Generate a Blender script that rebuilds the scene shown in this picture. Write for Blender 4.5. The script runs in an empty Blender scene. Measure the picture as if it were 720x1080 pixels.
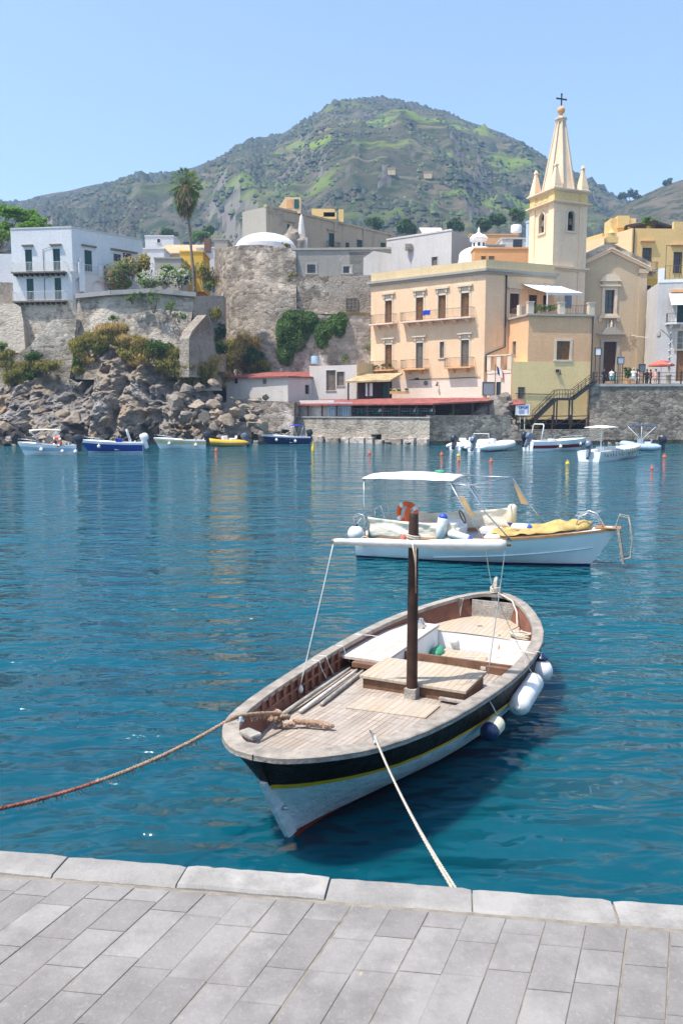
import bpy, bmesh, math, random
from mathutils import Vector, Matrix, noise
R = math.radians; PI = math.pi
random.seed(11)
sc = bpy.context.scene
COL = sc.collection

# ---------------------------------------------------------------- camera
PITCH = R(6.9); F = 870.0; CAMZ = 3.4            # photo is 720 x 1080 px
cam = bpy.data.objects.new('camera', bpy.data.cameras.new('camera'))
COL.objects.link(cam); sc.camera = cam
cam.location = (0, 0, CAMZ); cam.rotation_euler = (R(90) - PITCH, 0, 0)
cam.data.sensor_fit = 'VERTICAL'; cam.data.sensor_height = 36; cam.data.lens = 36 * F / 1080
cam.data.clip_end = 5000; cam.data.clip_start = 0.05

def ray(px, py):
    x = (px - 360) / F; y = (540 - py) / F
    return Vector((x, math.cos(PITCH) + y * math.sin(PITCH), -math.sin(PITCH) + y * math.cos(PITCH)))
def at(px, py, Y):
    d = ray(px, py); t = Y / d.y
    return Vector((d.x * t, Y, CAMZ + d.z * t))
def onz(px, py, z):
    d = ray(px, py); t = (z - CAMZ) / d.z
    return Vector((d.x * t, d.y * t, z))
def xy(px, Y, py=340): 
    p = at(px, py, Y); return Vector((p.x, p.y, 0))

# ---------------------------------------------------------------- mesh builder
class MB:
    def __init__(s): s.v = []; s.f = []; s.mi = []; s.k = 0
    def add(s, vs, fs):
        n = len(s.v); s.v += [Vector(p) for p in vs]
        for f in fs: s.f.append(tuple(i + n for i in f)); s.mi.append(s.k)
        return s
    def quad(s, a, b, c, d): return s.add([a, b, c, d], [(0, 1, 2, 3)])
    def box(s, c, d, rz=0, M=None):
        c = Vector(c); h = Vector(d) / 2; vs = []
        m = M if M is not None else Matrix.Rotation(rz, 3, 'Z')
        for x in (-1, 1):
            for y in (-1, 1):
                for z in (-1, 1): vs.append(c + m @ Vector((x * h.x, y * h.y, z * h.z)))
        return s.add(vs, [(0, 1, 3, 2), (4, 6, 7, 5), (0, 4, 5, 1), (2, 3, 7, 6), (0, 2, 6, 4), (1, 5, 7, 3)])
    def bar(s, p, q, w, h=None, up=(0, 0, 1)):
        p = Vector(p); q = Vector(q); h = h or w
        d = (q - p); L = d.length
        if L < 1e-6: return s
        d /= L; u = Vector(up)
        if abs(d.dot(u)) > .98: u = Vector((0, 1, 0))
        x = d.cross(u).normalized(); y = x.cross(d)
        vs = [a + x * (i * w / 2) + y * (j * h / 2) for a in (p, q) for i, j in ((-1, -1), (1, -1), (1, 1), (-1, 1))]
        return s.add(vs, [(3, 2, 1, 0), (4, 5, 6, 7), (0, 1, 5, 4), (1, 2, 6, 5), (2, 3, 7, 6), (3, 0, 4, 7)])
    def tube(s, path, r, n=6, close=False):
        P = [Vector(p) for p in path]; m = len(P); rs = r if isinstance(r, (list, tuple)) else [r] * m
        vs = []; px = None
        for i in range(m):
            d = (P[min(i + 1, m - 1)] - P[max(i - 1, 0)])
            if close: d = P[(i + 1) % m] - P[(i - 1) % m]
            d = d.normalized() if d.length > 1e-9 else Vector((0, 0, 1))
            if px is None:
                u = Vector((0, 0, 1)) if abs(d.z) < .9 else Vector((1, 0, 0)); px = d.cross(u).normalized()
            else:
                px = (px - d * px.dot(d)); px = px.normalized() if px.length > 1e-6 else d.orthogonal().normalized()
            py = d.cross(px)
            for k in range(n):
                a = 2 * PI * k / n; vs.append(P[i] + (px * math.cos(a) + py * math.sin(a)) * rs[i])
        fs = []
        for i in range(m if close else m - 1):
            j = (i + 1) % m
            for k in range(n): fs.append((i * n + k, i * n + (k + 1) % n, j * n + (k + 1) % n, j * n + k))
        if not close: fs += [tuple(range(n))[::-1], tuple((m - 1) * n + k for k in range(n))]
        return s.add(vs, fs)
    def lathe(s, prof, c, n=12, axis=None, rot0=0):
        c = Vector(c); M = Matrix.Identity(3)
        if axis is not None: M = Vector((0, 0, 1)).rotation_difference(Vector(axis)).to_matrix()
        vs = []; m = len(prof)
        for r, z in prof:
            for k in range(n):
                a = 2 * PI * k / n + rot0; vs.append(c + M @ Vector((max(r, 1e-4) * math.cos(a), max(r, 1e-4) * math.sin(a), z)))
        fs = [(i * n + k, i * n + (k + 1) % n, (i + 1) * n + (k + 1) % n, (i + 1) * n + k) for i in range(m - 1) for k in range(n)]
        fs += [tuple(range(n))[::-1], tuple((m - 1) * n + k for k in range(n))]
        return s.add(vs, fs)
    def prism(s, poly, z0, z1):
        n = len(poly); vs = [(p[0], p[1], z0) for p in poly] + [(p[0], p[1], z1) for p in poly]
        return s.add(vs, [tuple(range(n))[::-1], tuple(range(n, 2 * n))] + [(i, (i + 1) % n, n + (i + 1) % n, n + i) for i in range(n)])
    def extr(s, poly, vec):
        n = len(poly); v = Vector(vec); vs = [Vector(p) for p in poly]; vs += [p + v for p in vs]
        return s.add(vs, [tuple(range(n))[::-1], tuple(range(n, 2 * n))] + [(i, (i + 1) % n, n + (i + 1) % n, n + i) for i in range(n)])
    def loft(s, rings, close=True, cap=True):
        n = len(rings[0]); m = len(rings); vs = [p for r in rings for p in r]
        fs = [(i * n + k, i * n + (k + 1) % n, (i + 1) * n + (k + 1) % n, (i + 1) * n + k) for i in range(m - 1) for k in range(n if close else n - 1)]
        if cap: fs += [tuple(range(n))[::-1], tuple((m - 1) * n + k for k in range(n))]
        return s.add(vs, fs)
    def blob(s, c, r, sub=2, jit=.25, sc_=1.3, seed=0, flat=0, crease=0, cuts=0):
        bm = bmesh.new(); bmesh.ops.create_icosphere(bm, subdivisions=sub, radius=1)
        c = Vector(c); r = Vector(r) if not isinstance(r, (int, float)) else Vector((r, r, r)); o = Vector((seed * 3.7, seed * 1.3, seed * 7.1))
        vs = []; rc = random.Random(seed * 13 + 1); P = []
        for i in range(cuts): P.append((Vector((rc.gauss(0, 1), rc.gauss(0, 1), rc.gauss(0, 1))).normalized(), rc.uniform(.36, .74)))
        for v in bm.verts:
            n = v.co.normalized(); k = 1 + jit * noise.fractal(n * sc_ + o, 1, 2, 3)
            if crease: k -= crease * (noise.cell(n * 2.1 + o) - .5)
            p = n * k
            for (a, d) in P:
                e = p.dot(a) - d
                if e > 0: p = p - a * e
            if flat: p.z = max(p.z, -flat)
            vs.append(c + Vector((p.x * r.x, p.y * r.y, p.z * r.z)))
        fs = [tuple(v.index for v in f.verts) for f in bm.faces]; bm.free()
        return s.add(vs, fs)
    def leaf(s, p, size, rng, up=1.3, asp=1.6):
        d = Vector((rng.gauss(0, 1), rng.gauss(0, 1), rng.gauss(0, 1) + up)); d.normalize()
        e = d.orthogonal().normalized(); e.rotate(Matrix.Rotation(rng.uniform(0, 6.28), 3, d)); g = d.cross(e)
        a = size * .5; b = a * asp
        return s.add([p - e * a * .6, p - g * b, p + e * a, p + g * b], [(0, 1, 2, 3)])
    def cloud(s, c, r, n, size, rng, lobes=9, low=-.5, shell=.55, blade=0):
        """leaves in clumps through an ellipsoid"""
        c = Vector(c); r = Vector(r); L = []
        for i in range(lobes):
            d = Vector((rng.gauss(0, 1), rng.gauss(0, 1), rng.gauss(0, 1))).normalized()
            d.z = max(d.z, low); k = rng.uniform(.35, .8); L.append((d * k, rng.uniform(.28, .52)))
        for i in range(n):
            o, q = L[rng.randrange(lobes)]
            d = Vector((rng.gauss(0, 1), rng.gauss(0, 1), rng.gauss(0, 1))).normalized() * q * (rng.random() ** .33 if rng.random() > shell else 1)
            p = o + d
            if blade:
                b = c + Vector((p.x * r.x, p.y * r.y, p.z * r.z)); w_ = Vector((rng.gauss(0, 1), rng.gauss(0, 1), 0)).normalized() * size * .3
                s.add([b - w_, b + w_, b + Vector((rng.gauss(0, .5), rng.gauss(0, .5), rng.uniform(.5, 1.2))) * size * blade], [(0, 1, 2)]); continue
            s.leaf(c + Vector((p.x * r.x, p.y * r.y, p.z * r.z)), size * rng.uniform(.6, 1.3), rng)
        return s
    # facade boxes
    def fb(s, f, u0, u1, z0, z1, d0, d1):
        P = f.p; vs = [P(u, z, d) for d in (d0, d1) for u, z in ((u0, z0), (u1, z0), (u1, z1), (u0, z1))]
        return s.add(vs, [(3, 2, 1, 0), (4, 5, 6, 7), (0, 1, 5, 4), (1, 2, 6, 5), (2, 3, 7, 6), (3, 0, 4, 7)])
    def wall(s, f, u0, u1, z0, z1, holes=(), dep=.3):
        us = sorted({u0, u1} | {min(max(x, u0), u1) for h in holes for x in h[:2]}); zs = sorted({z0, z1} | {min(max(x, z0), z1) for h in holes for x in h[2:4]})
        for a, b in zip(us, us[1:]):
            for c, d in zip(zs, zs[1:]):
                mu = (a + b) / 2; mz = (c + d) / 2
                if any(h[0] < mu < h[1] and h[2] < mz < h[3] for h in holes): continue
                s.quad(f.p(a, c), f.p(b, c), f.p(b, d), f.p(a, d))
        for h in holes:
            a, b, c, d = h[:4]
            q = [(a, c), (b, c), (b, d), (a, d)]
            for i in range(4):
                p0 = q[i]; p1 = q[(i + 1) % 4]
                s.quad(f.p(*p0), f.p(*p1), f.p(p1[0], p1[1], -dep), f.p(p0[0], p0[1], -dep))
        return s
    def build(s, name, mat, parent=None, local=False, smooth=False, bevel=0, sub=0, origin=None, weld=False):
        me = bpy.data.meshes.new(name); o = bpy.data.objects.new(name, me); COL.objects.link(o)
        L = Vector((0, 0, 0))
        if parent is not None:
            o.parent = parent
            if not local:
                q = parent
                while q: L = L + q.location; q = q.parent
        elif not local and s.v:
            if origin is None:
                lo = Vector((min(p.x for p in s.v), min(p.y for p in s.v), min(p.z for p in s.v))); hi = Vector((max(p.x for p in s.v), max(p.y for p in s.v), 0))
                L = Vector(((lo.x + hi.x) / 2, (lo.y + hi.y) / 2, lo.z))
            else: L = Vector(origin)
            o.location = L
        me.from_pydata([p - L for p in s.v], [], s.f)
        for m in (mat if isinstance(mat, (list, tuple)) else [mat]): me.materials.append(m)
        if any(s.mi): me.polygons.foreach_set('material_index', s.mi)
        if len(s.f) < 60000:
            bm = bmesh.new(); bm.from_mesh(me)
            if weld: bmesh.ops.remove_doubles(bm, verts=bm.verts, dist=1e-4)
            bmesh.ops.recalc_face_normals(bm, faces=bm.faces); bm.to_mesh(me); bm.free()
        if smooth:
            me.shade_smooth()
            if smooth is not True: me.set_sharp_from_angle(angle=R(smooth))
        me.update()
        if bevel:
            b = o.modifiers.new('bevel', 'BEVEL'); b.width = bevel; b.segments = 2; b.limit_method = 'ANGLE'; b.angle_limit = R(40)
        if sub:
            b = o.modifiers.new('subsurf', 'SUBSURF'); b.levels = sub; b.render_levels = sub
        return o

def pieces(mb, name, mat, parent, **k):
    """every separate piece of mb becomes a part of its own"""
    p = list(range(len(mb.v)))
    def r(i):
        while p[i] != i: p[i] = p[p[i]]; i = p[i]
        return i
    for f in mb.f:
        for j in f[1:]: p[r(j)] = r(f[0])
    G = {}
    for f in mb.f: G.setdefault(r(f[0]), []).append(f)
    for fs in G.values():
        ids = sorted({i for f in fs for i in f}); m = {i: n for n, i in enumerate(ids)}
        MB().add([mb.v[i] for i in ids], [tuple(m[i] for i in f) for f in fs]).build(name, mat, parent, **k)
def tag(o, label=None, cat=None, group=None, kind=None):
    if label: o['label'] = label
    if cat: o['category'] = cat
    if group: o['group'] = group
    if kind: o['kind'] = kind
    return o
def empty(name, loc, label, cat, group=None, rz=0):
    o = bpy.data.objects.new(name, None); COL.objects.link(o); o.location = loc; o.rotation_euler.z = rz
    o.empty_display_size = .3
    return tag(o, label, cat, group)
def struct(o): o['kind'] = 'structure'; return o
def copy_tree(o, parent=None):
    c = o.copy(); COL.objects.link(c)
    if parent: c.parent = parent
    for ch in list(o.children): copy_tree(ch, c)
    return c

class Fac:
    """a facade: a vertical plane from a to b (left to right seen from outside)"""
    def __init__(s, a, b):
        s.o = Vector((a[0], a[1], 0)); d = Vector((b[0], b[1], 0)) - s.o; s.L = d.length; s.u = d / s.L; s.n = Vector((s.u.y, -s.u.x, 0))
    def p(s, u, z, d=0): return s.o + s.u * u + Vector((0, 0, z)) + s.n * d
    def uz(s, px, py):
        d = ray(px, py); c = Vector((0, 0, CAMZ)); t = (s.o - c).dot(s.n) / d.dot(s.n); q = c + d * t
        return (q - s.o).dot(s.u), q.z
    def rect(s, x0, y0, x1, y1):
        mx = (x0 + x1) / 2; my = (y0 + y1) / 2
        return (s.uz(x0, my)[0], s.uz(x1, my)[0], s.uz(mx, y1)[1], s.uz(mx, y0)[1])
# ---------------------------------------------------------------- materials (all procedural)
def nmat(name):
    m = bpy.data.materials.new(name); m.use_nodes = True; nt = m.node_tree; nt.nodes.clear()
    out = nt.nodes.new('ShaderNodeOutputMaterial'); return m, nt, out
def N(nt, t, **k):
    n = nt.nodes.new(t)
    for a, b in k.items(): setattr(n, a, b)
    return n
def rgb(c): return (c[0], c[1], c[2], 1)
def mixc(nt, fac, a, b, blend='MIX'):
    n = N(nt, 'ShaderNodeMix', data_type='RGBA', blend_type=blend)
    for i, v in ((0, fac), (6, a), (7, b)):
        if isinstance(v, (int, float)): n.inputs[i].default_value = v
        elif isinstance(v, tuple): n.inputs[i].default_value = rgb(v)
        else: nt.links.new(v, n.inputs[i])
    return n.outputs[2]
def noise_fac(nt, scale, detail=4, lo=.35, hi=.65, stretch=None, rough=.6, coord='Object', dist=0):
    tc = N(nt, 'ShaderNodeTexCoord'); src = tc.outputs[coord]
    if stretch:
        mp = N(nt, 'ShaderNodeMapping'); mp.inputs['Scale'].default_value = stretch; nt.links.new(src, mp.inputs[0]); src = mp.outputs[0]
    n = N(nt, 'ShaderNodeTexNoise'); n.inputs['Scale'].default_value = scale; n.inputs['Detail'].default_value = detail; n.inputs['Roughness'].default_value = rough; n.inputs['Distortion'].default_value = dist
    nt.links.new(src, n.inputs['Vector'])
    r = N(nt, 'ShaderNodeMapRange'); r.inputs[1].default_value = lo; r.inputs[2].default_value = hi; nt.links.new(n.outputs['Fac'], r.inputs[0])
    return r.outputs[0]
def island(nt, lo, hi):
    g = N(nt, 'ShaderNodeNewGeometry'); r = N(nt, 'ShaderNodeMapRange'); r.inputs[3].default_value = lo; r.inputs[4].default_value = hi
    nt.links.new(g.outputs['Random Per Island'], r.inputs[0]); return r.outputs[0]
def scalec(nt, col, fac):
    h = N(nt, 'ShaderNodeHueSaturation'); nt.links.new(fac, h.inputs['Value'])
    if isinstance(col, tuple): h.inputs['Color'].default_value = rgb(col)
    else: nt.links.new(col, h.inputs['Color'])
    return h.outputs[0]
def finish(nt, out, col, rough=.8, bumps=(), metal=0, spec=.3, coat=0, trans=0):
    p = N(nt, 'ShaderNodeBsdfPrincipled')
    if isinstance(col, tuple): p.inputs['Base Color'].default_value = rgb(col)
    else: nt.links.new(col, p.inputs['Base Color'])
    p.inputs['Roughness'].default_value = rough; p.inputs['Metallic'].default_value = metal; p.inputs['Specular IOR Level'].default_value = spec; p.inputs['Coat Weight'].default_value = coat
    nrm = None
    for h, st, di in bumps:
        b = N(nt, 'ShaderNodeBump'); b.inputs['Strength'].default_value = st; b.inputs['Distance'].default_value = di; nt.links.new(h, b.inputs['Height'])
        if nrm: nt.links.new(nrm, b.inputs['Normal'])
        nrm = b.outputs[0]
    if nrm: nt.links.new(nrm, p.inputs['Normal'])
    sh = p.outputs[0]
    if trans:
        t = N(nt, 'ShaderNodeBsdfTranslucent')
        if isinstance(col, tuple): t.inputs[0].default_value = rgb(col)
        else: nt.links.new(col, t.inputs[0])
        mx = N(nt, 'ShaderNodeMixShader'); mx.inputs[0].default_value = trans; nt.links.new(sh, mx.inputs[1]); nt.links.new(t.outputs[0], mx.inputs[2]); sh = mx.outputs[0]
    nt.links.new(sh, out.inputs[0])

def plain(name, c, rough=.6, var=.12, vs=2.0, metal=0, spec=.3, bump=0, bs=30, isl=0, coat=0, trans=0):
    m, nt, out = nmat(name); f = noise_fac(nt, vs)
    col = mixc(nt, f, tuple(x * (1 - var) for x in c), tuple(min(1, x * (1 + var)) for x in c))
    if isl: col = scalec(nt, col, island(nt, 1 - isl, 1 + isl))
    finish(nt, out, col, rough, [(noise_fac(nt, bs), bump, .02)] if bump else (), metal, spec, coat, trans); return m
def plaster(name, c, stain=(.25, .2, .15), amt=.5, vs=.25, rough=.9, patch=None):
    """painted render: broad fading, rain streaks, worn patches"""
    m, nt, out = nmat(name)
    col = mixc(nt, noise_fac(nt, vs, 5, .3, .7), tuple(x * .88 for x in c), tuple(min(.9, x * 1.08) for x in c))
    f = noise_fac(nt, 1.1, 6, .52, .8, (1, 1, .13), .7); g = N(nt, 'ShaderNodeMath', operation='MULTIPLY'); g.inputs[1].default_value = amt; nt.links.new(f, g.inputs[0])
    col = mixc(nt, g.outputs[0], col, stain)
    if patch: col = mixc(nt, noise_fac(nt, .33, 7, .58, .64, None, .65), col, patch)
    col = mixc(nt, noise_fac(nt, 5, 5, .3, .8), col, tuple(x * .8 for x in c))
    finish(nt, out, col, rough, [(noise_fac(nt, 8, 6), .35, .05)], spec=.15); return m
def masonry(name, c1, c2, mortar, cell=1.6, plast=None, pamt=.5, dark=(.05, .045, .04)):
    """rubble walling, partly covered with old render"""
    c1, c2, mortar, plast = [tuple(a * b for a, b in zip(c, (1.07, 1, .91))) if c else c for c in (c1, c2, mortar, plast)]
    m, nt, out = nmat(name)
    tc = N(nt, 'ShaderNodeTexCoord'); mp = N(nt, 'ShaderNodeMapping'); mp.inputs['Scale'].default_value = (cell, cell, cell * 1.7); nt.links.new(tc.outputs['Object'], mp.inputs[0])
    v = N(nt, 'ShaderNodeTexVoronoi', feature='F1'); nt.links.new(mp.outputs[0], v.inputs['Vector']); v.inputs['Scale'].default_value = 1; v.inputs['Randomness'].default_value = .85
    e = N(nt, 'ShaderNodeTexVoronoi', feature='DISTANCE_TO_EDGE'); nt.links.new(mp.outputs[0], e.inputs['Vector']); e.inputs['Scale'].default_value = 1; e.inputs['Randomness'].default_value = .85
    sep = N(nt, 'ShaderNodeSeparateColor'); nt.links.new(v.outputs['Color'], sep.inputs[0])
    col = mixc(nt, sep.outputs[0], c1, c2)
    r = N(nt, 'ShaderNodeMapRange'); r.inputs[1].default_value = 0; r.inputs[2].default_value = .09; nt.links.new(e.outputs['Distance'], r.inputs[0])
    col = mixc(nt, r.outputs[0], mortar, col)
    col = mixc(nt, noise_fac(nt, .18, 6, .35, .7), col, tuple(x * .55 for x in c1))
    if plast: col = mixc(nt, noise_fac(nt, .22, 9, .62 - .25 * pamt, .70 - .25 * pamt, None, .68), col, plast)
    f = noise_fac(nt, .9, 6, .55, .85, (1, 1, .15), .7); g = N(nt, 'ShaderNodeMath', operation='MULTIPLY'); g.inputs[1].default_value = .6; nt.links.new(f, g.inputs[0])
    col = mixc(nt, g.outputs[0], col, dark)
    col = mixc(nt, noise_fac(nt, 1.9, 7, .56, .70, None, .78), col, dark)
    finish(nt, out, col, .95, [(r.outputs[0], .7, .05), (noise_fac(nt, 3, 8), .45, .1)], spec=.1); return m
def planks(name, c1, c2, gap, length=1.4, width=.055, mort=.006, rough=.75, seam=.4, swap=False, worn=(.42, .38, .33), wamt=.5, dash=0):
    m, nt, out = nmat(name)
    tc = N(nt, 'ShaderNodeTexCoord'); mp = N(nt, 'ShaderNodeMapping'); nt.links.new(tc.outputs['Object'], mp.inputs[0])
    if swap: mp.inputs['Rotation'].default_value = (0, 0, PI / 2)
    b = N(nt, 'ShaderNodeTexBrick'); nt.links.new(mp.outputs[0], b.inputs['Vector']); b.inputs['Scale'].default_value = 1
    b.inputs['Color1'].default_value = rgb(c1); b.inputs['Color2'].default_value = rgb(c2); b.inputs['Mortar'].default_value = rgb(gap)
    b.inputs['Mortar Size'].default_value = mort; b.inputs['Brick Width'].default_value = length; b.inputs['Row Height'].default_value = width; b.inputs['Mortar Smooth'].default_value = .3
    b.offset = .37
    col = mixc(nt, noise_fac(nt, 4, 6, .4, .75, (.35, 1, 1)), b.outputs['Color'], worn)
    gr = noise_fac(nt, 60, 4, .3, .8, (.06, 1, 1) if not swap else (1, .06, 1))
    g = N(nt, 'ShaderNodeMath', operation='MULTIPLY'); g.inputs[1].default_value = .35; nt.links.new(gr, g.inputs[0])
    col = mixc(nt, g.outputs[0], col, tuple(x * .5 for x in c1))
    sp = noise_fac(nt, 9, 5, .66, .72); col = mixc(nt, sp, col, tuple(x * .55 for x in c2))
    if dash:
        wv = N(nt, 'ShaderNodeTexWave', wave_type='BANDS', bands_direction='X'); wv.inputs['Scale'].default_value = dash; wv.inputs['Distortion'].default_value = .6; wv.inputs['Detail'].default_value = 1; nt.links.new(tc.outputs['Object'], wv.inputs[0])
        r = N(nt, 'ShaderNodeMapRange'); r.inputs[1].default_value = .95; r.inputs[2].default_value = 1; r.inputs[4].default_value = .6; nt.links.new(wv.outputs['Fac'], r.inputs[0])
        k = N(nt, 'ShaderNodeMath', operation='MULTIPLY'); nt.links.new(r.outputs[0], k.inputs[0]); nt.links.new(noise_fac(nt, 5, 3, .42, .6, (1, 4, 1)), k.inputs[1]); col = mixc(nt, k.outputs[0], col, (.16, .115, .085))
    finish(nt, out, col, rough, [(b.outputs['Fac'], -seam, .004)], spec=.25); return m
def leafmat(name, c, c2, hi=1.5, lo=.5, trans=.5):
    m, nt, out = nmat(name)
    col = mixc(nt, island(nt, 0, 1), c, c2)
    col = scalec(nt, col, noise_fac(nt, .8, 3, .3, .7)) if False else mixc(nt, noise_fac(nt, .5, 3, .35, .65), col, tuple(x * .6 for x in c))
    g = N(nt, 'ShaderNodeNewGeometry'); wn = N(nt, 'ShaderNodeTexWhiteNoise', noise_dimensions='1D'); nt.links.new(g.outputs['Random Per Island'], wn.inputs['W'])
    r = N(nt, 'ShaderNodeMapRange'); r.inputs[3].default_value = lo; r.inputs[4].default_value = hi; nt.links.new(wn.outputs['Value'], r.inputs[0])
    col = scalec(nt, col, r.outputs[0])
    finish(nt, out, col, .6, (), spec=.25, trans=trans); return m
def rockmat(name, c1, c2, c3, s=.5, seed=0):
    c1, c2, c3 = [tuple(a * b for a, b in zip(c, (1.07, 1, .92))) for c in (c1, c2, c3)]
    m, nt, out = nmat(name)
    col = mixc(nt, noise_fac(nt, s, 8, .35, .65, None, .65), c1, c2)
    col = mixc(nt, noise_fac(nt, s * .45, 6, .48, .66, (1, 1, .6), .6), col, c3)
    col = mixc(nt, noise_fac(nt, s * 3.1, 8, .55, .75, (1, 1, .5), .7), col, tuple(x * .4 for x in c1))
    col = scalec(nt, col, island(nt, .75, 1.25))
    finish(nt, out, col, .95, [(noise_fac(nt, s * 2.5, 9, .2, .8, None, .7), .9, .5), (noise_fac(nt, s * 12, 6), .5, .08)], spec=.12); return m

M = {}
M['white'] = plain('white_paint', (.78, .78, .77), .45, .05, 3)
M['white_gloss'] = plain('white_gelcoat', (.8, .81, .82), .25, .05, 2, spec=.5)
M['white_old'] = plain('weathered_white_paint', (.30, .262, .22), .65, .28, 7, bump=.3, bs=60)
M['hull_white'] = plaster('hull_white_paint', (.80, .81, .81), (.60, .57, .51), .12, 1.2, .4)
M['black_paint'] = plaster('black_hull_paint', (.017, .011, .009), (.07, .05, .04), .35, 1.5, .45)
M['yellow_paint'] = plain('yellow_stripe_paint', (.98, .42, .02), .45, .15, 6)
M['red_boot'] = plain('red_antifouling', (.22, .035, .025), .7, .25, 4)
M['brown_red'] = plain('red_brown_varnish', (.21, .085, .055), .55, .22, 5, bump=.2, bs=40)
M['dark_brown'] = plain('dark_brown_wood', (.045, .022, .015), .5, .3, 8, bump=.2, bs=50)
M['varnish'] = plain('varnished_wood', (.36, .19, .08), .4, .2, 6)
M['grey_wood'] = plain('grey_weathered_wood', (.34, .31, .27), .8, .25, 9, bump=.4, bs=40)
M['hatch_side'] = plain('hatch_side_wood', (.17, .09, .055), .6, .25, 8)
M['deck'] = planks('weathered_deck', (.325, .27, .22), (.47, .395, .325), (.17, .125, .095), 1.1, .052, .005, dash=1.9)
M['deck_tan'] = planks('tan_deck', (.44, .345, .24), (.52, .43, .325), (.24, .17, .11), 1.4, .07, .004)
M['deck_pale'] = planks('pale_planks', (.58, .52, .46), (.64, .59, .53), (.36, .31, .26), 2.5, .12, .004)
M['rope'] = plain('hemp_rope', (.46, .31, .215), .9, .3, 40, bump=.6, bs=120)
M['rope_red'] = plain('reddish_rope', (.42, .15, .10), .9, .4, 14, bump=.6, bs=120)
M['rope_white'] = plain('pale_rope', (.62, .56, .46), .9, .2, 60, bump=.5, bs=150)
M['line'] = plain('thin_white_line', (.7, .68, .64), .8, .1, 40)
M['steel'] = plain('stainless_steel', (.62, .63, .64), .25, .08, 5, metal=.9)
M['fender'] = plain('white_vinyl', (.74, .72, .68), .4, .1, 9, spec=.4)
M['fender_cream'] = plain('cream_vinyl', (.68, .62, .46), .5, .12, 8)
M['fender_blue'] = plain('navy_vinyl', (.012, .025, .08), .35, .2, 6, spec=.45)
M['blue_plastic'] = plain('blue_plastic', (.03, .09, .42), .4, .15, 5)
M['canvas'] = plain('white_canvas', (.74, .73, .69), .85, .08, 2.5, bump=.15, bs=7, trans=.15)
M['canvas_old'] = plain('cream_canvas', (.74, .67, .54), .9, .12, 3, bump=.3, bs=9)
M['tarp'] = plain('yellow_tarpaulin', (.44, .31, .11), .75, .25, 4, bump=.2, bs=12)
M['orange'] = plain('orange_plastic', (.80, .13, .03), .45, .1, 4)
M['yellow_pl'] = plain('yellow_plastic', (.85, .55, .02), .4, .1, 4)
M['tan_panel'] = plain('tan_cloth_panel', (.50, .33, .16), .8, .15, 5)
M['engine'] = plain('dark_outboard_paint', (.025, .03, .045), .35, .2, 3, spec=.5)
M['engine_grey'] = plain('grey_outboard_paint', (.12, .15, .20), .35, .2, 3, spec=.5)
M['glass'] = plain('smoked_glass', (.03, .05, .06), .08, .2, 1, spec=.8)
M['blue_hull'] = plain('blue_hull_paint', (.015, .045, .30), .3, .1, 2, spec=.5)
M['navy_hull'] = plain('navy_hull_paint', (.012, .022, .10), .3, .1, 2, spec=.5)
M['maroon'] = plain('maroon_stripe_paint', (.23, .015, .025), .35, .1, 2)
M['beige'] = plain('beige_hull_paint', (.62, .50, .28), .4, .1, 2)
M['rib_yellow'] = plain('yellow_rubber', (.75, .40, .03), .6, .1, 3)
M['rib_white'] = plain('white_rubber', (.70, .71, .70), .55, .1, 3)
M['rib_blue'] = plain('pale_blue_rubber', (.36, .48, .60), .55, .1, 3)
M['navy_cloth'] = plain('navy_canvas', (.02, .05, .16), .9, .15, 4)
M['royal_cloth'] = plain('royal_blue_cloth', (.02, .05, .42), .9, .15, 4)
M['red_cloth'] = plain('salmon_cloth', (.72, .17, .12), .85, .1, 4, trans=.2)
M['green_pl'] = plain('green_plastic', (.05, .28, .16), .5, .2, 4)
M['iron'] = plain('dark_iron', (.035, .035, .038), .55, .3, 4)
M['rust'] = plain('rusty_rail', (.16, .12, .09), .8, .3, 3)
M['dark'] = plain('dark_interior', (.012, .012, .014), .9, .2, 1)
M['pane'] = plain('window_pane', (.02, .025, .03), .12, .3, .6, spec=.7)
M['sh_green'] = plain('green_shutter', (.028, .085, .080), .6, .25, 3)
M['sh_brown'] = plain('brown_shutter', (.22, .105, .035), .6, .25, 3)
M['sh_grey'] = plain('grey_shutter', (.20, .165, .125), .7, .2, 3)
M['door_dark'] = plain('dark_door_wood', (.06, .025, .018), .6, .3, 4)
M['door_brown'] = plain('brown_door_wood', (.20, .10, .045), .6, .25, 4)
M['stone_trim'] = plaster('pale_stone_trim', (.74, .61, .46), (.34, .27, .2), .4, .8)
M['pl_white'] = plaster('white_render', (.74, .74, .75), (.40, .38, .36), .3, .3)
M['pl_white2'] = plaster('grey_white_render', (.62, .59, .57), (.30, .27, .24), .55, .3)
M['pl_house'] = plaster('apricot_render', (.87, .60, .385), (.50, .30, .18), .6, .25, patch=None)
M['pl_pink'] = plaster('pink_render', (.84, .66, .54), (.62, .42, .30), .4, .25)
M['pl_cream'] = plaster('ochre_parapet', (.72, .555, .32), (.25, .2, .13), .55, .3)
M['pl_terr'] = plaster('orange_render', (.82, .49, .27), (.40, .24, .14), .5, .3)
M['pl_yell'] = plaster('pale_yellow_render', (.92, .67, .33), (.50, .34, .16), .35, .3)
M['pl_church'] = plaster('church_render', (.58, .445, .295), (.26, .24, .16), .55, .25)
M['pl_tower'] = plaster('tower_render', (.89, .66, .46), (.42, .29, .20), .6, .4)
M['pl_bright'] = plaster('golden_render', (.80, .56, .24), (.5, .33, .16), .4, .25)
M['pl_gold'] = plaster('yellow_render', (.76, .46, .07), (.45, .27, .08), .4, .25)
M['pl_peach'] = plaster('peach_render', (.82, .60, .36), (.5, .36, .22), .4, .25)
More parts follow.
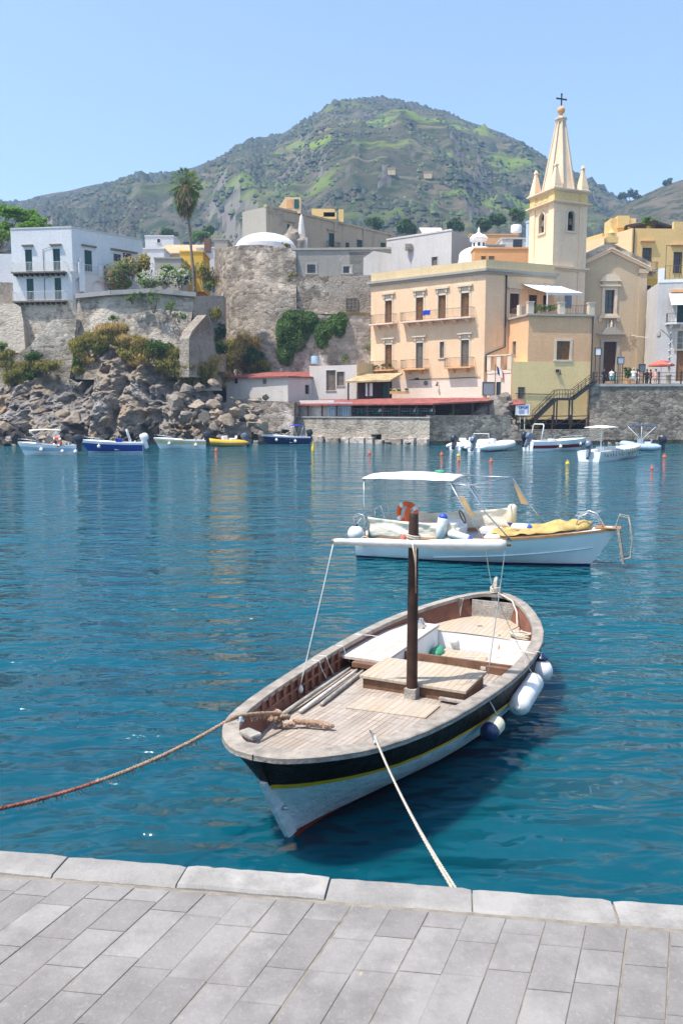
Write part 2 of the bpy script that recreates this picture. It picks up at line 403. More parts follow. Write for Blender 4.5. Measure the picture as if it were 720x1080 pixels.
M['pl_orange'] = plaster('terracotta_render', (.78, .43, .20), (.5, .28, .14), .3, .25)
M['pl_tan'] = plaster('old_tan_render', (.47, .385, .28), (.13, .11, .09), .85, .25, patch=(.27, .235, .20))
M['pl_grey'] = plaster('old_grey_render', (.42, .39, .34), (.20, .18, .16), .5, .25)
M['pl_ruin'] = plaster('ruined_render', (.36, .335, .30), (.12, .11, .10), .85, .3, patch=(.50, .47, .44))
M['pl_hut'] = plaster('worn_white_render', (.66, .62, .58), (.30, .27, .24), .6, .35, patch=(.46, .43, .41))
M['algae'] = plain('dark_algae', (.055, .05, .035), .6, .5, 1.5, bump=.5, bs=4)
M['concrete'] = plaster('quay_concrete', (.44, .41, .38), (.20, .18, .16), .6, .35, patch=(.30, .28, .26))
M['wall_grey'] = masonry('grey_rubble_wall', (.22, .20, .175), (.66, .61, .55), (.44, .41, .37), 1.5, (.50, .465, .42), .55)
M['wall_bastion'] = masonry('bastion_wall', (.17, .15, .13), (.50, .455, .40), (.36, .33, .295), 1.35, (.46, .43, .395), .28)
M['wall_ruin'] = masonry('ruined_wall', (.22, .19, .165), (.58, .51, .47), (.42, .38, .35), 1.2, (.56, .51, .49), .4)
M['wall_sea'] = masonry('sea_wall', (.15, .135, .12), (.52, .47, .41), (.30, .28, .25), 1.7, (.38, .35, .315), .3)
M['wall_butt'] = masonry('buttress_wall', (.27, .245, .215), (.36, .32, .28), (.30, .27, .24), 1.6, (.33, .30, .27), .75)
M['wall_light'] = masonry('light_sea_wall', (.24, .22, .195), (.46, .425, .38), (.36, .335, .30), 1.1, (.42, .39, .35), .75)
M['roof_red'] = plain('red_roof', (.27, .085, .07), .85, .3, 1.5, bump=.3, bs=9)
M['roof_tile'] = plain('clay_tiles', (.55, .33, .19), .9, .25, 1.2, bump=.4, bs=8)
M['roof_green'] = plain('mossy_tiles', (.40, .30, .16), .9, .3, 1.2, bump=.4, bs=8)
M['rock'] = rockmat('cliff_rock', (.13, .128, .13), (.42, .405, .395), (.36, .285, .21), .5)
M['rock_dark'] = rockmat('dark_boulder', (.065, .064, .068), (.15, .15, .155), (.11, .10, .095), .9)
M['rock_tan'] = rockmat('tan_boulder', (.36, .305, .25), (.54, .47, .40), (.42, .33, .24), .8)
M['rock_grey'] = rockmat('grey_boulder', (.26, .245, .23), (.46, .43, .40), (.34, .29, .24), .8)
M['leaf_green'] = leafmat('green_leaves', (0.131, 0.236, 0.038), (0.210, 0.333, 0.061))
M['leaf_dark'] = leafmat('dark_leaves', (0.061, 0.131, 0.032), (0.123, 0.210, 0.049))
M['leaf_pine'] = leafmat('pine_needles', (.16, .33, .03), (.25, .43, .05))
M['leaf_olive'] = leafmat('olive_scrub', (0.308, 0.296, 0.070), (0.472, 0.402, 0.107))
M['leaf_dry'] = leafmat('dry_scrub', (0.575, 0.413, 0.150), (0.700, 0.537, 0.225))
M['leaf_ivy'] = leafmat('ivy_leaves', (0.088, 0.175, 0.032), (0.175, 0.289, 0.061))
M['leaf_ole'] = leafmat('oleander_leaves', (0.189, 0.308, 0.095), (0.378, 0.450, 0.166))
M['petal_pink'] = leafmat('pink_petals', (0.605, 0.220, 0.220), (0.660, 0.352, 0.286), 1.2, .8)
M['petal_white'] = leafmat('white_petals', (0.726, 0.748, 0.638), (0.825, 0.825, 0.748), 1.1, .8)
M['palm_green'] = leafmat('palm_fronds', (.13, .22, .05), (.28, .33, .09))
M['palm_dead'] = leafmat('dead_fronds', (0.490, 0.333, 0.175), (0.630, 0.455, 0.263))
M['bark'] = plain('grey_bark', (.20, .165, .13), .9, .3, 4, bump=.5, bs=15)
M['skin'] = plain('skin', (.45, .26, .18), .6, .1, 5)
M['hair'] = plain('dark_hair', (.03, .02, .015), .7, .2, 9)
M['straw'] = plain('straw_hat', (.62, .52, .36), .9, .1, 9)
for n_, c_ in (('white', (.75, .74, .72)), ('pink', (.70, .42, .38)), ('black', (.02, .02, .025)), ('teal', (.05, .32, .33)), ('red', (.35, .06, .05)), ('grey', (.25, .26, .29)), ('blue', (.06, .12, .30))):
    M['cl_' + n_] = plain('clothing_' + n_, c_, .9, .1, 8)

def water_mat():
    m, nt, out = nmat('sea_water')
    p = N(nt, 'ShaderNodeBsdfPrincipled')
    f = noise_fac(nt, .05, 3, .35, .65)
    nt.links.new(mixc(nt, f, (.0017, .063, .098), (.0028, .080, .103)), p.inputs['Base Color'])
    p.inputs['Subsurface Weight'].default_value = 1; p.inputs['Subsurface Radius'].default_value = (.25, 1.0, 1.15); p.inputs['Subsurface Scale'].default_value = 1.4
    p.inputs['Roughness'].default_value = .06; p.inputs['IOR'].default_value = 1.333; p.inputs['Specular IOR Level'].default_value = .5
    nrm = None
    for sc_, st, di, stretch, det in ((.33, 1, .50, (.5, 1.3, 1), 1), (1.7, 1, .28, (.5, 1.2, 1), 2), (4.6, 1, .055, (.8, 1.1, 1), 1)):
        h = noise_fac(nt, sc_, det, 0, 1, stretch, .5, 'Object', .4)
        b = N(nt, 'ShaderNodeBump'); b.inputs['Strength'].default_value = st; b.inputs['Distance'].default_value = di; nt.links.new(h, b.inputs['Height'])
        if nrm: nt.links.new(nrm, b.inputs['Normal'])
        nrm = b.outputs[0]
    nt.links.new(nrm, p.inputs['Normal']); nt.links.new(p.outputs[0], out.inputs[0]); return m
M['water'] = water_mat()

def hill_mat(name, fields):
    m, nt, out = nmat(name)
    col = mixc(nt, noise_fac(nt, .012, 9, .35, .65, None, .65), (.048, .050, .028), (.125, .100, .072))
    col = mixc(nt, noise_fac(nt, .035, 8, .52, .72, (1, 1, .5), .7), col, (.16, .135, .105))
    col = mixc(nt, noise_fac(nt, .10, 6, .46, .60, None, .7), col, (.028, .044, .018))
    g = N(nt, 'ShaderNodeNewGeometry'); sx = N(nt, 'ShaderNodeSeparateXYZ'); nt.links.new(g.outputs['True Normal'], sx.inputs[0])
    r = N(nt, 'ShaderNodeMapRange'); r.inputs[1].default_value = .62; r.inputs[2].default_value = .48; nt.links.new(sx.outputs['Z'], r.inputs[0])
    col = mixc(nt, r.outputs[0], col, (.17, .15, .135))
    if fields:
        tc = N(nt, 'ShaderNodeTexCoord'); d = N(nt, 'ShaderNodeVectorMath', operation='DISTANCE'); nt.links.new(tc.outputs['Object'], d.inputs[0]); d.inputs[1].default_value = fields
        q = N(nt, 'ShaderNodeMapRange'); q.inputs[1].default_value = 90; q.inputs[2].default_value = 230; q.inputs[3].default_value = 1; q.inputs[4].default_value = 0; nt.links.new(d.outputs['Value'], q.inputs[0])
        f = noise_fac(nt, .02, 6, .53, .60, (.5, 1, 2.5), .6); k = N(nt, 'ShaderNodeMath', operation='MULTIPLY'); nt.links.new(f, k.inputs[0]); nt.links.new(q.outputs[0], k.inputs[1])
        col = mixc(nt, k.outputs[0], col, (.145, .20, .032))
        f = noise_fac(nt, .05, 6, .60, .68, (.3, .6, 4), .5); k = N(nt, 'ShaderNodeMath', operation='MULTIPLY'); nt.links.new(f, k.inputs[0]); nt.links.new(q.outputs[0], k.inputs[1])
        col = mixc(nt, k.outputs[0], col, (.16, .14, .075))
    finish(nt, out, col, .95, [(noise_fac(nt, .12, 9, .2, .8, None, .7), .6, .8)], spec=.05); return m
def paving_mat(name, c1, c2, s=3):
    m, nt, out = nmat(name)
    col = mixc(nt, island(nt, 0, 1), c1, c2)
    col = mixc(nt, noise_fac(nt, s, 8, .45, .75, None, .7), col, tuple(x * .72 for x in c1))
    col = mixc(nt, noise_fac(nt, s * .6, 6, .45, .72, None, .7), col, tuple(x * .68 for x in c1))
    col = mixc(nt, noise_fac(nt, s * 30, 4, .55, 1.0), col, tuple(min(1, x * 1.15) for x in c2))
    col = mixc(nt, noise_fac(nt, s * 2.3, 6, .66, .72, None, .7), col, (.40, .33, .25))
    finish(nt, out, col, .85, [(noise_fac(nt, s * 14, 8, .2, .8, None, .75), .45, .006), (noise_fac(nt, s * 2, 4), .2, .01)], spec=.25); return m
M['paver'] = paving_mat('paving_stone', (.225, .211, .198), (.305, .288, .27))
M['kerb'] = paving_mat('kerb_stone', (.30, .284, .263), (.385, .367, .34), 5)
M['joint'] = plain('sandy_joint', (.22, .195, .16), .95, .2, 20)
# ---------------------------------------------------------------- light
SUN_EL = R(64); SUN_AZ = Vector((-.91, -.41, 0)).normalized()
S = Vector((SUN_AZ.x * math.cos(SUN_EL), SUN_AZ.y * math.cos(SUN_EL), math.sin(SUN_EL)))
sun = bpy.data.objects.new('sun', bpy.data.lights.new('sun', 'SUN')); COL.objects.link(sun)
sun.data.energy = 4.0; sun.data.angle = R(.53); sun.data.color = (1, .94, .85)
sun.rotation_euler = (-S).to_track_quat('-Z', 'Y').to_euler()
w = bpy.data.worlds.new('World'); sc.world = w; w.use_nodes = True
nt = w.node_tree; bg = nt.nodes['Background']
sky = nt.nodes.new('ShaderNodeTexSky'); sky.sky_type = 'NISHITA'; sky.sun_disc = False
sky.sun_elevation = SUN_EL; sky.sun_rotation = math.atan2(S.x, S.y)
sky.altitude = 0; sky.air_density = 1.0; sky.dust_density = 1.2; sky.ozone_density = 1.0
nt.links.new(sky.outputs[0], bg.inputs[0]); bg.inputs[1].default_value = .15
sc.view_settings.view_transform = 'Standard'; sc.view_settings.look = 'None'; sc.view_settings.exposure = .95; sc.view_settings.gamma = 1
sc.view_settings.use_curve_mapping = False
cy = sc.cycles
cy.max_bounces = 6; cy.diffuse_bounces = 3; cy.glossy_bounces = 3; cy.transmission_bounces = 3; cy.volume_bounces = 0; cy.transparent_max_bounces = 6
cy.use_denoising = True; cy.caustics_reflective = False; cy.caustics_refractive = False; cy.sample_clamp_indirect = 6; cy.sample_clamp_direct = 2.5

# ---------------------------------------------------------------- air
hz = MB().box((0, 620, 205), (2600, 1480, 442)).build('haze', bpy.data.materials.new('haze'), origin=(0, 0, 0))
hm = hz.data.materials[0]; hm.use_nodes = True; hm.node_tree.nodes.clear()
ho = hm.node_tree.nodes.new('ShaderNodeOutputMaterial'); hv = hm.node_tree.nodes.new('ShaderNodeVolumePrincipled')
hv.inputs['Color'].default_value = (.44, .67, 1, 1); hv.inputs['Density'].default_value = .00042; hv.inputs['Anisotropy'].default_value = .1
hm.node_tree.links.new(hv.outputs[0], ho.inputs['Volume'])
tag(hz, kind='stuff')

# ---------------------------------------------------------------- water
mb = MB()
xs = [-700, -300, -150, -80, -40, -15, 0, 15, 40, 80, 150, 300, 700]; ys = [2.0, 6, 14, 30, 60, 110, 180]
for i in range(len(xs) - 1):
    for j in range(len(ys) - 1):
        pass
n = len(xs); mb.add([(x, y, 0) for y in ys for x in xs], [(j * n + i, j * n + i + 1, (j + 1) * n + i + 1, (j + 1) * n + i) for j in range(len(ys) - 1) for i in range(n - 1)])
struct(mb.build('water', M['water'], origin=(0, 0, 0)))

# ---------------------------------------------------------------- quay in front
E0 = Vector((-1.292, 2.955, 0)); E1 = Vector((1.161, 2.615, 0)); ED = (E1 - E0).normalized(); EN = Vector((ED.y, -ED.x, 0)); QZ = 1.75   # EN points back towards the camera
def qp(a, b, z): p = E0 + ED * a + EN * b; return Vector((p.x, p.y, z))
mb = MB()   # body of the quay
a0, a1 = -14, 14
mb.add([qp(a0, .03, -.6), qp(a1, .03, -.6), qp(a1, .03, QZ - .009), qp(a0, .03, QZ - .009), qp(a0, 9, -.6), qp(a1, 9, -.6), qp(a1, 9, QZ - .009), qp(a0, 9, QZ - .009)],
       [(0, 1, 2, 3), (3, 2, 6, 7), (0, 3, 7, 4), (1, 5, 6, 2), (4, 7, 6, 5)])
struct(mb.build('quay', M['joint'], origin=(0, 0, QZ)))
rng = random.Random(5)
mb = MB()   # kerb stones with rough, rounded front edges
a = -13.6; CW = .142
while a < 13.6:
    L = .485 + rng.uniform(-.03, .05); g = rng.uniform(.002, .006); nseg = 16; rows = []
    top = rng.uniform(-.004, .006)
    prof = [(.0, -.30), (.0, -.06), (.003, -.012), (.010, -.002), (.04, 0), (CW - .01, 0.001), (CW, -.008), (CW + .002, -.04)]
    for k in range(nseg + 1):
        t = k / nseg; aa = a + g + (L - 2 * g) * t; e = .004 if k in (0, nseg) else 0
        ring = []
        for (b, z) in prof:
            nb = .004 * noise.fractal(Vector((aa * 22, b * 25, 3)), 1, 2, 3) ; nz = .002 * noise.fractal(Vector((aa * 16, b * 22, 8)), 1, 2, 3)
            ring.append(qp(aa, b + nb + (e if b < .03 else 0), QZ + top + z + nz - e * .6))
        rows.append(ring)
    mb.loft(rows, close=False, cap=False)
    mb.add(rows[0], [tuple(range(len(prof)))]); mb.add(rows[-1], [tuple(range(len(prof)))])
    a += L
struct(mb.build('quay_edge', M['kerb'], smooth=35, origin=(0, 0, QZ)))
mb = MB()   # paving slabs laid in skew courses
PD = Vector((math.sin(R(23)), math.cos(R(23)), 0))      # the courses run this way
wrow = .128
sk = PD.dot(ED) / -PD.dot(EN)
for i in range(-60, 60):
    a = i * wrow + rng.uniform(-.004, .004); w_ = wrow
    b = CW + .028 + rng.uniform(0, .0); first = True
    b = CW + .018
    while b < 3.4:
        L = rng.uniform(.07, .16) if first and rng.random() < .6 else rng.choice((.17, .23, .29, .34)) * rng.uniform(.9, 1.1)
        first = False; g = .0016; h = QZ - .006 + rng.uniform(-.0012, .0012)
        def q(aa, bb, z): return qp(aa - bb * sk, bb, z)
        c = .0015
        lo = [q(a + g, b + g, h - .03), q(a + w_ - g, b + g, h - .03), q(a + w_ - g, b + L - g, h - .03), q(a + g, b + L - g, h - .03)]
        hi = [q(a + g + c, b + g + c, h), q(a + w_ - g - c, b + g + c, h), q(a + w_ - g - c, b + L - g - c, h), q(a + g + c, b + L - g - c, h)]
        md = [Vector((p.x, p.y, h - c)) for p in lo]
        mb.add(lo + md + hi, [(8, 9, 10, 11)] + [(s_ * 4 + k, s_ * 4 + (k + 1) % 4, s_ * 4 + 4 + (k + 1) % 4, s_ * 4 + 4 + k) for s_ in (0, 1) for k in range(4)])
        b += L
struct(mb.build('pavement', M['paver'], origin=(0, 0, QZ)))

# ---------------------------------------------------------------- hills
def interp(tab, x):
    if x <= tab[0][0]: return tab[0][1]
    for (a, b), (c, d) in zip(tab, tab[1:]):
        if x <= c:
            t = (x - a) / (c - a); return b + (d - b) * t
    return tab[-1][1]
def sst(a, b, x):
    t = min(1, max(0, (x - a) / (b - a))); return t * t * (3 - 2 * t)
SKY = [(-600, 262), (-300, 250), (-100, 235), (18, 213), (40, 207), (60, 203), (100, 195), (150, 187), (178, 182), (200, 178), (235, 164), (265, 150), (300, 140), (320, 127), (345, 112), (360, 107), (375, 105), (400, 104.5), (430, 108),
       (460, 117), (490, 127), (520, 137), (545, 147), (575, 168), (600, 181), (620, 190), (640, 204), (660, 212), (700, 222), (760, 235), (900, 255), (1400, 270)]
SKY2 = [(500, 330), (600, 262), (640, 230), (662, 213), (680, 204), (700, 195), (720, 189), (760, 176), (820, 165), (900, 160), (1100, 175), (1500, 220)]
def hill(name, tab, Yf, Yr, zf, px0, px1, nx, ny, amp, matl, seed):
    vs = []; info = []
    for j in range(ny + 1):
        t = j / ny
        for i in range(nx + 1):
            px = px0 + (px1 - px0) * i / nx
            zr = at(px, interp(tab, px), Yr).z; X = at(px, interp(tab, px), Yr).x
            if t <= .8:
                k = t / .8; Y = Yf + (Yr - Yf) * k; prof = k ** .93 * .86 + .14 * sst(.15, .55, k)
                z = zf + (zr - zf) * prof
                env = math.sin(PI * min(1, k * 1.02)) ** .6 if 0 < k < 1 else 0
                q = Vector((X * .011, Y * .0045, seed)); rdg = 1 - abs(noise.noise(q)) * 2
                q2 = Vector((X * .03, Y * .012, seed + 5)); rd2 = 1 - abs(noise.noise(q2)) * 2
                f = noise.fractal(Vector((X * .02, Y * .02, z * .02 + seed)), 1, 2, 5)
                d = env * amp * (.9 * rdg + .45 * rd2 - .6) + (.10 * amp + .22 * amp * env) * f
                z += d; Y -= d * .5
            else:
                k = (t - .8) / .2; Y = Yr + k * 420; z = zr - (zr - zf) * sst(0, 1, k) + (amp * .1 * noise.fractal(Vector((X * .02, Y * .02, seed)), 1, 2, 4)) * (1 - k)
            vs.append((X * (Y / Yr) ** .92, Y, z))
    n = nx + 1; fs = [(j * n + i, j * n + i + 1, (j + 1) * n + i + 1, (j + 1) * n + i) for j in range(ny) for i in range(nx)]
    return struct(MB().add(vs, fs).build(name, matl, smooth=True, origin=(0, 0, 0))), vs, n
HC = at(450, 172, 615)
hillo, HV, HN = hill('hill', SKY, 285, 900, 10, -420, 1250, 360, 150, 13, hill_mat('hillside', (HC.x, HC.y, HC.z)), 1.5)
hill2, HV2, HN2 = hill('hill', SKY2, 300, 560, 10, 540, 1350, 130, 60, 5, hill_mat('near_hillside', None), 8.3)
# scrub on the slopes: nobody could count it
def scrub(name, V, n, ny, count, mat_, rmin, rmax, seed, green=None):
    rng = random.Random(seed); mb = MB()
    nx = n - 1
    k = 0; tries = 0
    while k < count and tries < count * 6:
        tries += 1
        i = rng.randrange(nx); j = rng.randrange(int(ny * .79))
        p = Vector(V[j * n + i]); u = rng.random(); v = rng.random()
        p = p.lerp(Vector(V[j * n + i + 1]), u).lerp(Vector(V[(j + 1) * n + i]), v * .9)
        if noise.fractal(p * .022 + Vector((seed, 0, 0)), 1, 2, 4) < (rng.uniform(.12, .4) if rmin > 2 else rng.uniform(-.45, .3)): continue
        if green is None and (p - HC).length < 210 and noise.fractal(p * .016 + Vector((9, 2, 0)), 1, 2, 3) > .02: continue
        if green is not None and ((p - green).length > rng.uniform(40, 240)): continue
        r = rng.uniform(rmin, rmax) * (1.0 if rng.random() < .9 else 1.8)
        vs = []
        for d in ((1, 0, -.3), (.3, .95, -.3), (-.8, .6, -.3), (-.8, -.6, -.3), (.3, -.95, -.3), (.35, .2, .72), (-.35, -.25, .6)):
            vs.append(p + Vector((d[0] * r, d[1] * r, d[2] * r)) * rng.uniform(.7, 1.25))
        mb.add(vs, [(0, 1, 5), (1, 2, 5), (2, 6, 5), (2, 3, 6), (3, 4, 6), (4, 5, 6), (4, 0, 5)]); k += 1
    return tag(mb.build(name, mat_, origin=(0, 0, 0), smooth=True), 'scrub and small trees scattered over the hillside', 'scrub', kind='stuff')
scrub('hill_scrub', HV, HN, 150, 42000, leafmat('hill_scrub_leaves', (.024, .032, .014), (.065, .064, .030), 1.3, .5, 0), .7, 1.9, 3)
scrub('hill_bushes', HV, HN, 150, 5000, leafmat('hill_field_leaves', (.05, .085, .018), (.09, .125, .028), 1.3, .7, 0), .8, 2.2, 21, HC)
scrub('hill_copses', HV, HN, 150, 2600, leafmat('copse_leaves', (.016, .030, .011), (.040, .062, .020), 1.3, .6, 0), 2.2, 4.4, 33)
scrub('ridge_scrub', HV2, HN2, 60, 5500, leafmat('ridge_scrub_leaves', (.03, .04, .015), (.07, .07, .028), 1.4, .5, 0), .7, 1.6, 9)

# ---------------------------------------------------------------- ground under the town
GT = [(-500, 104, 14), (0, 104, 15), (76, 104, 15.5), (84, 100.6, 17), (205, 101.5, 17.3), (226, 114, 17), (240, 119, 18), (385, 119, 15), (396, 113, 8), (520, 104, 6.3), (600, 103, 6.3), (618, 92.5, 6.55), (1300, 92.5, 6.55)]
vs = []; cols = [(-500 + 12 * i) for i in range(151)]; rows = [0, .02, .06, .12, .2, .32, .5, .75, 1]
for t in rows:
    for px in cols:
        Yf = interp([(a, b) for a, b, c in GT], px); zf = interp([(a, c) for a, b, c in GT], px)
        Y = Yf + (310 - Yf) * t; zz = zf + (24 - zf) * sst(.05, .6, t) if px < 600 else zf + (24 - zf) * sst(.12, .6, t)
        vs.append(((px - 360) / F * Y, Y, zz))
nC = len(cols); fs = [(j * nC + i, j * nC + i + 1, (j + 1) * nC + i + 1, (j + 1) * nC + i) for j in range(len(rows) - 1) for i in range(nC - 1)]
vs2 = [(v[0], v[1], -1.5) for v in vs[:nC]]; b0 = len(vs); vs += vs2; fs += [(i, b0 + i, b0 + i + 1, i + 1) for i in range(nC - 1)]
struct(MB().add(vs, fs).build('ground', plain('earth', (.26, .23, .18), .95, .2, .3, bump=.3, bs=2), origin=(0, 0, 0)))

# ---------------------------------------------------------------- cliff
CT = [(-420, 385), (-60, 388), (0, 400), (20, 384), (40, 375), (62, 374), (80, 382), (96, 366), (112, 352), (130, 350), (150, 364), (172, 370), (190, 380), (210, 394), (224, 406), (238, 424), (290, 430)]
CB = [(-420, 86), (0, 83), (60, 84), (120, 85), (200, 88), (250, 92), (290, 95)]
vs = []; nx, ny = 420, 92; px0, px1 = -330, 238
for j in range(ny + 1):
    t = j / ny
    for i in range(nx + 1):
        px = px0 + (px1 - px0) * i / nx; Yb = interp(CB, px)
        zt = at(px, interp(CT, px), 93).z - 1.2
        if t < .8:
            k = t / .8; Y = Yb + (95.5 - Yb) * (k ** 1.5 if px > 30 else k ** 1.2); z = -.8 + (zt + .8) * k
            X = (px - 360) / F * Y
            q = Vector((X * .22, Y * .1, z * .14)); c1 = noise.cell(q + Vector((0, noise.noise(q * 2), 0)))
            v1 = noise.voronoi(Vector((X * .36 + z * .08, z * .13 - X * .04, 2)))[0]; v2 = noise.voronoi(Vector((X * .8, z * .6, 5)))[0]
            rid = (v1[1] - v1[0]); rid2 = v2[1] - v2[0]
            d = 3.0 * noise.fractal(Vector((X * .16, z * .07, 1.2)), 1, 2, 4) + 2.6 * min(rid, .5) + 1.0 * min(rid2, .45) + 1.05 * noise.fractal(Vector((X, Y, z)) * .9, .8, 2, 5) + .5 * abs(noise.noise(Vector((X * 1.3 + z * .3, z * .5, 4))))
            # two deep clefts
            for cx, wd, dp in ((-28.2, 1.2, 2.6), (-19.3, 1.0, 2.8), (-23.8, .7, 1.4)):
                d -= dp * math.exp(-((X - cx - .12 * (z - 6) * (1 if cx > -25 else -1)) / wd) ** 2)
            e = sst(1.02, .9, k) * sst(0, .1, k)
            p = Vector((X, Y - (d - 1.1) * e * .95, z + .45 * noise.noise(Vector((X * .5, Y * .5, z * .5))) * e))
        else:
            k = (t - .8) / .2; Y = 95.5 + k * 9.5; X = (px - 360) / F * Y; p = Vector((X, Y, zt + k * .8 + .9 * noise.fractal(Vector((X, Y, 0)) * .55, .9, 2, 5)))
        vs.append(p)
n = nx + 1
struct(MB().add(vs, [(j * n + i, j * n + i + 1, (j + 1) * n + i + 1, (j + 1) * n + i) for j in range(ny) for i in range(nx)]).build('cliff', M['rock'], origin=(0, 0, 0)))

# ---------------------------------------------------------------- boulders along the shore
rng = random.Random(23); BN = 0
def where(px):
    for a, b in ((17, 'left of the moored boats'), (84, 'behind the white boat with a lifebuoy'), (155, 'behind the bright blue motorboat'), (215, 'behind the white and beige motorboat'), (272, 'behind the yellow inflatable boat')):
        if px < a: return b
    return 'beside the navy motorboat'
def boulder(px, py, Y, w_, h_, kind):
    global BN; BN += 1
    p = at(px, py, Y); r = w_ / 870 * Y / 2; rh = h_ / 870 * Y / 2
    o = MB().blob((0, 0, 0), (r, r * rng.uniform(.8, 1.1), rh), 3, .22, 1.3, BN, cuts=15).build('boulder', M['rock_' + kind], local=True, smooth=22)
    o.location = p; o.rotation_euler = (rng.uniform(-.3, .3), rng.uniform(-.3, .3), rng.uniform(0, 6))
    nm = {'dark': 'dark grey volcanic', 'tan': 'pale tan', 'grey': 'light grey'}[kind]
    sz = 'large' if w_ > 24 else 'medium' if w_ > 14 else 'small'
    tag(o, f'{sz} {nm} boulder in the shore heap {where(px)}', 'boulder', 'boulders along the shore')
for (px, py, w_, h_, k_) in ((7, 452, 34, 22, 'tan'), (13, 463, 26, 14, 'tan'), (38, 458, 20, 16, 'grey'), (78, 440, 30, 18, 'tan'), (68, 436, 18, 10, 'tan'), (207, 428, 24, 18, 'tan'), (226, 426, 20, 13, 'tan'), (248, 434, 24, 15, 'tan'),
                             (266, 440, 22, 13, 'tan'), (240, 442, 26, 16, 'tan'), (215, 440, 22, 15, 'grey'), (268, 446, 30, 14, 'tan'), (195, 440, 26, 22, 'grey'), (185, 425, 24, 20, 'grey'), (278, 448, 22, 14, 'tan'), (258, 428, 20, 10, 'grey'), (228, 405, 20, 14, 'tan'), (210, 408, 18, 14, 'grey'), (195, 410, 18, 14, 'grey')):
    Y = 90 if py < 430 else 87.5
    boulder(px, py, Y, w_, h_, k_)
for i in range(120):
    px = rng.uniform(-30, 300); row = rng.random()
    py = 471 - row * 26 + rng.uniform(-2, 2); Y = 83.5 + row * 5.5
    if px > 262: py = 468 - row * 14; Y += 4
    w_ = rng.uniform(9, 22) * (1.1 - .3 * row)
    k_ = 'dark' if rng.random() < (.84 if px < 235 else .5) else rng.choice(('tan', 'grey'))
    boulder(px, py, Y, w_, w_ * rng.uniform(.5, .8), k_)
for i in range(34):
    px = rng.uniform(190, 282); row = rng.random(); boulder(px, 452 - 34 * row, 86.5 + 5 * row, rng.uniform(8, 17), rng.uniform(5, 11), rng.choice(('tan', 'grey', 'tan', 'dark')))
for i in range(16):
    px = rng.uniform(365, 720); p_ = at(px, 467.5, 90 if px > 540 else 87.5)
    boulder(px, 467.5, 86.5 if px < 540 else 90.4, rng.uniform(5, 10), rng.uniform(4, 6), 'grey' if rng.random() < .6 else 'dark')
    bpy.context.scene.collection.objects[-1]['label'] = 'small rock at the waterline below ' + ('the red-roofed restaurant wall' if px < 540 else 'the right-hand sea wall')
# ---------------------------------------------------------------- the wooden boat in front (x runs aft from the stem head, y to port, z up)
G = empty('wooden_boat', (-.63, 5.77, 0), 'wooden fishing boat with black and yellow strake and one mast, moored by the quay', 'boat', rz=math.atan2(.897, .443))
GL = 6.42
WB = [(0, .0), (.06, .20), (.15, .33), (.3, .46), (.6, .64), (1.0, .775), (1.6, .90), (2.4, 1.0), (3.2, 1.07), (4.0, 1.075), (4.6, 1.03), (5.1, .93), (5.5, .79), (5.85, .62), (6.1, .46), (6.28, .29), (6.38, .14), (6.42, 0)]
def smooth_tab(tab, x):   # catmull-rom
    if x <= tab[0][0]: return tab[0][1]
    for i in range(len(tab) - 1):
        x1, y1 = tab[i]; x2, y2 = tab[i + 1]
        if x <= x2:
            x0, y0 = tab[max(0, i - 1)]; x3, y3 = tab[min(len(tab) - 1, i + 2)]
            m1 = (y2 - y0) / (x2 - x0) if x2 > x0 else 0; m2 = (y3 - y1) / (x3 - x1) if x3 > x1 else 0
            h = x2 - x1; t = (x - x1) / h
            return (2*t**3 - 3*t**2 + 1) * y1 + (t**3 - 2*t**2 + t) * h * m1 + (-2*t**3 + 3*t**2) * y2 + (t**3 - t**2) * h * m2
    return tab[-1][1]
def gw(s):
    if s <= 0 or s >= GL: return 0.0
    if s < .15: return .33 * (s / .15) ** .42
    if s > 6.28: return .29 * ((GL - s) / .14) ** .5
    return smooth_tab(WB, s)
def sheer(s): return smooth_tab([(0, .90), (.6, .835), (1.4, .765), (2.4, .71), (3.6, .68), (4.8, .695), (5.6, .745), (6.42, .83)], s)
WL = [(0, 0), (.08, .07), (.2, .27), (.35, .55), (.5, .72), (.65, .74), (.8, .55), (.92, .24), (1, 0)]
def hull_pt(t, q, side, off=0):
    """t 0..1 stem to stern; q 0 gunwale .. 1 waterline .. 1.5 keel"""
    rake0 = .02 + .52 * (q ** 1.15) + (.05 if q > .95 else 0); rake1 = GL - .30 * min(q, 1.3) ** 1.2
    tt = t
    s = rake0 + (rake1 - rake0) * tt
    a = gw(GL * (.0 + tt)); b = max(0, smooth_tab(WL, tt))
    qq = min(q, 1)
    k = qq ** 1.35
    wd = a * (1 - k) + b * k
    wd += .07 * math.sin(PI * min(1, qq)) * math.sin(PI * tt) - .12 * math.sin(PI * qq) * max(0, 1 - tt / .16)
    if q > 1: wd *= max(0, 1 - (q - 1) / .5) ** .8
    z = sheer(GL * tt) * (1 - q)
    return Vector((s, side * (max(wd, .012) + off), z))
def hw(s, z):
    """half width of the hull at s and height z"""
    q = max(0, 1 - z / sheer(s)); a = hull_pt(0, q, 1).x; b = hull_pt(1, q, 1).x
    return hull_pt(min(1, max(0, (s - a) / (b - a))), q, 1).y
TS = [0, .004, .01, .02, .035, .055, .08, .11, .15, .2, .26, .33, .4, .48, .56, .64, .72, .79, .85, .9, .94, .965, .98, .99, .996, 1]
def hull_band(qs, off=0):
    mb = MB()
    for side in (-1, 1):
        rows = [[hull_pt(t, q, side, off) for t in TS] for q in qs]
        n = len(TS); vs = [p for r in rows for p in r]
        mb.add(vs, [(i * n + k, i * n + k + 1, (i + 1) * n + k + 1, (i + 1) * n + k) for i in range(len(rows) - 1) for k in range(n - 1)])
    return mb
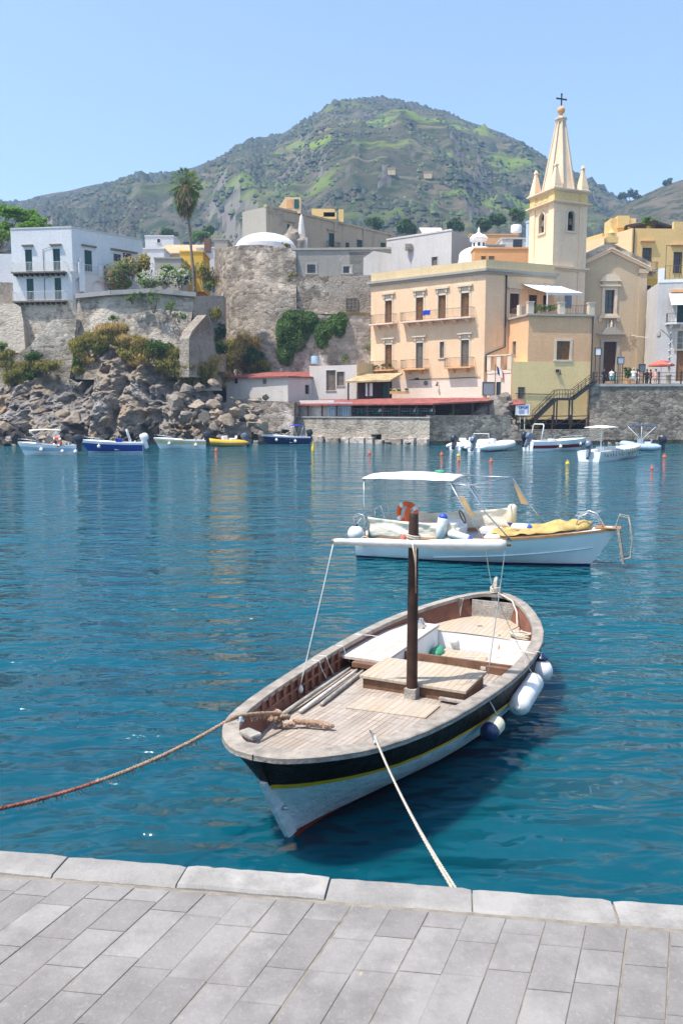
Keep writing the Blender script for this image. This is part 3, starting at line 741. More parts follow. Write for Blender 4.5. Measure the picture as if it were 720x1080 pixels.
hull_band([.345, .38, .44, .52, .6, .68, .76, .84, .9, .925]).build('hull', M['hull_white'], G, True, True, weld=True)
hull_band([.922, 1, 1.1, 1.25, 1.5], .003).build('boot_stripe', M['red_boot'], G, True, True, weld=True)
hull_band([.0, .04, .1, .18, .25, .315], .012).build('upper_strake', M['black_paint'], G, True, True, weld=True)
mb = hull_band([.308, .325, .342, .36], .02); mb.build('rubbing_strip', M['yellow_paint'], G, True, True, weld=True)
# stem post
mb = MB(); path = [hull_pt(0, q, 0) + Vector((-.02, 0, 0)) for q in (.27, .35, .45, .55, .65, .75, .85, .93)]
mb.loft([[p + Vector((0, -.028, 0)), p + Vector((-.035, -.018, 0)), p + Vector((-.035, .018, 0)), p + Vector((0, .028, 0)), p + Vector((.09, .022, 0)), p + Vector((.09, -.022, 0))] for p in path])
mb.build('stem_post', M['hull_white'], G, True, 40)
mb = MB(); path = [hull_pt(0, q, 0) for q in (.0, .08, .16, .24, .315)]
mb.loft([[p + Vector((-.012, -.03, 0)), p + Vector((-.012, .03, 0)), p + Vector((.10, .05, 0)), p + Vector((.10, -.05, 0))] for p in path]); mb.build('stem_head', M['black_paint'], G, True)
mb = MB().lathe([(.018, 0), (.018, .012), (.012, .03), (0, .034)], hull_pt(.0, .6, 0) + Vector((.04, -.035, 0)), 8, (-.2, -1, 0)); mb.build('bolt', M['steel'], G, True, True)
# covering board (gunwale cap)
mb = MB(); CAPW = .105
ST = [GL * t for t in TS]
def inset(s, d):   # a point d metres inside the gunwale line, on side +1
    e = .01; a = gw(max(0, s - e)); b = gw(min(GL, s + e)); tx, ty = 2 * e, b - a; L = math.hypot(tx, ty)
    nx, ny = ty / L, -tx / L
    return Vector((s + nx * d, max(0, gw(s) + ny * d), 0))
for side in (-1, 1):
    rows = []
    for s in ST:
        o = inset(s, -.03); i = inset(s, CAPW)
        o.y = max(o.y, 0); z = sheer(s)
        if s > 6.2 : i = Vector((min(i.x, 6.24), min(i.y, gw(min(s, 6.24))), 0))
        if s < .12: i = Vector((max(i.x, .15), i.y if s > .05 else 0, 0))
        rows.append([Vector((o.x, o.y * side, z - .012)), Vector((o.x, o.y * side, z + .022)), Vector((o.x + (.008 if s < 3 else -.008), max(0, o.y - .008) * side, z + .030)), Vector((i.x, i.y * side, z + .034)), Vector((i.x, i.y * side, z - .012))])
    mb.loft(rows, close=True, cap=False)
mb.build('gunwale', M['white_old'], G, True, 35, weld=True)
mb = MB()   # dark edge under the covering board
for side in (-1, 1):
    mb.loft([[Vector((inset(s, -.034).x, max(0, inset(s, -.034).y) * side, sheer(s) + z)) for z in (-.016, .008)] for s in ST], close=False, cap=False)
mb.build('rubbing_strip', M['grey_wood'], G, True, True, weld=True)
# inner bulwark
DZ = .24
def deckz(s): return sheer(s) - DZ if s < 3.9 else .53 - .0 * s
mb = MB()
for side in (-1, 1):
    rows = []
    for s in ST:
        if s < .12 or s > 6.22: continue
        i = inset(s, CAPW - .03); zb = (deckz(s) if s < 3.9 else .49) - (.01 if s < .8 else .03)
        zl = min(i.y - .012, hw(i.x, zb) - .035); rows.append([Vector((i.x, min(i.y, max(.02, hw(i.x, sheer(s) - .03) - .02)) * side, sheer(s) + .02)), Vector((i.x, max(.01, zl) * side, zb))])
    mb.loft(rows, close=False, cap=False)
mb.build('bulwark', M['brown_red'], G, True, True)
mb = MB()   # white frames fixed to the bulwark aft, transom board
for s, side in ((6.02, 1),):
    i = inset(s, CAPW - .02); mb.add([(i.x - .0, i.y, sheer(s) + .03), (i.x, i.y - .09, sheer(s) + .03), (i.x, i.y - .05, .53), (i.x, i.y - .01, .53)], [(0, 1, 2, 3)]); mb.extr([(i.x, i.y, sheer(s) + .03), (i.x, i.y - .10, sheer(s) + .03), (i.x, i.y - .02, .56)], (.03, 0, 0))
mb.build('knee', M['white_old'], G, True)
MB().box((6.12, -.04, .655), (.03, .62, .26)).build('stern_board', M['grey_wood'], G, True)
# rib openings along the port bulwark
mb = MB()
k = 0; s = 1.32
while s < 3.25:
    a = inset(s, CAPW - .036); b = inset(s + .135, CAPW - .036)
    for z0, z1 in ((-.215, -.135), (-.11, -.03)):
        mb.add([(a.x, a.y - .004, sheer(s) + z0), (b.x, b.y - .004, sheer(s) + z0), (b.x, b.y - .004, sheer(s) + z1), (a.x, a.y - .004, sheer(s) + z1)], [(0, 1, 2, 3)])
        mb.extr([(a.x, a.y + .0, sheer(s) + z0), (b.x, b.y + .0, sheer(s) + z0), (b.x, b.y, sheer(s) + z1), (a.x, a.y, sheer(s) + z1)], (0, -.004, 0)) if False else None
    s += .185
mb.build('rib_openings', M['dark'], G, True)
mb = MB()
s = 1.26
while s < 3.4:
    a = inset(s, CAPW - .02); mb.bar((a.x, a.y - .018, sheer(s) - .25), (a.x, a.y - .018, sheer(s) + .01), .045, .03); s += .185
a = [inset(1.2 + .1 * k, CAPW - .02) for k in range(23)]
for p, q in zip(a, a[1:]):
    mb.bar((p.x, p.y - .022, sheer(p.x) - .095), (q.x, q.y - .022, sheer(q.x) - .095), .03, .022)
mb.build('ribs', M['brown_red'], G, True)
# deck forward
mb = MB()
def deck_strip(s0, s1, ns, zf, y0=None, y1=None, th=0):
    rows = []
    for k in range(ns + 1):
        s = s0 + (s1 - s0) * k / ns; wmax = max(0.02, min(inset(s, CAPW - .03).y - .005, hw(s, zf(s)) - .03))
        L = -wmax if y0 is None else max(y0, -wmax); H = wmax if y1 is None else min(y1, wmax)
        rows.append([Vector((s, L + (H - L) * j / 10, zf(s) + .045 * (1 - ((L + (H - L) * j / 10) / max(.3, gw(s))) ** 2))) for j in range(11)])
    mb.loft(rows, close=False, cap=False)
deck_strip(.2, 4.0, 40, lambda s: sheer(s) - DZ)
mb.build('deck', M['deck'], G, True, True)
MB().add([(x, y, z) for x, y, z in []], []) 
mb = MB(); zf = lambda s: sheer(s) - DZ + .045
vs = [(2.08, .28, zf(2.1) + .012), (2.52, .27, zf(2.5) + .012), (2.62, -.50, zf(2.6) + .004), (2.2, -.50, zf(2.2) + .004)]
mb.extr(vs, (0, 0, -.05)); mb.build('deck_hatch', M['deck_tan'], G, True)
# raised main hatch
mb = MB(); hz0, hz1 = .45, .625
mb.box((3.13, -.13, (hz0 + hz1) / 2 - .01), (.66, 1.12, hz1 - hz0 - .03))
mb.build('hatch_coaming', M['hatch_side'], G, True, bevel=.008)
h_ = MB().box((3.13, -.13, hz1), (.72, 1.17, .035)).build('hatch_cover', M['deck_tan'], G, True, bevel=.006)
MB().box((3.33, .62, .565), (.10, .34, .06)).build('thwart', M['hatch_side'], G, True, bevel=.006)
MB().box((2.76, -.70, .53), (.05, .52, .03)).build('deck_bar', M['grey_wood'], G, True, bevel=.005)  # narrow raised grey strip across the starboard side of the deck
# cockpit: floor, side benches, bulkheads, aft deck
CF = .20
mb = MB(); mb.box((4.5, .0, CF - .02), (1.5, 1.5, .04)); mb.build('cockpit_floor', M['deck_tan'], G, True)
mb = MB(); mb.box((4.02, -.1, .39), (.04, 1.9, .36)); mb.build('bulkhead', M['hatch_side'], G, True)
mb = MB(); mb.box((5.22, -.02, .36), (.03, 1.7, .34)); mb.build('bulkhead', M['white'], G, True)
def bench(side, s0, s1, inner, top, name):
    mb = MB(); rows = []
    for k in range(15):
        s = s0 + (s1 - s0) * k / 14; o = inset(s, CAPW - .035).y
        rows.append([Vector((s, inner * side, top)), Vector((s, o * side, top)), Vector((s, o * side, top - .03)), Vector((s, inner * side, top - .03))])
    mb.loft(rows); b = mb.build(name, M['deck_pale'], G, True)
    MB().box(((s0 + s1) / 2, (inner + .02) * side, (CF + top - .032) / 2), (s1 - s0 - .02, .02, top - CF - .034)).build('bench_side', M['white'], b, True)
bench(1, 3.38, 5.2, .43, .62, 'bench'); bench(-1, 3.98, 5.34, .50, .52, 'bench')
MB().box((3.98, -.80, .50), (.09, .46, .10)).build('thwart', M['hatch_side'], G, True, bevel=.005)
MB().box((4.98, -.02, .30), (.40, .85, .03)).build('foot_board', M['deck_tan'], G, True, bevel=.005)
mb = MB(); deck_strip(5.2, 6.16, 12, lambda s: .50 + .02 * (s - 5.2)); mb.build('stern_deck', M['deck_tan'], G, True, True)
MB().lathe([(.0, .0), (.04, .0), (.04, .012), (0, .014)], (5.6, .0, .545), 10).build('deck_fitting', M['steel'], G, True)
mb = MB(); mb.lathe([(.06, 0), (.055, .06), (.03, .075), (.03, .10), (.02, .105), (0, .106)], (5.02, .62, .622), 14); mb.tube([(4.88, .58, .66), (4.94, .60, .66)], .05, 8); mb.build('deck_fitting', M['steel'], G, True, 40)
mb = MB(); mb.lathe([(.0, -.02), (.05, -.015), (.062, 0.01), (.05, .03), (0, .035)], (5.2, .22, .42), 12, (-1, 0, 0)); mb.build('deck_fitting', M['white'], G, True, True)
mb = MB(); mb.blob((4.95, .36, .31), (.13, .10, .09), 2, .5, 1.4, 3); tg = mb.build('green_bag', M['green_pl'], None, True, True)
tg.location = G.matrix_world @ Vector((0, 0, 0))
# bow fittings
mb = MB(); mb.box((.30, .23, sheer(.3) + .055), (.10, .17, .05), R(-20)); mb.build('bow_chock', M['grey_wood'], G, True, bevel=.015)
mb = MB(); mb.tube([(.74, -.62, sheer(.8) + .035), (.74, -.62, sheer(.8) + .06)], .012, 6); mb.tube([(.66, -.66, sheer(.8) + .062), (.72, -.63, sheer(.8) + .068), (.80, -.58, sheer(.8) + .068), (.88, -.52, sheer(.8) + .062)], [.008, .013, .013, .008], 6)
mb.build('cleat', M['steel'], G, True, True)
mb = MB(); mb.lathe([(.03, 0), (.03, .01), (.014, .018), (.018, .035), (0, .04)], (.62, .53, sheer(.6) + .03), 8); mb.build('fairlead', M['steel'], G, True, True)
# rudder head with its lashing
mb = MB(); mb.loft([[Vector((6.34 + x * k + dx, y * k2, z)) for x, y in ((-.06, -.035), (.06, -.035), (.06, .035), (-.06, .035))] for z, k, k2, dx in ((.70, 1.2, 1.2, 0), (.88, 1.1, 1.1, -.01), (.94, .7, .9, -.03), (1.02, .55, .75, -.01), (1.07, .5, .7, .02), (1.09, .2, .4, .025))])
mb.build('rudder_head', M['grey_wood'], G, True, bevel=.008)
mb = MB()
for z in (.885, .905, .925, .94): mb.tube([(6.33 + .085 * math.cos(a), .065 * math.sin(a), z + .006 * math.sin(2 * a)) for a in [2 * PI * k / 14 for k in range(14)]], .012, 6, True)
mb.build('lashing', M['rope_white'], G, True, True)
# mast, yard with furled sail, rigging
mast_l = Vector((2.73, -.155, .50)); top = 2.40
mb = MB(); n = 10
mb.loft([[mast_l + Vector((r * math.cos(2 * PI * k / n), r * math.sin(2 * PI * k / n), z - .50)) for k in range(n)] for z, r in ((.44, .058), (.8, .056), (1.6, .053), (2.2, .050), (2.38, .047), (2.40, .038))])
mb.build('mast', M['dark_brown'], G, True, 40)
MB().box(mast_l + Vector((0, 0, .045)), (.125, .125, .13)).build('mast_step', M['grey_wood'], G, True, bevel=.006)
gm = Matrix.Rotation(math.atan2(.897, .443), 4, 'Z'); gmi = gm.inverted(); GO = Vector((-.63, 5.77, 0))
def gl(p): return (gmi @ (Vector(p) - GO)) 
Ym = (gm @ mast_l + GO).y
ya = gl(at(352, 570.5, Ym - .10)); yb = gl(at(533, 574.5, Ym - .10))
mb = MB(); K = 28; rows = []
for k in range(K + 1):
    t = k / K; p = ya.lerp(yb, t); p.z -= .012 * math.sin(PI * t)
    r = .026 + .016 * sst(0, .3, t) + .010 * math.sin(9 * t) * .4 + (.006 * noise.noise(Vector((t * 22, 0, 0)))) + (.012 if t > .55 else 0)
    if k in (0, K): r *= .8
    rows.append((p, r))
mb.tube([p for p, r in rows], [r for p, r in rows], 10); yo = mb.build('furled_sail', M['canvas'], G, True, True)
mb = MB(); mb.tube([ya.lerp(yb, -.012), ya.lerp(yb, 1.03)], .017, 8); mb.build('yard', M['varnish'], G, True, True)
mb = MB()
mz = ya.lerp(yb, .47)
for dz in (-.05, -.02, .01, .04, .06): mb.tube([mast_l + Vector((.066 * math.cos(a), .066 * math.sin(a), mz.z + dz - .50 + .01 * math.sin(a))) for a in [2 * PI * k / 12 for k in range(12)]], .010, 5, True)
mb.tube([mz + Vector((-.06, -.0, 0)), mz + Vector((-.09, -.03, -.1)), mz + Vector((-.07, -.04, -.22))], .007, 5)
for t in (.18, .66, .9): 
    p = ya.lerp(yb, t); mb.tube([p + Vector((.05 * math.cos(a) * gm[0][0], .05 * math.cos(a) * -gm[1][0], .05 * math.sin(a))) for a in [2 * PI * k / 10 for k in range(10)]], .006, 5, True)
mb.build('lashing', M['rope_white'], G, True, True)
MB().blob(mz + Vector((-.02, .11, .03)), (.03, .03, .05), 2, .1).build('float', M['red_cloth'], G, True, True)
mb = MB(); mb.tube([mz + Vector((-.1, -.05, -.03)), mz + Vector((-.12, -.06, -.25)), mz + Vector((-.11, -.06, -.48))], .006, 5); mb.build('loose_line', M['rope'], G, True, True)
def gline(a, b, sag=.02, r=.005, m='line', name='stay'):
    a = Vector(a); b = Vector(b); return MB().tube([a.lerp(b, k / 8) + Vector((0, 0, -4 * sag * (k / 8) * (1 - k / 8))) for k in range(9)], r, 5).build(name, M[m], G, True, True)
pl = inset(2.2, CAPW - .03); gline(ya, (pl.x, pl.y - .04, .60), .015, .0055)
gline(yb, (3.52, -.72, .60), .02, .0055); gline(ya.lerp(yb, .88), (6.30, .03, .95), .06, .005)
MB().blob((pl.x, pl.y - .05, .60), (.03, .03, .045), 2, .1).build('block', M['line'], G, True, True)
for s in (2.75, 2.95, 3.42):
    q = inset(s, CAPW); MB().tube([(s, gw(s) - .02, sheer(s) + .037), (s + .01, q.y, sheer(s) + .036), (s + .02, q.y - .03, sheer(s) - .06), (s + .05, q.y - .07, sheer(s) - .16)], .005, 5).build('lashing', M['line'], G, True, True)
q = inset(4.0, 0); MB().tube([(3.95, q.y, sheer(4) + .038), (4.05, q.y - .18, sheer(4) + .02), (4.2, .55, .64), (4.3, .44, .632)], .005, 5).build('lashing', M['line'], G, True, True)
MB().tube([(4.1, -gw(4.1) - .02, sheer(4.1) + .037), (4.15, -.9, sheer(4.1) + .037), (4.4, -.6, .545), (4.75, -.05, .36)], .005, 5).build('lashing', M['line'], G, True, True)
# things lying in the boat, in world coordinates
def gw_(p): return gm @ Vector(p) + GO
tg.location = (0, 0, 0); tg.data.transform(Matrix.Translation(GO) @ gm); tag(tg, 'green bag lying in the cockpit of the wooden boat', 'bag')
for k, (s0, y0, s1, y1, dz) in enumerate(((1.55, .70, 3.32, .83, .0), (1.75, .60, 3.36, .735, 0), (2.05, .53, 3.40, .665, 0))):
    a = Vector((s0, y0, sheer(s0) - DZ + .055)); b = Vector((s1, y1, sheer(s1) - DZ + .06)); d = (b - a)
    mb = MB(); mb.tube([gw_(a + d * t) for t in (0, .2, .5, .8, 1)], [.020, .022, .021, .02, .018], 8)
    o = mb.build('pole', M[('grey_wood', 'deck_pale', 'grey_wood')[k]], smooth=True)
    tag(o, ('longest wooden pole stowed against the port ribs of the wooden boat', 'middle pale wooden pole of three stowed on the boat deck', 'shortest grey pole stowed innermost on the boat deck')[k], 'pole')
# ropes
def rope_path(a, b, sag, n=28): 
    a = Vector(a); b = Vector(b); return [a.lerp(b, k / n) - Vector((0, 0, 4 * sag * (k / n) * (1 - k / n))) for k in range(n + 1)]
rng = random.Random(2)
bowp = gw_((.62, .60, sheer(.6) + .055)); ringp = gw_((1.30, .55, .70))
P1 = rope_path(ringp, bowp, -.015, 8); BOL = Vector((-3.45, 3.12, 1.765)); P2 = rope_path(bowp, BOL, .38, 44)
MR = empty('mooring_rope', bowp, 'long tan and reddish frayed rope running from the boat bow off to the left', 'rope')
def twisted(mb, P, r, strands=3, pitch=.09):
    # resample
    Q = [P[0]]; 
    for a, b in zip(P, P[1:]):
        m = max(1, int((b - a).length / .018))
        for k in range(1, m + 1): Q.append(a.lerp(b, k / m))
    L = 0; T = []
    for i, p in enumerate(Q):
        if i: L += (p - Q[i - 1]).length
        T.append(L)
    for k in range(strands):
        path = []
        for i, p in enumerate(Q):
            d = (Q[min(i + 1, len(Q) - 1)] - Q[max(i - 1, 0)]).normalized(); x = d.orthogonal().normalized(); x = d.cross(Vector((0, 0, 1))).normalized() if abs(d.z) < .95 else x; y = x.cross(d)
            a = 2 * PI * (k / strands + T[i] / pitch); path.append(p + (x * math.cos(a) + y * math.sin(a)) * r * .52)
        mb.tube(path, r * .56, 5)
mb = MB(); twisted(mb, P1 + P2[1:15], .016); mb.build('rope_part', M['rope'], MR, smooth=True)
mb = MB(); twisted(mb, P2[14:], .0135); mb.build('rope_part', M['rope_red'], MR, smooth=True)
mb = MB()
for k in range(150):
    i = rng.randrange(2, 30); p = P2[i].lerp(P2[i + 1], rng.random()); L = rng.uniform(.02, .065)
    q = p + Vector((rng.uniform(-.03, .03), rng.uniform(-.02, .02), -L)); mb.bar(p, q, .003)
for k in range(60):
    p = P1[1].lerp(P1[-1], rng.random()); mb.bar(p, p + Vector((rng.uniform(-.03, .03), rng.uniform(-.03, .03), -rng.uniform(.02, .06))), .004)
mb.build('frayed_fibres', M['rope'], MR)
mb = MB()   # the tangle of its end on the deck
zd = sheer(1.4) - DZ + .06
kn = [(1.30, .55, .70), (1.36, .62, .69), (1.33, .68, .64), (1.24, .63, .64), (1.27, .53, .68), (1.36, .50, .66), (1.38, .58, .62), (1.30, .60, .62), (1.26, .50, zd + .02), (1.36, .42, zd + .03), (1.44, .34, zd + .02), (1.46, .22, zd + .03), (1.44, .12, zd + .02), (1.40, .20, zd + .03), (1.38, .32, zd + .03), (1.34, .44, zd + .05), (1.38, .30, zd + .05), (1.42, .16, zd + .03), (1.44, .06, zd + .02)]
kn2 = []
for a, b in zip(kn, kn[1:]):
    for t in (0, .25, .5, .75): kn2.append(gw_(Vector(a).lerp(Vector(b), t)) + Vector((rng.gauss(0, .006), rng.gauss(0, .006), rng.gauss(0, .004))))
twisted(mb, kn2, .023)
for k in range(50):
    p = rng.choice(kn2); mb.bar(p, p + Vector((rng.gauss(0, .025), rng.gauss(0, .025), rng.gauss(-.01, .015))), .004)
mb.build('knotted_end', M['rope'], MR, smooth=True)
cl = gw_((.78, -.60, sheer(.8) + .07)); ring = qp(1.77, -.06, 1.58)
ML = empty('mooring_line', cl, 'pale doubled mooring line from the starboard cleat down to the quay', 'rope')
for dx in (0, .022):
    mb = MB(); twisted(mb, rope_path(cl + Vector((dx * .3, 0, 0)), ring + Vector((dx, 0, 0)), .055 + dx, 24), .0075, 3, .04); mb.build('rope_strand', M['rope_white'], ML, smooth=True)
mb = MB(); mb.tube([ring + Vector((.01 + .05 * math.sin(a), .0, .05 * math.cos(a) - .04)) for a in [2 * PI * k / 14 for k in range(14)]], .008, 6, True); mb.box(ring + Vector((.01, -.06, .01)), (.05, .09, .05))
tag(mb.build('mooring_ring', M['rust'], smooth=40), 'rusty mooring ring fixed to the quay face where the pale line ends', 'mooring ring')
# coil of rope on the stern deck
mb = MB(); pts = []
for k in range(0, 80):
    a = k * .42; r = .10 + .015 * math.sin(k * .9); pts.append(gw_((5.32 + r * 1.0 * math.cos(a) * .55, -.62 + r * math.sin(a) * 1.25, .56 + .0006 * k + .005 * math.sin(k * 1.7))))
pts += [gw_(p) for p in ((5.5, -.45, .58), (5.62, -.5, .60), (5.9, -.42, .72), (6.1, -.3, .83), (6.26, -.08, .87), (6.32, .02, .90))]
mb.tube(pts, .012, 6); tag(mb.build('coiled_rope', M['rope_white'], smooth=True), 'pale coil of rope lying on the stern deck of the wooden boat', 'rope')
mb = MB(); pts = [gw_(p) for p in ((5.30, -.35, .55), (5.24, -.36, .52), (5.20, -.38, .40), (5.12, -.42, .27), (5.0, -.38, .235), (4.9, -.30, .34), (4.82, -.34, .345), (4.86, -.44, .34), (4.75, -.46, .25), (4.6, -.42, .23), (4.5, -.30, .22), (4.42, -.40, .22))]
mb.tube(pts, .013, 6); tag(mb.build('stern_rope', M['rope'], smooth=True), 'tan rope hanging over the stern bulkhead into the cockpit', 'rope')
# fenders on the starboard side
def hang(o_, p, q): return MB().tube([p, p.lerp(q, .5) + Vector((.005, 0, 0)), q], .006, 5).build('lanyard', M['line'], o_, smooth=True)
def fender_cyl(name, a, b, r, mats, label, group, up, endk=.8):
    a = Vector(a); b = Vector(b); ax = (b - a); L = ax.length; o = empty(name, a, label, 'fender', group)
    pr = [(.02, 0), (r * .45, .01), (r * .8, r * .25), (r, r * .7), (r, L - r * .7), (r * .8, L - r * .25), (r * .45, L - .01), (.02, L)]
    mb = MB(); mb.lathe(pr, a, 20, ax); mb.build('body', M[mats[0]], o, smooth=True)
    if len(mats) > 1:
        mb = MB(); e = .004; mb.lathe([(.02, -e), (r * .45 + e, .006), (r * .8 + e, r * .25), (r + e, r * .7), (r + e, L * .36), (r - .004, L * .362)], a, 20, ax); mb.build('end_cap', M[mats[1]], o, smooth=True)
    else:
        for e, sgn in ((a, -1), (b, 1)):
            mb = MB(); mb.lathe([(.028, -.02), (.03, .015), (.012, .03), (.0, .031)], e, 10, ax * sgn); mb.build('eye', M['fender'], o, smooth=True)
    hang(o, b + ax.normalized() * .01, Vector(up)); return o
A = Vector((.443, .897, 0))
def gpx(px, py, z): return onz(px, py, z)
FG = 'fenders along the starboard side'
fender_cyl('fender', gw_((3.10, -1.15, .43)), gw_((3.86, -1.15, .50)), .112, ('fender',), 'long white cylinder fender hung lengthwise on the wooden boat side', FG, gw_((3.75, -1.06, .72)))
fender_cyl('fender', gw_((2.34, -1.05, .40)), gw_((2.62, -1.10, .45)), .085, ('fender_cream', 'fender_blue'), 'short cream fender with navy end on the wooden boat side', FG, gw_((2.5, -1.0, .73)))
o = empty('fender', gw_((4.28, -1.12, .48)), 'round white ball fender on the wooden boat starboard quarter', 'fender', FG)
c = gw_((4.28, -1.12, .48)); MB().lathe([(.001, -.132)] + [(.132 * math.sin(PI * k / 14), -.132 * math.cos(PI * k / 14)) for k in range(1, 14)] + [(.001, .132)], c, 24).build('body', M['fender'], o, smooth=True)
MB().lathe([(.075, .135), (.06, .16), (.03, .175), (.025, .2), (0, .205)], c, 16).build('neck', M['fender_blue'], o, smooth=True); hang(o, c + Vector((0, 0, .2)), gw_((4.2, -1.08, .72)))
# ---------------------------------------------------------------- generic hull (x forward from the transom, z up)
def hull_rows(L, B, fb0, fb1, rake, qs, full=.55, tr=.86, ns=18, off=0, draft=.25):
    rows = {}
    T = [i / ns for i in range(ns + 1)]; T[-1] = .999
    def pt(t, q, side):
        sh = fb0 + (fb1 - fb0) * t ** 2
        w0 = B / 2 * (tr + (1 - tr) * math.sin(min(1, t / .5) * PI / 2)) * ((1 - max(0, (t - full) / (1 - full)) ** 2.1) if t > full else 1)
        w1 = B / 2 * .86 * tr * ((1 - max(0, (t - .25) / .75) ** 1.7) if t > .25 else 1)
        k = max(0, min(1, q)); k = k ** 1.5
        wd = max(.008, w0 * (1 - k) + w1 * k) * (1 if q <= 1 else max(0, 1 - (q - 1) / .6))
        s = t * (L - rake * min(1.4, q) ** 1.1); z = sh * (1 - q) if q <= 1 else -draft * (q - 1) / .6
        return Vector((s, side * (wd + off), z))
    return T, pt
def hull_mesh(L, B, f0, f1, rake, qs, off=0, transom=True, **k):
    T, pt = hull_rows(L, B, f0, f1, rake, qs, off=off, **k); mb = MB(); n = len(T)
    for side in (-1, 1):
        vs = [pt(t, q, side) for q in qs for t in T]
        mb.add(vs, [(i * n + j, i * n + j + 1, (i + 1) * n + j + 1, (i + 1) * n + j) for i in range(len(qs) - 1) for j in range(n - 1)])
    if transom:
        a = [pt(0, q, -1) for q in qs]; b = [pt(0, q, 1) for q in qs]
        mb.add(a + b, [(i, i + 1, len(qs) + i + 1, len(qs) + i) for i in range(len(qs) - 1)])
    return mb, T, pt
def outboard(root, x, z, mat_, yaw=0, tilt=0, y=0, s=1.0):
    o = empty_child('outboard_motor', (x, y, z), root, (0, R(tilt), yaw))
    mb = MB(); mb.loft([[Vector((-.30 * k * s + dx, a * .17 * k * s, zz * s)) for k_, a in ()] or [Vector((cx * s, sy * s, zz * s)) for cx, sy in ((-.34 * k + dx, -.13 * k), (-.12 + dx, -.17 * k), (.14 * k + dx, -.14 * k), (.18 * k + dx, 0), (.14 * k + dx, .14 * k), (-.12 + dx, .17 * k), (-.34 * k + dx, .13 * k), (-.38 * k + dx, 0))] for zz, k, dx in ((.18, .7, -.06), (.26, .95, -.08), (.45, 1.05, -.08), (.62, .95, -.08), (.70, .6, -.08))])
    mb.build('cowling', M[mat_], o, True, 50)
    mb = MB(); mb.loft([[Vector((cx * s, sy * s, zz * s)) for cx, sy in ((-.22 * k, -.06 * k), (.05, -.08 * k), (.05, .08 * k), (-.22 * k, .06 * k))] for zz, k in ((.2, 1.2), (-.1, 1), (-.35, .8))]); mb.box((.06 * s, 0, .12 * s), (.16 * s, .2 * s, .26 * s)); mb.build('leg', M[mat_], o, True)
    return o
def empty_child(name, loc, parent, rot=(0, 0, 0)):
    o = bpy.data.objects.new(name, None); COL.objects.link(o); o.parent = parent; o.location = loc; o.rotation_euler = rot; return o
def ring_pts(c, r, ax, n=20):
    c = Vector(c); x = Vector(ax).normalized().orthogonal().normalized(); y = Vector(ax).normalized().cross(x); return [c + (x * math.cos(a) + y * math.sin(a)) * r for a in [2 * PI * k / n for k in range(n)]]
def lifebuoy(p, r, ax, label, tilt=None):
    o = empty('lifebuoy', p, label, 'lifebuoy')
    MB().tube(ring_pts(p, r, ax, 24), r * .27, 10, True).build('ring', M['orange'], o, smooth=True)
    mb = MB(); q = ring_pts(p, r, ax, 24)
    for k in (0, 6, 12, 18): mb.tube([q[k].lerp(q[(k + 1) % 24], t) for t in (-.3, .5, 1.3)], r * .30, 10)
    mb.build('band', M['white'], o, smooth=True); return o
# ---------------------------------------------------------------- the white motor boat with a canopy
ang = math.atan2(-2.0, 5.45); m0 = Vector((.58, 20.0, 0)); ML_ = 5.85
MO = empty('motor_boat', m0, 'white wooden motor boat with white canopy and yellow tarpaulin moored behind the fishing boat', 'boat', rz=ang)
mm = Matrix.Translation(m0) @ Matrix.Rotation(ang, 4, 'Z')
def mw(p): return mm @ Vector(p)
qs = [0, .1, .25, .4, .55, .7, .85, .97, 1.2, 1.6]
mb, T, pt = hull_mesh(ML_, 1.95, .50, .86, .55, qs, full=.45, tr=.8); mb.build('hull', M['white_gloss'], MO, True, 40, weld=True)
mb, T, pt2 = hull_mesh(ML_, 1.95, .50, .86, .55, [.95, 1.0, 1.1], off=.006, full=.45, tr=.8); mb.build('boot_stripe', M['navy_hull'], MO, True, True)
mb = MB()   # spray rail
for side in (-1, 1): mb.tube([pt(t, .80 - .52 * max(0, (t - .3)) ** 1.0 if t > .3 else .86, side) + Vector((0, side * .004, -.02 if t > .3 else 0)) for t in [.35 + .6 * k / 12 for k in range(13)]], .014, 5)
mb.build('spray_rail', M['white_gloss'], MO, True, True)
mb = MB()
for side in (-1, 1):
    rows = []
    for t in T:
        p = pt(t, 0, side); rows.append([p + Vector((0, side * .03, -.03)), p + Vector((0, side * .03, .02)), Vector((p.x - .02, max(0, abs(p.y) - .13) * side, p.z + .02)), Vector((p.x - .02, max(0, abs(p.y) - .13) * side, p.z - .03))])
    mb.loft(rows)
mb.build('gunwale', M['varnish'], MO, True)
mb = MB(); rows = []
for k in range(17):
    t = .52 + .46 * k / 16; p = pt(t, 0, 1); rows.append([Vector((p.x, p.y * j, p.z + .01 + .05 * (1 - j * j))) for j in (-.97, -.6, -.2, .2, .6, .97)])
mb.loft(rows, close=False, cap=False); mb.build('foredeck', M['white'], MO, True, True)
MB().box((1.6, 0, .26), (3.0, 1.5, .04)).build('cockpit_floor', M['deck_pale'], MO, True)
mb = MB(); mb.box((2.1, -.1, .52), (.7, .9, .5)); mb.box((2.2, -.1, .82), (.35, .7, .12)); mb.build('engine_box', M['white'], MO, True, bevel=.03)
mb = MB(); mb.box((.25, 0, .5), (.3, 1.3, .12)); mb.box((3.0, .35, .62), (.5, .5, .14)); mb.build('seat', M['white'], MO, True, bevel=.03)
MB().tube(ring_pts((2.42, -.1, .98), .16, (1, 0, .5), 18), .014, 6, True).build('steering_wheel', M['dark_brown'], MO, True, True)
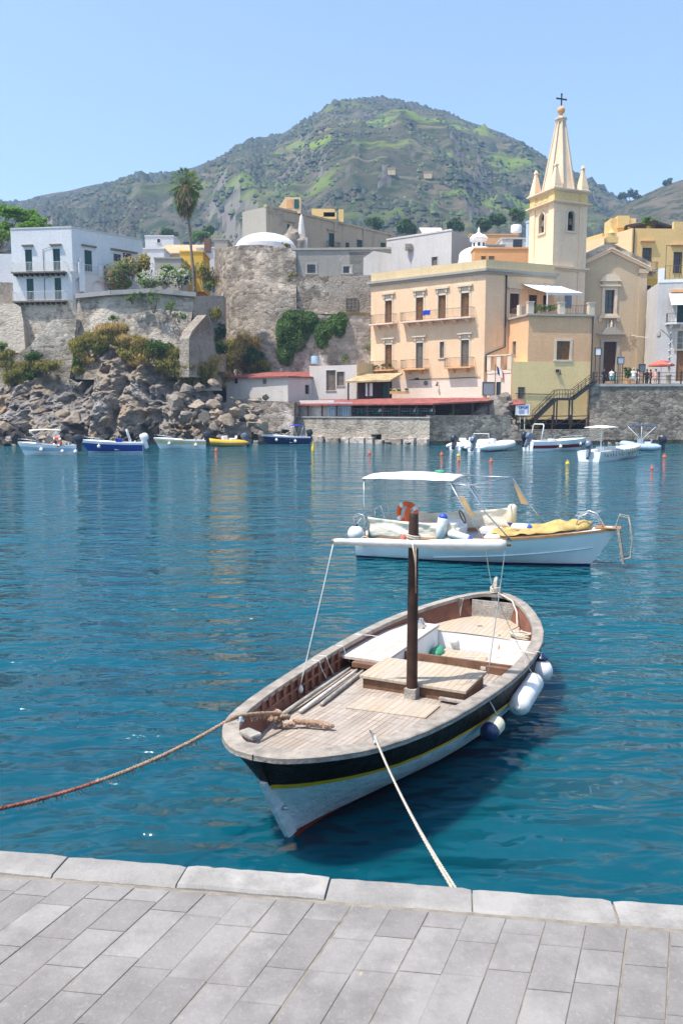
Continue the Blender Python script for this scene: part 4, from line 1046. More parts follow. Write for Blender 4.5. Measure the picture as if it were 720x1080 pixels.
def cloth(name, p0, p1, z0, z1, mat_, parent, wob=.04, seed=0, ns=30, nz=8, sag=.05):
    """a hanging side cloth with folds, edges p0 -> p1 local"""
    mb = MB(); p0 = Vector(p0); p1 = Vector(p1); d = p1 - p0; nrm = Vector((-d.y, d.x, 0)).normalized(); rows = []
    for j in range(nz + 1):
        v = j / nz; row = []
        for i in range(ns + 1):
            u = i / ns; p = p0.lerp(p1, u); top = z1(u) - sag * 4 * u * (1 - u); z = z0(u) + (top - z0(u)) * v
            f = wob * (noise.noise(Vector((u * 5 + v * 2.5, v * 2.2, seed))) + .5 * noise.noise(Vector((u * 11 - v * 3, v * 4, seed + 3))))
            row.append(Vector((p.x, p.y, z)) + nrm * f)
        rows.append(row)
    mb.loft(rows, close=False, cap=False); o = mb.build(name, M[mat_], parent, True, True)
    s_ = o.modifiers.new('thick', 'SOLIDIFY'); s_.thickness = .006; return o
gz = lambda x: .50 + .36 * (x / ML_) ** 2
cloth('side_cloth', (.35, -.86, 0), (2.45, -.93, 0), lambda u: gz(.3 + 1.85 * u) + .02, lambda u: .98 - .04 * u, 'canvas_old', MO, .055, 1)
cloth('side_cloth', (.75, .86, 0), (3.45, .90, 0), lambda u: gz(.7 + 2.7 * u) + .02, lambda u: .90 + .24 * u, 'canvas_old', MO, .06, 5)
mb = MB()   # canopy frame
fr = []
KX = (.12, 1.17)
def hoop(pts, r=.016): mb.tube([Vector((KX[0] + KX[1] * p[0], p[1], p[2])) for p in pts], r, 6)
hoop([(.25, -.90, .52), (.12, -.88, 1.25), (.10, -.82, 1.86), (.10, .82, 1.90), (.12, .88, 1.25), (.25, .90, .52)])
hoop([(2.55, -.94, .58), (2.15, -.92, 1.25), (1.86, -.86, 1.80), (1.86, .86, 1.84), (2.15, .92, 1.25), (2.55, .94, .58)])
hoop([(3.05, -.95, .60), (2.55, -.92, 1.2), (2.2, -.88, 1.78), (1.9, -.86, 1.82)]); hoop([(3.55, .92, .64), (3.1, .9, 1.3), (2.8, .86, 1.86), (1.86, .86, 1.86)])
hoop([(2.2, -.88, 1.78), (2.8, .86, 1.86)])
pieces(mb, 'canopy_pole', M['steel'], MO, local=True, smooth=True)
mb = MB(); rows = []
for i in range(21):
    u = i / 20; x = .20 + 2.15 * u
    rows.append([Vector((x, -.86 + 1.72 * j / 12, 1.875 + .10 * math.sin(PI * u) * .6 + .05 * math.sin(PI * j / 12) - .055 * math.sin(PI * u) * (1 if j in (0, 12) else 0) + .012 * noise.noise(Vector((u * 7, j * .6, 4))))) for j in range(13)])
mb.loft(rows, close=False, cap=False); cn = mb.build('canopy', M['canvas'], MO, True, True); sm = cn.modifiers.new('thick', 'SOLIDIFY'); sm.thickness = .012
mb = MB(); mb.extr([(2.50, -.90, 1.26), (2.68, -.90, 1.04), (2.40, -.90, 1.50), (2.18, -.90, 1.72)][::-1] if False else [(2.62, -.91, 1.52), (2.48, -.91, 1.54), (2.74, -.92, 1.08), (2.88, -.92, 1.06)], (0, .02, 0)); mb.build('rolled_screen', M['tan_panel'], MO, True)
mb = MB(); mb.extr([(3.42, .87, 1.74), (3.56, .88, 1.62), (3.78, .9, 1.22), (3.62, .9, 1.22)], (0, .02, 0)); mb.build('rolled_screen', M['tan_panel'], MO, True)
mb = MB(); mb.blob((1.78, .3, 1.99), (.13, .1, .05), 2, .3); mb.build('folded_cloth', M['green_pl'], MO, True, True)
KX = (0, 1); mb = MB()   # stern rail
hoop([(.02, -.80, .5), (-.02, -.82, .95), (.12, -.86, 1.05), (.28, -.9, 1.0), (.30, -.92, .55)]); hoop([(.02, .80, .5), (-.02, .82, .95), (.12, .86, 1.05), (.28, .9, .55)]); hoop([(-.02, -.82, .95), (-.02, .82, .95)]); mb.build('stern_rail', M['steel'], MO, True, True)
mb = MB()   # bow rail
for sgn in (-1, 1):
    hoop([(4.95, .30 * sgn, .82), (5.04, .27 * sgn, 1.10), (5.22, .23 * sgn, 1.20), (5.40, .20 * sgn, 1.14), (5.56, .13 * sgn, .88)], .017)
mb.build('bow_rail', M['steel'], MO, True, True)
mb = MB(); mb.box((5.65, 0, .87), (.55, .36, .035)); mb.build('bow_platform', M['varnish'], MO, True, bevel=.01)
mb = MB()   # boarding ladder
for sgn in (-1, 1): mb.bar((5.86, .15 * sgn, .88), (6.0, .15 * sgn, .10), .05, .07); hoop([(5.80, .16 * sgn, .86), (5.88, .16 * sgn, 1.16), (6.06, .16 * sgn, 1.12), (6.16, .16 * sgn, .6), (6.14, .16 * sgn, .25), (6.0, .15 * sgn, .2)], .02)
for k in range(5): z = .16 + .15 * k; x = 6.0 - .14 * (z - .1) / .78; mb.box((x, 0, z), (.10, .30, .025))
mb.build('boarding_ladder', M['grey_wood'], MO, True, 50)
# things on it
lifebuoy(mw((1.02, .15, .98)), .23, (.45, .85, .1), 'orange lifebuoy standing in the cockpit of the motor boat under its canopy')
mb = MB(); mb.blob(mw((1.08, .0, .93)), (.09, .09, .24), 3, .12); tag(mb.build('float_bag', M['orange'], smooth=True), 'orange float leaning on the lifebuoy in the motor boat', 'float')
o = empty('fender', mw((.12, -1.02, .62)), 'large round white ball fender at the motor boat stern', 'fender', 'fenders on the motor boat')
c = mw((.12, -1.05, .60)); MB().lathe([(.001, -.19)] + [(.19 * math.sin(PI * k / 14), -.19 * math.cos(PI * k / 14)) for k in range(1, 14)] + [(.001, .19)], c, 24).build('body', M['fender'], o, smooth=True)
MB().lathe([(.07, .17), (.05, .2), (.02, .24), (0, .25)], c, 12).build('neck', M['fender_blue'], o, smooth=True); hang(o, c + Vector((0, 0, .2)), mw((.2, -.9, .95)))
def fender2(a, b, r, m1, label):
    a = mw(a); b = mw(b); ax = b - a; L = ax.length; o = empty('fender', a, label, 'fender', 'fenders on the motor boat')
    mb = MB(); mb.lathe([(.02, 0), (r * .6, .02), (r, r * .6), (r, L * .8), (r * .9, L * .82)], a, 16, ax); mb.build('body', M[m1], o, smooth=True)
    mb = MB(); mb.lathe([(r * .92, L * .80), (r * .85, L * .88), (r * .5, L * .96), (.02, L)], a, 16, ax); mb.build('end_cap', M['blue_plastic'], o, smooth=True)
fender2((2.10, -.98, .56), (2.18, -.99, 1.16), .115, 'fender', 'upright white fender with blue top on the motor boat near side')
fender2((2.28, -1.0, .72), (2.86, -1.03, .58), .095, 'fender', 'white fender with blue end lying along the motor boat gunwale')
fender2((3.45, .70, 1.24), (3.42, .70, .70), .11, 'fender_cream', 'upright cream fender standing on the far side of the motor boat')
fender2((3.55, -.1, .80), (4.05, -.3, .82), .09, 'fender', 'white cushion-like fender with blue end lying on the motor boat foredeck')
# tarpaulin
mb = MB(); rows = []
for i in range(26):
    u = i / 25; x = 3.15 + 2.15 * u; p = pt(min(.98, x / (ML_ - .1)), 0, 1); hw = p.y * (.93 if u > .1 else .5)
    row = []
    for j in range(13):
        v = j / 12; y = -hw + 2 * hw * v
        h = .03 + (.04 + .12 * sst(.2, .75, u)) * (1 - abs(2 * v - 1) ** 2.5) * (1 - sst(.93, 1, u) * .4) + .09 * abs(noise.noise(Vector((u * 8, v * 3, 2)))) + .06 * noise.noise(Vector((u * 13, v * 7, 5)))
        row.append(Vector((x, y, p.z + max(.025, h) + .02)))
    rows.append(row)
mb.loft([[mw(p) for p in r] for r in rows], close=False, cap=False); tp = mb.build('tarpaulin', M['tarp'], smooth=35); tag(tp, 'crumpled yellow tarpaulin spread over the motor boat foredeck', 'tarpaulin'); sm = tp.modifiers.new('thick', 'SOLIDIFY'); sm.thickness = .01

# ---------------------------------------------------------------- small boats on the far side
def small_boat(name, stern_px, bow_px, py, Y0, Y1, label, hullmat, deckmat='white', band=None, bandq=(.35, .7), fb=(.78, 1.05), motors=(('engine', 0, 0, 20),), B=None, screen=True, top=None, arch=False, console=False, fend=(), rail=True, group='small boats moored across the harbour', boxes=()):
    a = at(stern_px, 435, Y0); b = at(bow_px, 435, Y1); a.z = b.z = 0; d = b - a; L = d.length; az = math.atan2(d.y, d.x); B = B or L * .41
    o = empty(name, a, label, 'boat', group, az); W = Matrix.Translation(a) @ Matrix.Rotation(az, 4, 'Z')
    mb, T, pt = hull_mesh(L, B, fb[0], fb[1], L * .12, [0, .08, .3, .5, .75, 1, 1.5], full=.4, tr=.88, ns=14); mb.build('hull', M[hullmat], o, True, 35, weld=True)
    if band:
        mb, _, _ = hull_mesh(L, B, fb[0], fb[1], L * .12, [bandq[0], (bandq[0] + bandq[1]) / 2, bandq[1]], off=.01, transom=False, full=.4, tr=.88, ns=14); mb.build('side_band', M[band], o, True, True)
    mb = MB(); rows = []   # deck with an open cockpit aft
    for k in range(13):
        t = .42 + .57 * k / 12; p = pt(t, 0, 1); rows.append([Vector((p.x, p.y * j, p.z + .02 + .10 * (1 - j * j) * math.sin(PI * (.15 + .8 * k / 12)))) for j in (-1, -.5, 0, .5, 1)])
    mb.loft(rows, close=False, cap=False)
    for side in (-1, 1):
        rows = []
        for k in range(9):
            t = .0 + .45 * k / 8; p = pt(t, 0, side); i = Vector((p.x, p.y - side * .2, p.z)); rows.append([p + Vector((0, side * .02, -.03)), p + Vector((0, side * .01, .03)), i + Vector((0, 0, .03)), Vector((i.x, i.y, .18))])
        mb.loft(rows, close=False, cap=False)
    mb.box((L * .24, 0, .18), (L * .46, B * .7, .03)); mb.box((.12, 0, fb[0] * .75), (.2, B * .8, fb[0] * .45)); mb.box((L * .43, 0, .42), (.06, B * .75, .5))
    mb.build('deck', M[deckmat], o, True, 40)
    for mat_, y, yaw, tilt in motors: outboard(o, -.12, fb[0] - .12, mat_, yaw, tilt, y, 1.25)
    if console or screen:
        mb = MB(); cx = L * .40
        if console: mb.box((cx, 0, .65), (.45, .6, .8)); mb.box((cx - .75, 0, .5), (.4, .7, .5)); mb.build('console', M['white'], o, True, bevel=.05)
        mb = MB(); w_ = .34 if console else B * .36; zb = (1.0 if console else fb[0] + .16)
        mb.extr([(cx + .22, -w_, zb), (cx + .22, w_, zb), (cx + .02, w_ * .85, zb + .36), (cx + .02, -w_ * .85, zb + .36)], (.02, 0, .01)); mb.build('windscreen', M['glass'], o, True)
        mb = MB(); mb.box((L * .2, 0, .5), (.5, B * .62, .35)); mb.box((L * .13, 0, .78), (.12, B * .62, .3)); mb.build('seat', M['white'], o, True, bevel=.05)
    if rail:
        mb = MB()
        for side in (-1, 1): mb.tube([pt(t, 0, side) * 1 + Vector((-.02, -side * .08, h)) for t, h in ((.62, .05), (.68, .24), (.8, .28), (.92, .28), (.985, .24))], .016, 5)
        mb.build('bow_rail', M['steel'], o, True, True)
    if arch:
        x0, h, mt = arch; mb = MB()
        mb.tube([(x0 - .25, -B * .42, fb[0]), (x0, -B * .40, h - .12), (x0 + .03, -B * .34, h), (x0 + .03, B * .34, h), (x0, B * .40, h - .12), (x0 - .25, B * .42, fb[0])], .045, 7); mb.build('roll_bar', M[mt], o, True, True)
    if top:
        x0, x1, h, mt, tilt = top; mb = MB(); rows = []
        for k in range(9):
            u = k / 8; rows.append([Vector((x0 + (x1 - x0) * u, B * .42 * j, h + tilt * u + .07 * math.sin(PI * u) + .06 * (1 - j * j))) for j in (-1, -.5, 0, .5, 1)])
        mb.loft(rows, close=False, cap=False); c_ = mb.build('bimini_top', M[mt], o, True, True); s_ = c_.modifiers.new('thick', 'SOLIDIFY'); s_.thickness = .03
        mb = MB(); xm = (x0 + x1) / 2
        for side in (-1, 1):
            for xe in (x0 + .05, x1 - .05): mb.tube([(xm + (xe - xm) * .25, side * B * .44, fb[0]), (xe, side * B * .42, h + tilt * (xe - x0) / (x1 - x0))], .02, 5)
        mb.build('bimini_frame', M['steel'], o, True, True)
    for (x, y, z, dx, dy, dz, mt, nm) in boxes:
        MB().box((x, y, z), (dx, dy, dz)).build(nm, M[mt], o, True, bevel=.03)
    for t, side, z in fend:
        p = pt(t, .3, side); q = W @ Vector((p.x, p.y + side * .13, z)); f = MB().lathe([(.001, -.15)] + [(.15 * math.sin(PI * k / 8), -.15 * math.cos(PI * k / 8)) for k in range(1, 8)] + [(.05, .16), (.03, .2), (0, .21)], q, 12).build('fender', M['fender'] if z < 9 else M['fender_cream'], smooth=True)
        tag(f, 'small white ball fender hanging on the side of the ' + label.split(' moored')[0].split(' with')[0], 'fender', 'ball fenders on the far boats')
    return o, W, pt
def rib(name, stern_px, bow_px, Y0, Y1, label, tubemat, motors, top=None, stripe=None, seats=True, B=1.9, r=.30, cons=True, group='small boats moored across the harbour'):
    a = at(stern_px, 435, Y0); b = at(bow_px, 435, Y1); a.z = b.z = 0; d = b - a; L = d.length; az = math.atan2(d.y, d.x); o = empty(name, a, label, 'boat', group, az); W = Matrix.Translation(a) @ Matrix.Rotation(az, 4, 'Z')
    P = []; hw = B / 2 - r
    for k in range(33):
        u = -1 + 2 * k / 32; s_ = abs(u)
        if s_ > .42: x = (1 - s_) / .58 * (L * .66); y = hw * (1 if u > 0 else -1)
        else:
            th = s_ / .42 * PI / 2; x = L * .66 + (L * .34 - r) * math.cos(th); y = hw * math.sin(th) ** .85 * (1 if u > 0 else -1)
        P.append(Vector((x - .15, y, .36 + .22 * sst(L * .45, L, x))))
    rr = [r * (.45 if k in (0, 32) else .8 if k in (1, 31) else 1) for k in range(33)]
    MB().tube(P, rr, 12).build('inflatable_tube', M[tubemat], o, True, True)
    if stripe: MB().tube([p + Vector((0, (r * .96) * (1 if p.y > 0 else -1) if p.x < L * .7 else 0, -.02)) for p in P], .04, 6).build('rubbing_strip', M[stripe], o, True, True)
    mb, T, pt = hull_mesh(L * .9, B * .72, .32, .5, L * .12, [0, .5, 1, 1.5], full=.4, tr=.9, ns=12); mb.build('hull', M['white_gloss'], o, True, 40, weld=True)
    MB().box((L * .38, 0, .32), (L * .7, B * .55, .04)).build('floor', M['white'], o, True)
    if cons:
        mb = MB(); mb.box((L * .46, 0, .70), (.5, .55, .75)); mb.box((L * .28, 0, .58), (.55, .8, .5)); mb.box((L * .2, 0, .92), (.12, .75, .3)); mb.build('console', M['white'], o, True, bevel=.07)
        MB().extr([(L * .5, -.25, 1.05), (L * .5, .25, 1.05), (L * .47, .2, 1.38), (L * .47, -.2, 1.38)], (.02, 0, 0)).build('windscreen', M['glass'], o, True)
    for mat_, y, yaw, tilt in motors: outboard(o, -.12, .45, mat_, yaw, tilt, y, 1.25)
    if top:
        x0, x1, h, mt = top; mb = MB(); rows = []
        for k in range(9):
            u = k / 8; rows.append([Vector((x0 + (x1 - x0) * u, B * .45 * j, h + .05 * math.sin(PI * u) + .05 * (1 - j * j))) for j in (-1, -.5, 0, .5, 1)])
        mb.loft(rows, close=False, cap=False); c_ = mb.build('bimini_top', M[mt], o, True, True); s_ = c_.modifiers.new('thick', 'SOLIDIFY'); s_.thickness = .03
        mb = MB(); xm = (x0 + x1) / 2
        for side in (-1, 1):
            for xe in (x0 + .05, xm, x1 - .05): mb.tube([(xm + (xe - xm) * -.35, side * B * .4, .55), (xe, side * B * .45, h)], .022, 5)
        mb.build('bimini_frame', M['white'], o, True, True)
    return o, W
o, W, p_ = small_boat('motorboat', 79, 17, 481, 67, 65.5, 'white motorboat with cream canopy and an orange lifebuoy on its side', 'white_gloss', band='rib_blue', bandq=(.3, .62), top=(1.1, 3.5, 1.95, 'canvas_old', 0), fend=((.25, 1, .3), (.62, 1, .45), (.02, 1, .25)), motors=(('engine', -.25, 0, 22), ('engine', .3, 0, 15)), boxes=((.6, .2, .7, .4, .5, .4, 'navy_cloth', 'engine_well_cover'),))
lifebuoy(W @ Vector((1.45, .82, 1.05)), .34, (.25, 1, .05), 'orange lifebuoy hung on the rail of the far left white motorboat')
small_boat('motorboat', 150, 84, 476, 72, 71, 'motorboat with bright blue hull and white outboard moored second from the left', 'white_gloss', band='blue_hull', bandq=(.22, .92), arch=(1.3, 1.9, 'white'), fend=((.72, 1, .5),), motors=(('white', -.2, .2, 25), ('white', .3, 0, 20)), boxes=((2.0, .1, .95, .5, .9, .35, 'royal_cloth', 'seat_cover'),))
small_boat('motorboat', 216, 161, 473, 78, 77, 'white motorboat with beige upper hull and pale roll bar', 'white_gloss', band='beige', bandq=(.12, .50), arch=(1.15, 2.05, 'white_old'), fend=((.2, 1, .35), (.72, 1, .5)), boxes=((2.1, .1, .85, .6, .8, .3, 'tan_panel', 'sun_pad'),))
o, W = rib('inflatable_boat', 258, 211, 83, 81.5, 'yellow inflatable boat with grey stripe and dark outboards', 'rib_yellow', (('engine', -.3, 0, 35), ('engine_grey', .3, .2, 45)), stripe='engine_grey', B=2.0)
small_boat('motorboat', 325, 276, 468, 89, 87.5, 'navy blue motorboat with a small blue sunshade moored by the restaurant', 'white_gloss', band='navy_hull', bandq=(.15, .98), top=(.7, 1.9, 1.95, 'royal_cloth', 0), fend=((.35, 1, .35), (.75, 1, .5)), boxes=((2.9, 0, .82, .9, 1.1, .2, 'canvas', 'sun_pad'),))
rib('inflatable_boat', 480, 519, 74.5, 79, 'white inflatable boat with black outboard below the rocky wall', 'rib_white', (('engine', 0, 0, 18),), B=2.1)
o, W = rib('inflatable_boat', 500, 541, 71, 76, 'white inflatable boat with grey outboard and thin roll bar', 'rib_white', (('engine_grey', 0, 0, 28),), B=2.1)
MB().tube([(1.2, -.8, .5), (1.15, -.75, 1.55), (1.15, .75, 1.55), (1.2, .8, .5)], .03, 6).build('roll_bar', M['white'], o, True, True)
small_boat('motorboat', 557, 619, 477, 73, 74.5, 'white motorboat with a dark red side stripe and tall roll bar', 'white_gloss', band='maroon', bandq=(.40, .72), fb=(.85, 1.1), arch=(1.0, 2.35, 'white'), fend=((.45, -1, .4), (.86, -1, .6)), motors=(('engine_grey', -.3, .3, 35), ('engine', .3, 0, 20)), console=True)
o, W, p_ = small_boat('fishing_boat', 622, 677, 489, 57, 65, 'old white open boat with a small square sunshade on a pole', 'white', fb=(.7, .9), rail=False, screen=False, motors=(('engine_grey', 0, .2, 30),), B=1.9, boxes=((1.5, .3, .6, .7, .5, .4, 'white', 'locker'), (2.7, .2, .7, .6, .6, .5, 'white', 'locker'), (3.6, -.2, .75, .5, .5, .4, 'canvas', 'locker')))
mb = MB(); mb.tube([(2.1, 0, .3), (2.1, 0, 2.35)], .035, 6); mb.build('sunshade_pole', M['white'], o, True); mb = MB(); mb.loft([[Vector((2.1 + x * 1.0, y * .85, 2.3 + z)) for x, y in ((-1, -1), (0, -1.02), (1, -1), (1, 1), (0, 1.02), (-1, 1))] for z in (0, .05)] + [[Vector((2.1 + x * .25, y * .2, 2.48)) for x, y in ((-1, -1), (0, -1.02), (1, -1), (1, 1), (0, 1.02), (-1, 1))]]); mb.build('sunshade', M['canvas'], o, True)
mb = MB(); rg = random.Random(3)
for k in range(16):
    t = k / 16; p = p_(.05 + .8 * t, 0, -1); p = p + Vector((0, -.03, .04)); q = p_(.05 + .8 * (t + .045), .45 + .2 * rg.random(), -1) + Vector((0, -.06, 0)); mb.tube([p, (p + q) / 2 + Vector((0, -.03, -.05)), q], .035, 5)
mb.build('rope_fringe', M['rope_white'], o, True, True)
rib('inflatable_boat', 697, 652, 73, 74.5, 'pale blue inflatable boat with a navy sunshade at the far right', 'rib_blue', (('engine', 0, 0, 15),), top=(.3, 2.7, 2.15, 'navy_cloth'), B=2.0)
# buoys
def buoy(px, py, r, mat_, label, shape='ball', group='mooring buoys in the harbour'):
    r *= .46
    p = onz(px, py + 1.5, 0); o = empty('mooring_buoy', p, label, 'buoy', group)
    if shape == 'ball': MB().lathe([(.001, -r * .7)] + [(r * math.sin(PI * k / 10), r * .3 - r * math.cos(PI * k / 10)) for k in range(1, 10)] + [(.06, r * 1.3), (.06, r * 1.45), (0, r * 1.47)], p, 16).build('body', M[mat_], o, smooth=True)
    else: MB().lathe([(r * .8, -.1), (r, .1), (r * .9, .3), (r * .45, .5), (r * .3, .7), (r * .35, .75), (0, .85)], p, 14).build('body', M[mat_], o, smooth=35)
    MB().tube(ring_pts(p + Vector((0, 0, r * 1.55 if shape == 'ball' else .9)), .07, (0, 1, 0), 10), .02, 5, True).build('ring', M['steel'], o, smooth=True)
buoy(330, 474, .33, 'yellow_pl', 'yellow conical buoy floating beside the navy motorboat', 'cone')
buoy(228, 474, .30, 'orange', 'orange ball buoy floating behind the beige boat stern')
buoy(389.5, 477, .30, 'orange', 'orange ball buoy floating alone before the restaurant wall')
buoy(465.5, 478.5, .28, 'orange', 'orange ball buoy at the left end of the white inflatables')
buoy(483, 479.5, .27, 'yellow_pl', 'yellow ball buoy between the two white inflatable boats')
buoy(483.5, 484.5, .24, 'orange', 'orange ball buoy just in front of the yellow one')
buoy(517.5, 485.5, .26, 'orange', 'orange ball buoy under the right white inflatable boat')
buoy(598, 488, .30, 'yellow_pl', 'yellow ball buoy between the red-striped boat and the old open boat')
buoy(700, 481, .30, 'orange', 'orange ball buoy floating under the pale blue inflatable')
buoy(687, 493, .22, 'orange', 'small faded orange buoy nearest the right edge')
# ---------------------------------------------------------------- building helpers
def dirpt(p, ang, L): return Vector((p.x + L * math.cos(ang), p.y + L * math.sin(ang), 0))
def hit(p, d, px):       # where the plan line p + t d meets the picture column px (through the eye)
    k = ray(px, 340); k = k.x / k.y
    t = (k * p.y - p.x) / (d.x - k * d.y); return Vector((p.x + t * d.x, p.y + t * d.y, 0))
def opening(root, f, r, kind='shutter', m='sh_brown', frame='stone_trim', fw=.14, crown=0, dep=.22, out=.05, name='window', sill=True):
    """a window or door in the hole r of facade f: surround part with its pane or shutters below it"""
    u0, u1, z0, z1 = r
    mb = MB(); 
    if fw:
        mb.fb(f, u0 - fw, u0, z0, z1, -.05, out); mb.fb(f, u1, u1 + fw, z0, z1, -.05, out); mb.fb(f, u0 - fw, u1 + fw, z1, z1 + fw, -.05, out)
        if sill: mb.fb(f, u0 - fw * 1.3, u1 + fw * 1.3, z0 - fw * .8, z0, -.05, out + .06)
    if crown:
        mb.fb(f, u0 - fw * .9, u1 + fw * .9, z1 + fw, z1 + crown * .75, -.03, out * .6); mb.fb(f, u0 - fw * 2.2, u1 + fw * 2.2, z1 + crown * .75, z1 + crown, -.03, out + .22)
        for k in range(3):
            c = u0 + (u1 - u0) * (k + .5) / 3; mb.fb(f, c - .12, c + .12, z1 + crown * .35, z1 + crown * .68, 0, out * .6 + .05)
        for c in (u0 - fw * .4, u1 + fw * .4): mb.fb(f, c - .09, c + .09, z1 + crown * .30, z1 + crown * .75, 0, out + .13)
    if not mb.v: mb.fb(f, u0, u1, z0 - .06, z0, -dep, .03)
    w_ = mb.build(name, M[frame], root)
    mb = MB()
    if kind == 'pane':
        mb.fb(f, u0, u1, z0, z1, -dep - .03, -dep + .02); mb.build('pane', M[m], w_)
        mb = MB(); c = (u0 + u1) / 2; mb.fb(f, c - .03, c + .03, z0, z1, -dep, -dep + .06)
        for k in (1, 2): zz = z0 + (z1 - z0) * k / 3; mb.fb(f, u0, u1, zz - .025, zz + .025, -dep, -dep + .055)
        for a, b in ((u0, u0 + .06), (u1 - .06, u1)): mb.fb(f, a, b, z0, z1, -dep, -dep + .065)
        mb.build('sash', M['dark_brown' if m == 'pane' else frame], w_)
    else:
        c = (u0 + u1) / 2
        for a, b in ((u0, c - .015), (c + .015, u1)):
            mb.fb(f, a, b, z0, z1, -dep - .02, -dep + .02)
            for p, q, r0, r1 in ((a, a + .07, z0, z1), (b - .07, b, z0, z1), (a + .07, b - .07, z0, z0 + .1), (a + .07, b - .07, z1 - .1, z1), (a + .07, b - .07, (z0 + z1) / 2 - .05, (z0 + z1) / 2 + .05)): mb.fb(f, p, q, r0, r1, -dep + .02, -dep + .065)
            k = z0 + .16
            while k < z1 - .16:
                mb.fb(f, a + .07, b - .07, k, k + .05, -dep + .02, -dep + .045); k += .13
        mb.fb(f, c - .02, c + .02, z0, z1, -dep - .02, -dep + .01); mb.build('shutter', M[m], w_)
    return w_
def railing(mb, f, u0, u1, z, h, d, step=.16, r=.022, ends=True):
    for zz in (z + .08, z + h): mb.fb(f, u0, u1, zz - .02, zz + .02, d - .02, d + .02)
    n = max(2, int((u1 - u0) / step))
    for k in range(n + 1): u = u0 + (u1 - u0) * k / n; mb.fb(f, u - r / 2, u + r / 2, z + .1, z + h - .02, d - r / 2, d + r / 2)
    if ends:
        for u in (u0, u1):
            for zz in (z + .08, z + h): mb.fb(f, u - .02, u + .02, zz - .02, zz + .02, .02, d - .02)
            for k in range(1, max(2, int(d / step))): dd = d * k / max(2, int(d / step)); mb.fb(f, u - r / 2, u + r / 2, z + .1, z + h - .02, dd - r / 2, dd + r / 2)
def balcony(root, f, u0, u1, z, h=1.05, d=.95, slab='stone_trim', rail='rust', br=4, under=True):
    mb = MB(); mb.fb(f, u0, u1, z - .16, z, -.02, d)
    if under:
        for k in range(br):
            c = u0 + (u1 - u0) * (k + .5) / br
            P = [f.p(c - .12, z - .16, 0), f.p(c - .12, z - .16, d * .85), f.p(c - .12, z - .30, d * .8), f.p(c - .12, z - .62, .1), f.p(c - .12, z - .66, 0)]
            mb.extr(P, f.u * .24)
    b = mb.build('balcony', M[slab], root)
    mb = MB(); railing(mb, f, u0 + .04, u1 - .04, z, h, d - .05); mb.build('railing', M[rail], b); return b
def blk(root, poly, z0, z1, mat_, holes={}, name='wall', top=True, dep=.25):
    mb = MB(); n = len(poly); fs = []
    for i in range(n):
        f = Fac(poly[i], poly[(i + 1) % n]); fs.append(f)
        mb.wall(f, 0, f.L, z0, z1, holes.get(i, ()), dep)
    if top: mb.add([(p.x, p.y, z1) for p in poly], [tuple(range(n))])
    o = mb.build(name, M[mat_], root); return o, fs
def ring_trim(root, poly, z0, z1, out, mat_, name='cornice', edges=None):
    """a moulding round the wall head"""
    mb = MB(); n = len(poly); c = sum((p for p in poly), Vector()) / n
    def off(d):
        r = []
        for i in range(n):
            a = Fac(poly[i - 1], poly[i]).n; b = Fac(poly[i], poly[(i + 1) % n]).n; k = 1 + a.dot(b); v = (a + b) / max(k, .25); r.append(poly[i] + v * d)
        return r
    O = off(out); O2 = off(out * .45); I = off(-.02)
    rows = [[(p.x, p.y, z) for p in q] for q, z in ((I, z0), (O2, z0), (O2, z0 + (z1 - z0) * .4), (O, z0 + (z1 - z0) * .5), (O, z1), (I, z1))]
    vs = [p for r in rows for p in r]; mb.add(vs, [(i * n + k, i * n + (k + 1) % n, (i + 1) * n + (k + 1) % n, (i + 1) * n + k) for i in range(5) for k in range(n)])
    return mb.build(name, M[mat_], root)
def poly4(A, C, E, depth=None, back=None):
    """front-left A, near corner C, right end E, and a back point"""
    return [A, C, E, A + (E - C)] if back is None else [A, C, E] + back
def rz(f, px, py): return f.uz(px, py)[1]

# ---------------------------------------------------------------- yellow house on the quay
C = xy(511, 95); dL = Vector((-.79, .61, 0)); dR = Vector((.92, .39, 0))
A = hit(C, dL, 391); E = hit(C, dR, 583)
fL = Fac(A, C); fR = Fac(C, E)
YH = empty('yellow_house', (C.x - 5, C.y + 6, 5), 'tall apricot house with brown shutters and stone balconies beside the church', 'house')
zt = rz(fR, 511, 288); zpar = rz(fR, 511, 273.5); zb = 3.0
wins = {'D1': (406, 317, 413.2, 341), 'D2': (438.4, 313.5, 446.2, 338.8), 'D3': (461.8, 311.6, 469.8, 337.2), 'D4': (485.8, 309, 494.4, 335), 'L1': (406, 363, 413.2, 390), 'L2': (438.4, 361, 446, 388.5), 'L3': (463.6, 360.5, 468.2, 377.5), 'L4': (485.8, 359.5, 494.2, 387.5), 'V1': (437, 398.5, 441.5, 404)}
RL = {k: fL.rect(*v) for k, v in wins.items()}
# keep the storey lines level
for row in (('D1', 'D2', 'D3', 'D4'), ('L1', 'L2', 'L4')):
    z0 = sum(RL[k][2] for k in row) / len(row); z1 = sum(RL[k][3] for k in row) / len(row)
    for k in row: RL[k] = (RL[k][0], RL[k][1], z0, z1)
RR = {k: fR.rect(*v) for k, v in {'W1': (537, 309.5, 547, 331), 'W2': (557, 311, 566, 331), 'W3': (572, 311.5, 576.5, 329)}.items()}
back = [E + Vector((-2, 9, 0)), A + Vector((5, 6, 0))]
poly = [A, C, E] + back
blk(YH, poly, zb, zt, 'pl_house', {0: list(RL.values()), 1: list(RR.values())})
zpk = RL['L1'][2] - 1.35
mb = MB(); mb.fb(fL, 0.02, fL.L - .02, zb, zpk, 0, .03); mb.build('plinth', M['pl_pink'], YH)
ring_trim(YH, poly, zt - .05, zt + .5, .42, 'pl_grey')
ip = [p for p in poly]
blk(YH, ip, zt + .5, zpar, 'pl_cream', name='parapet')
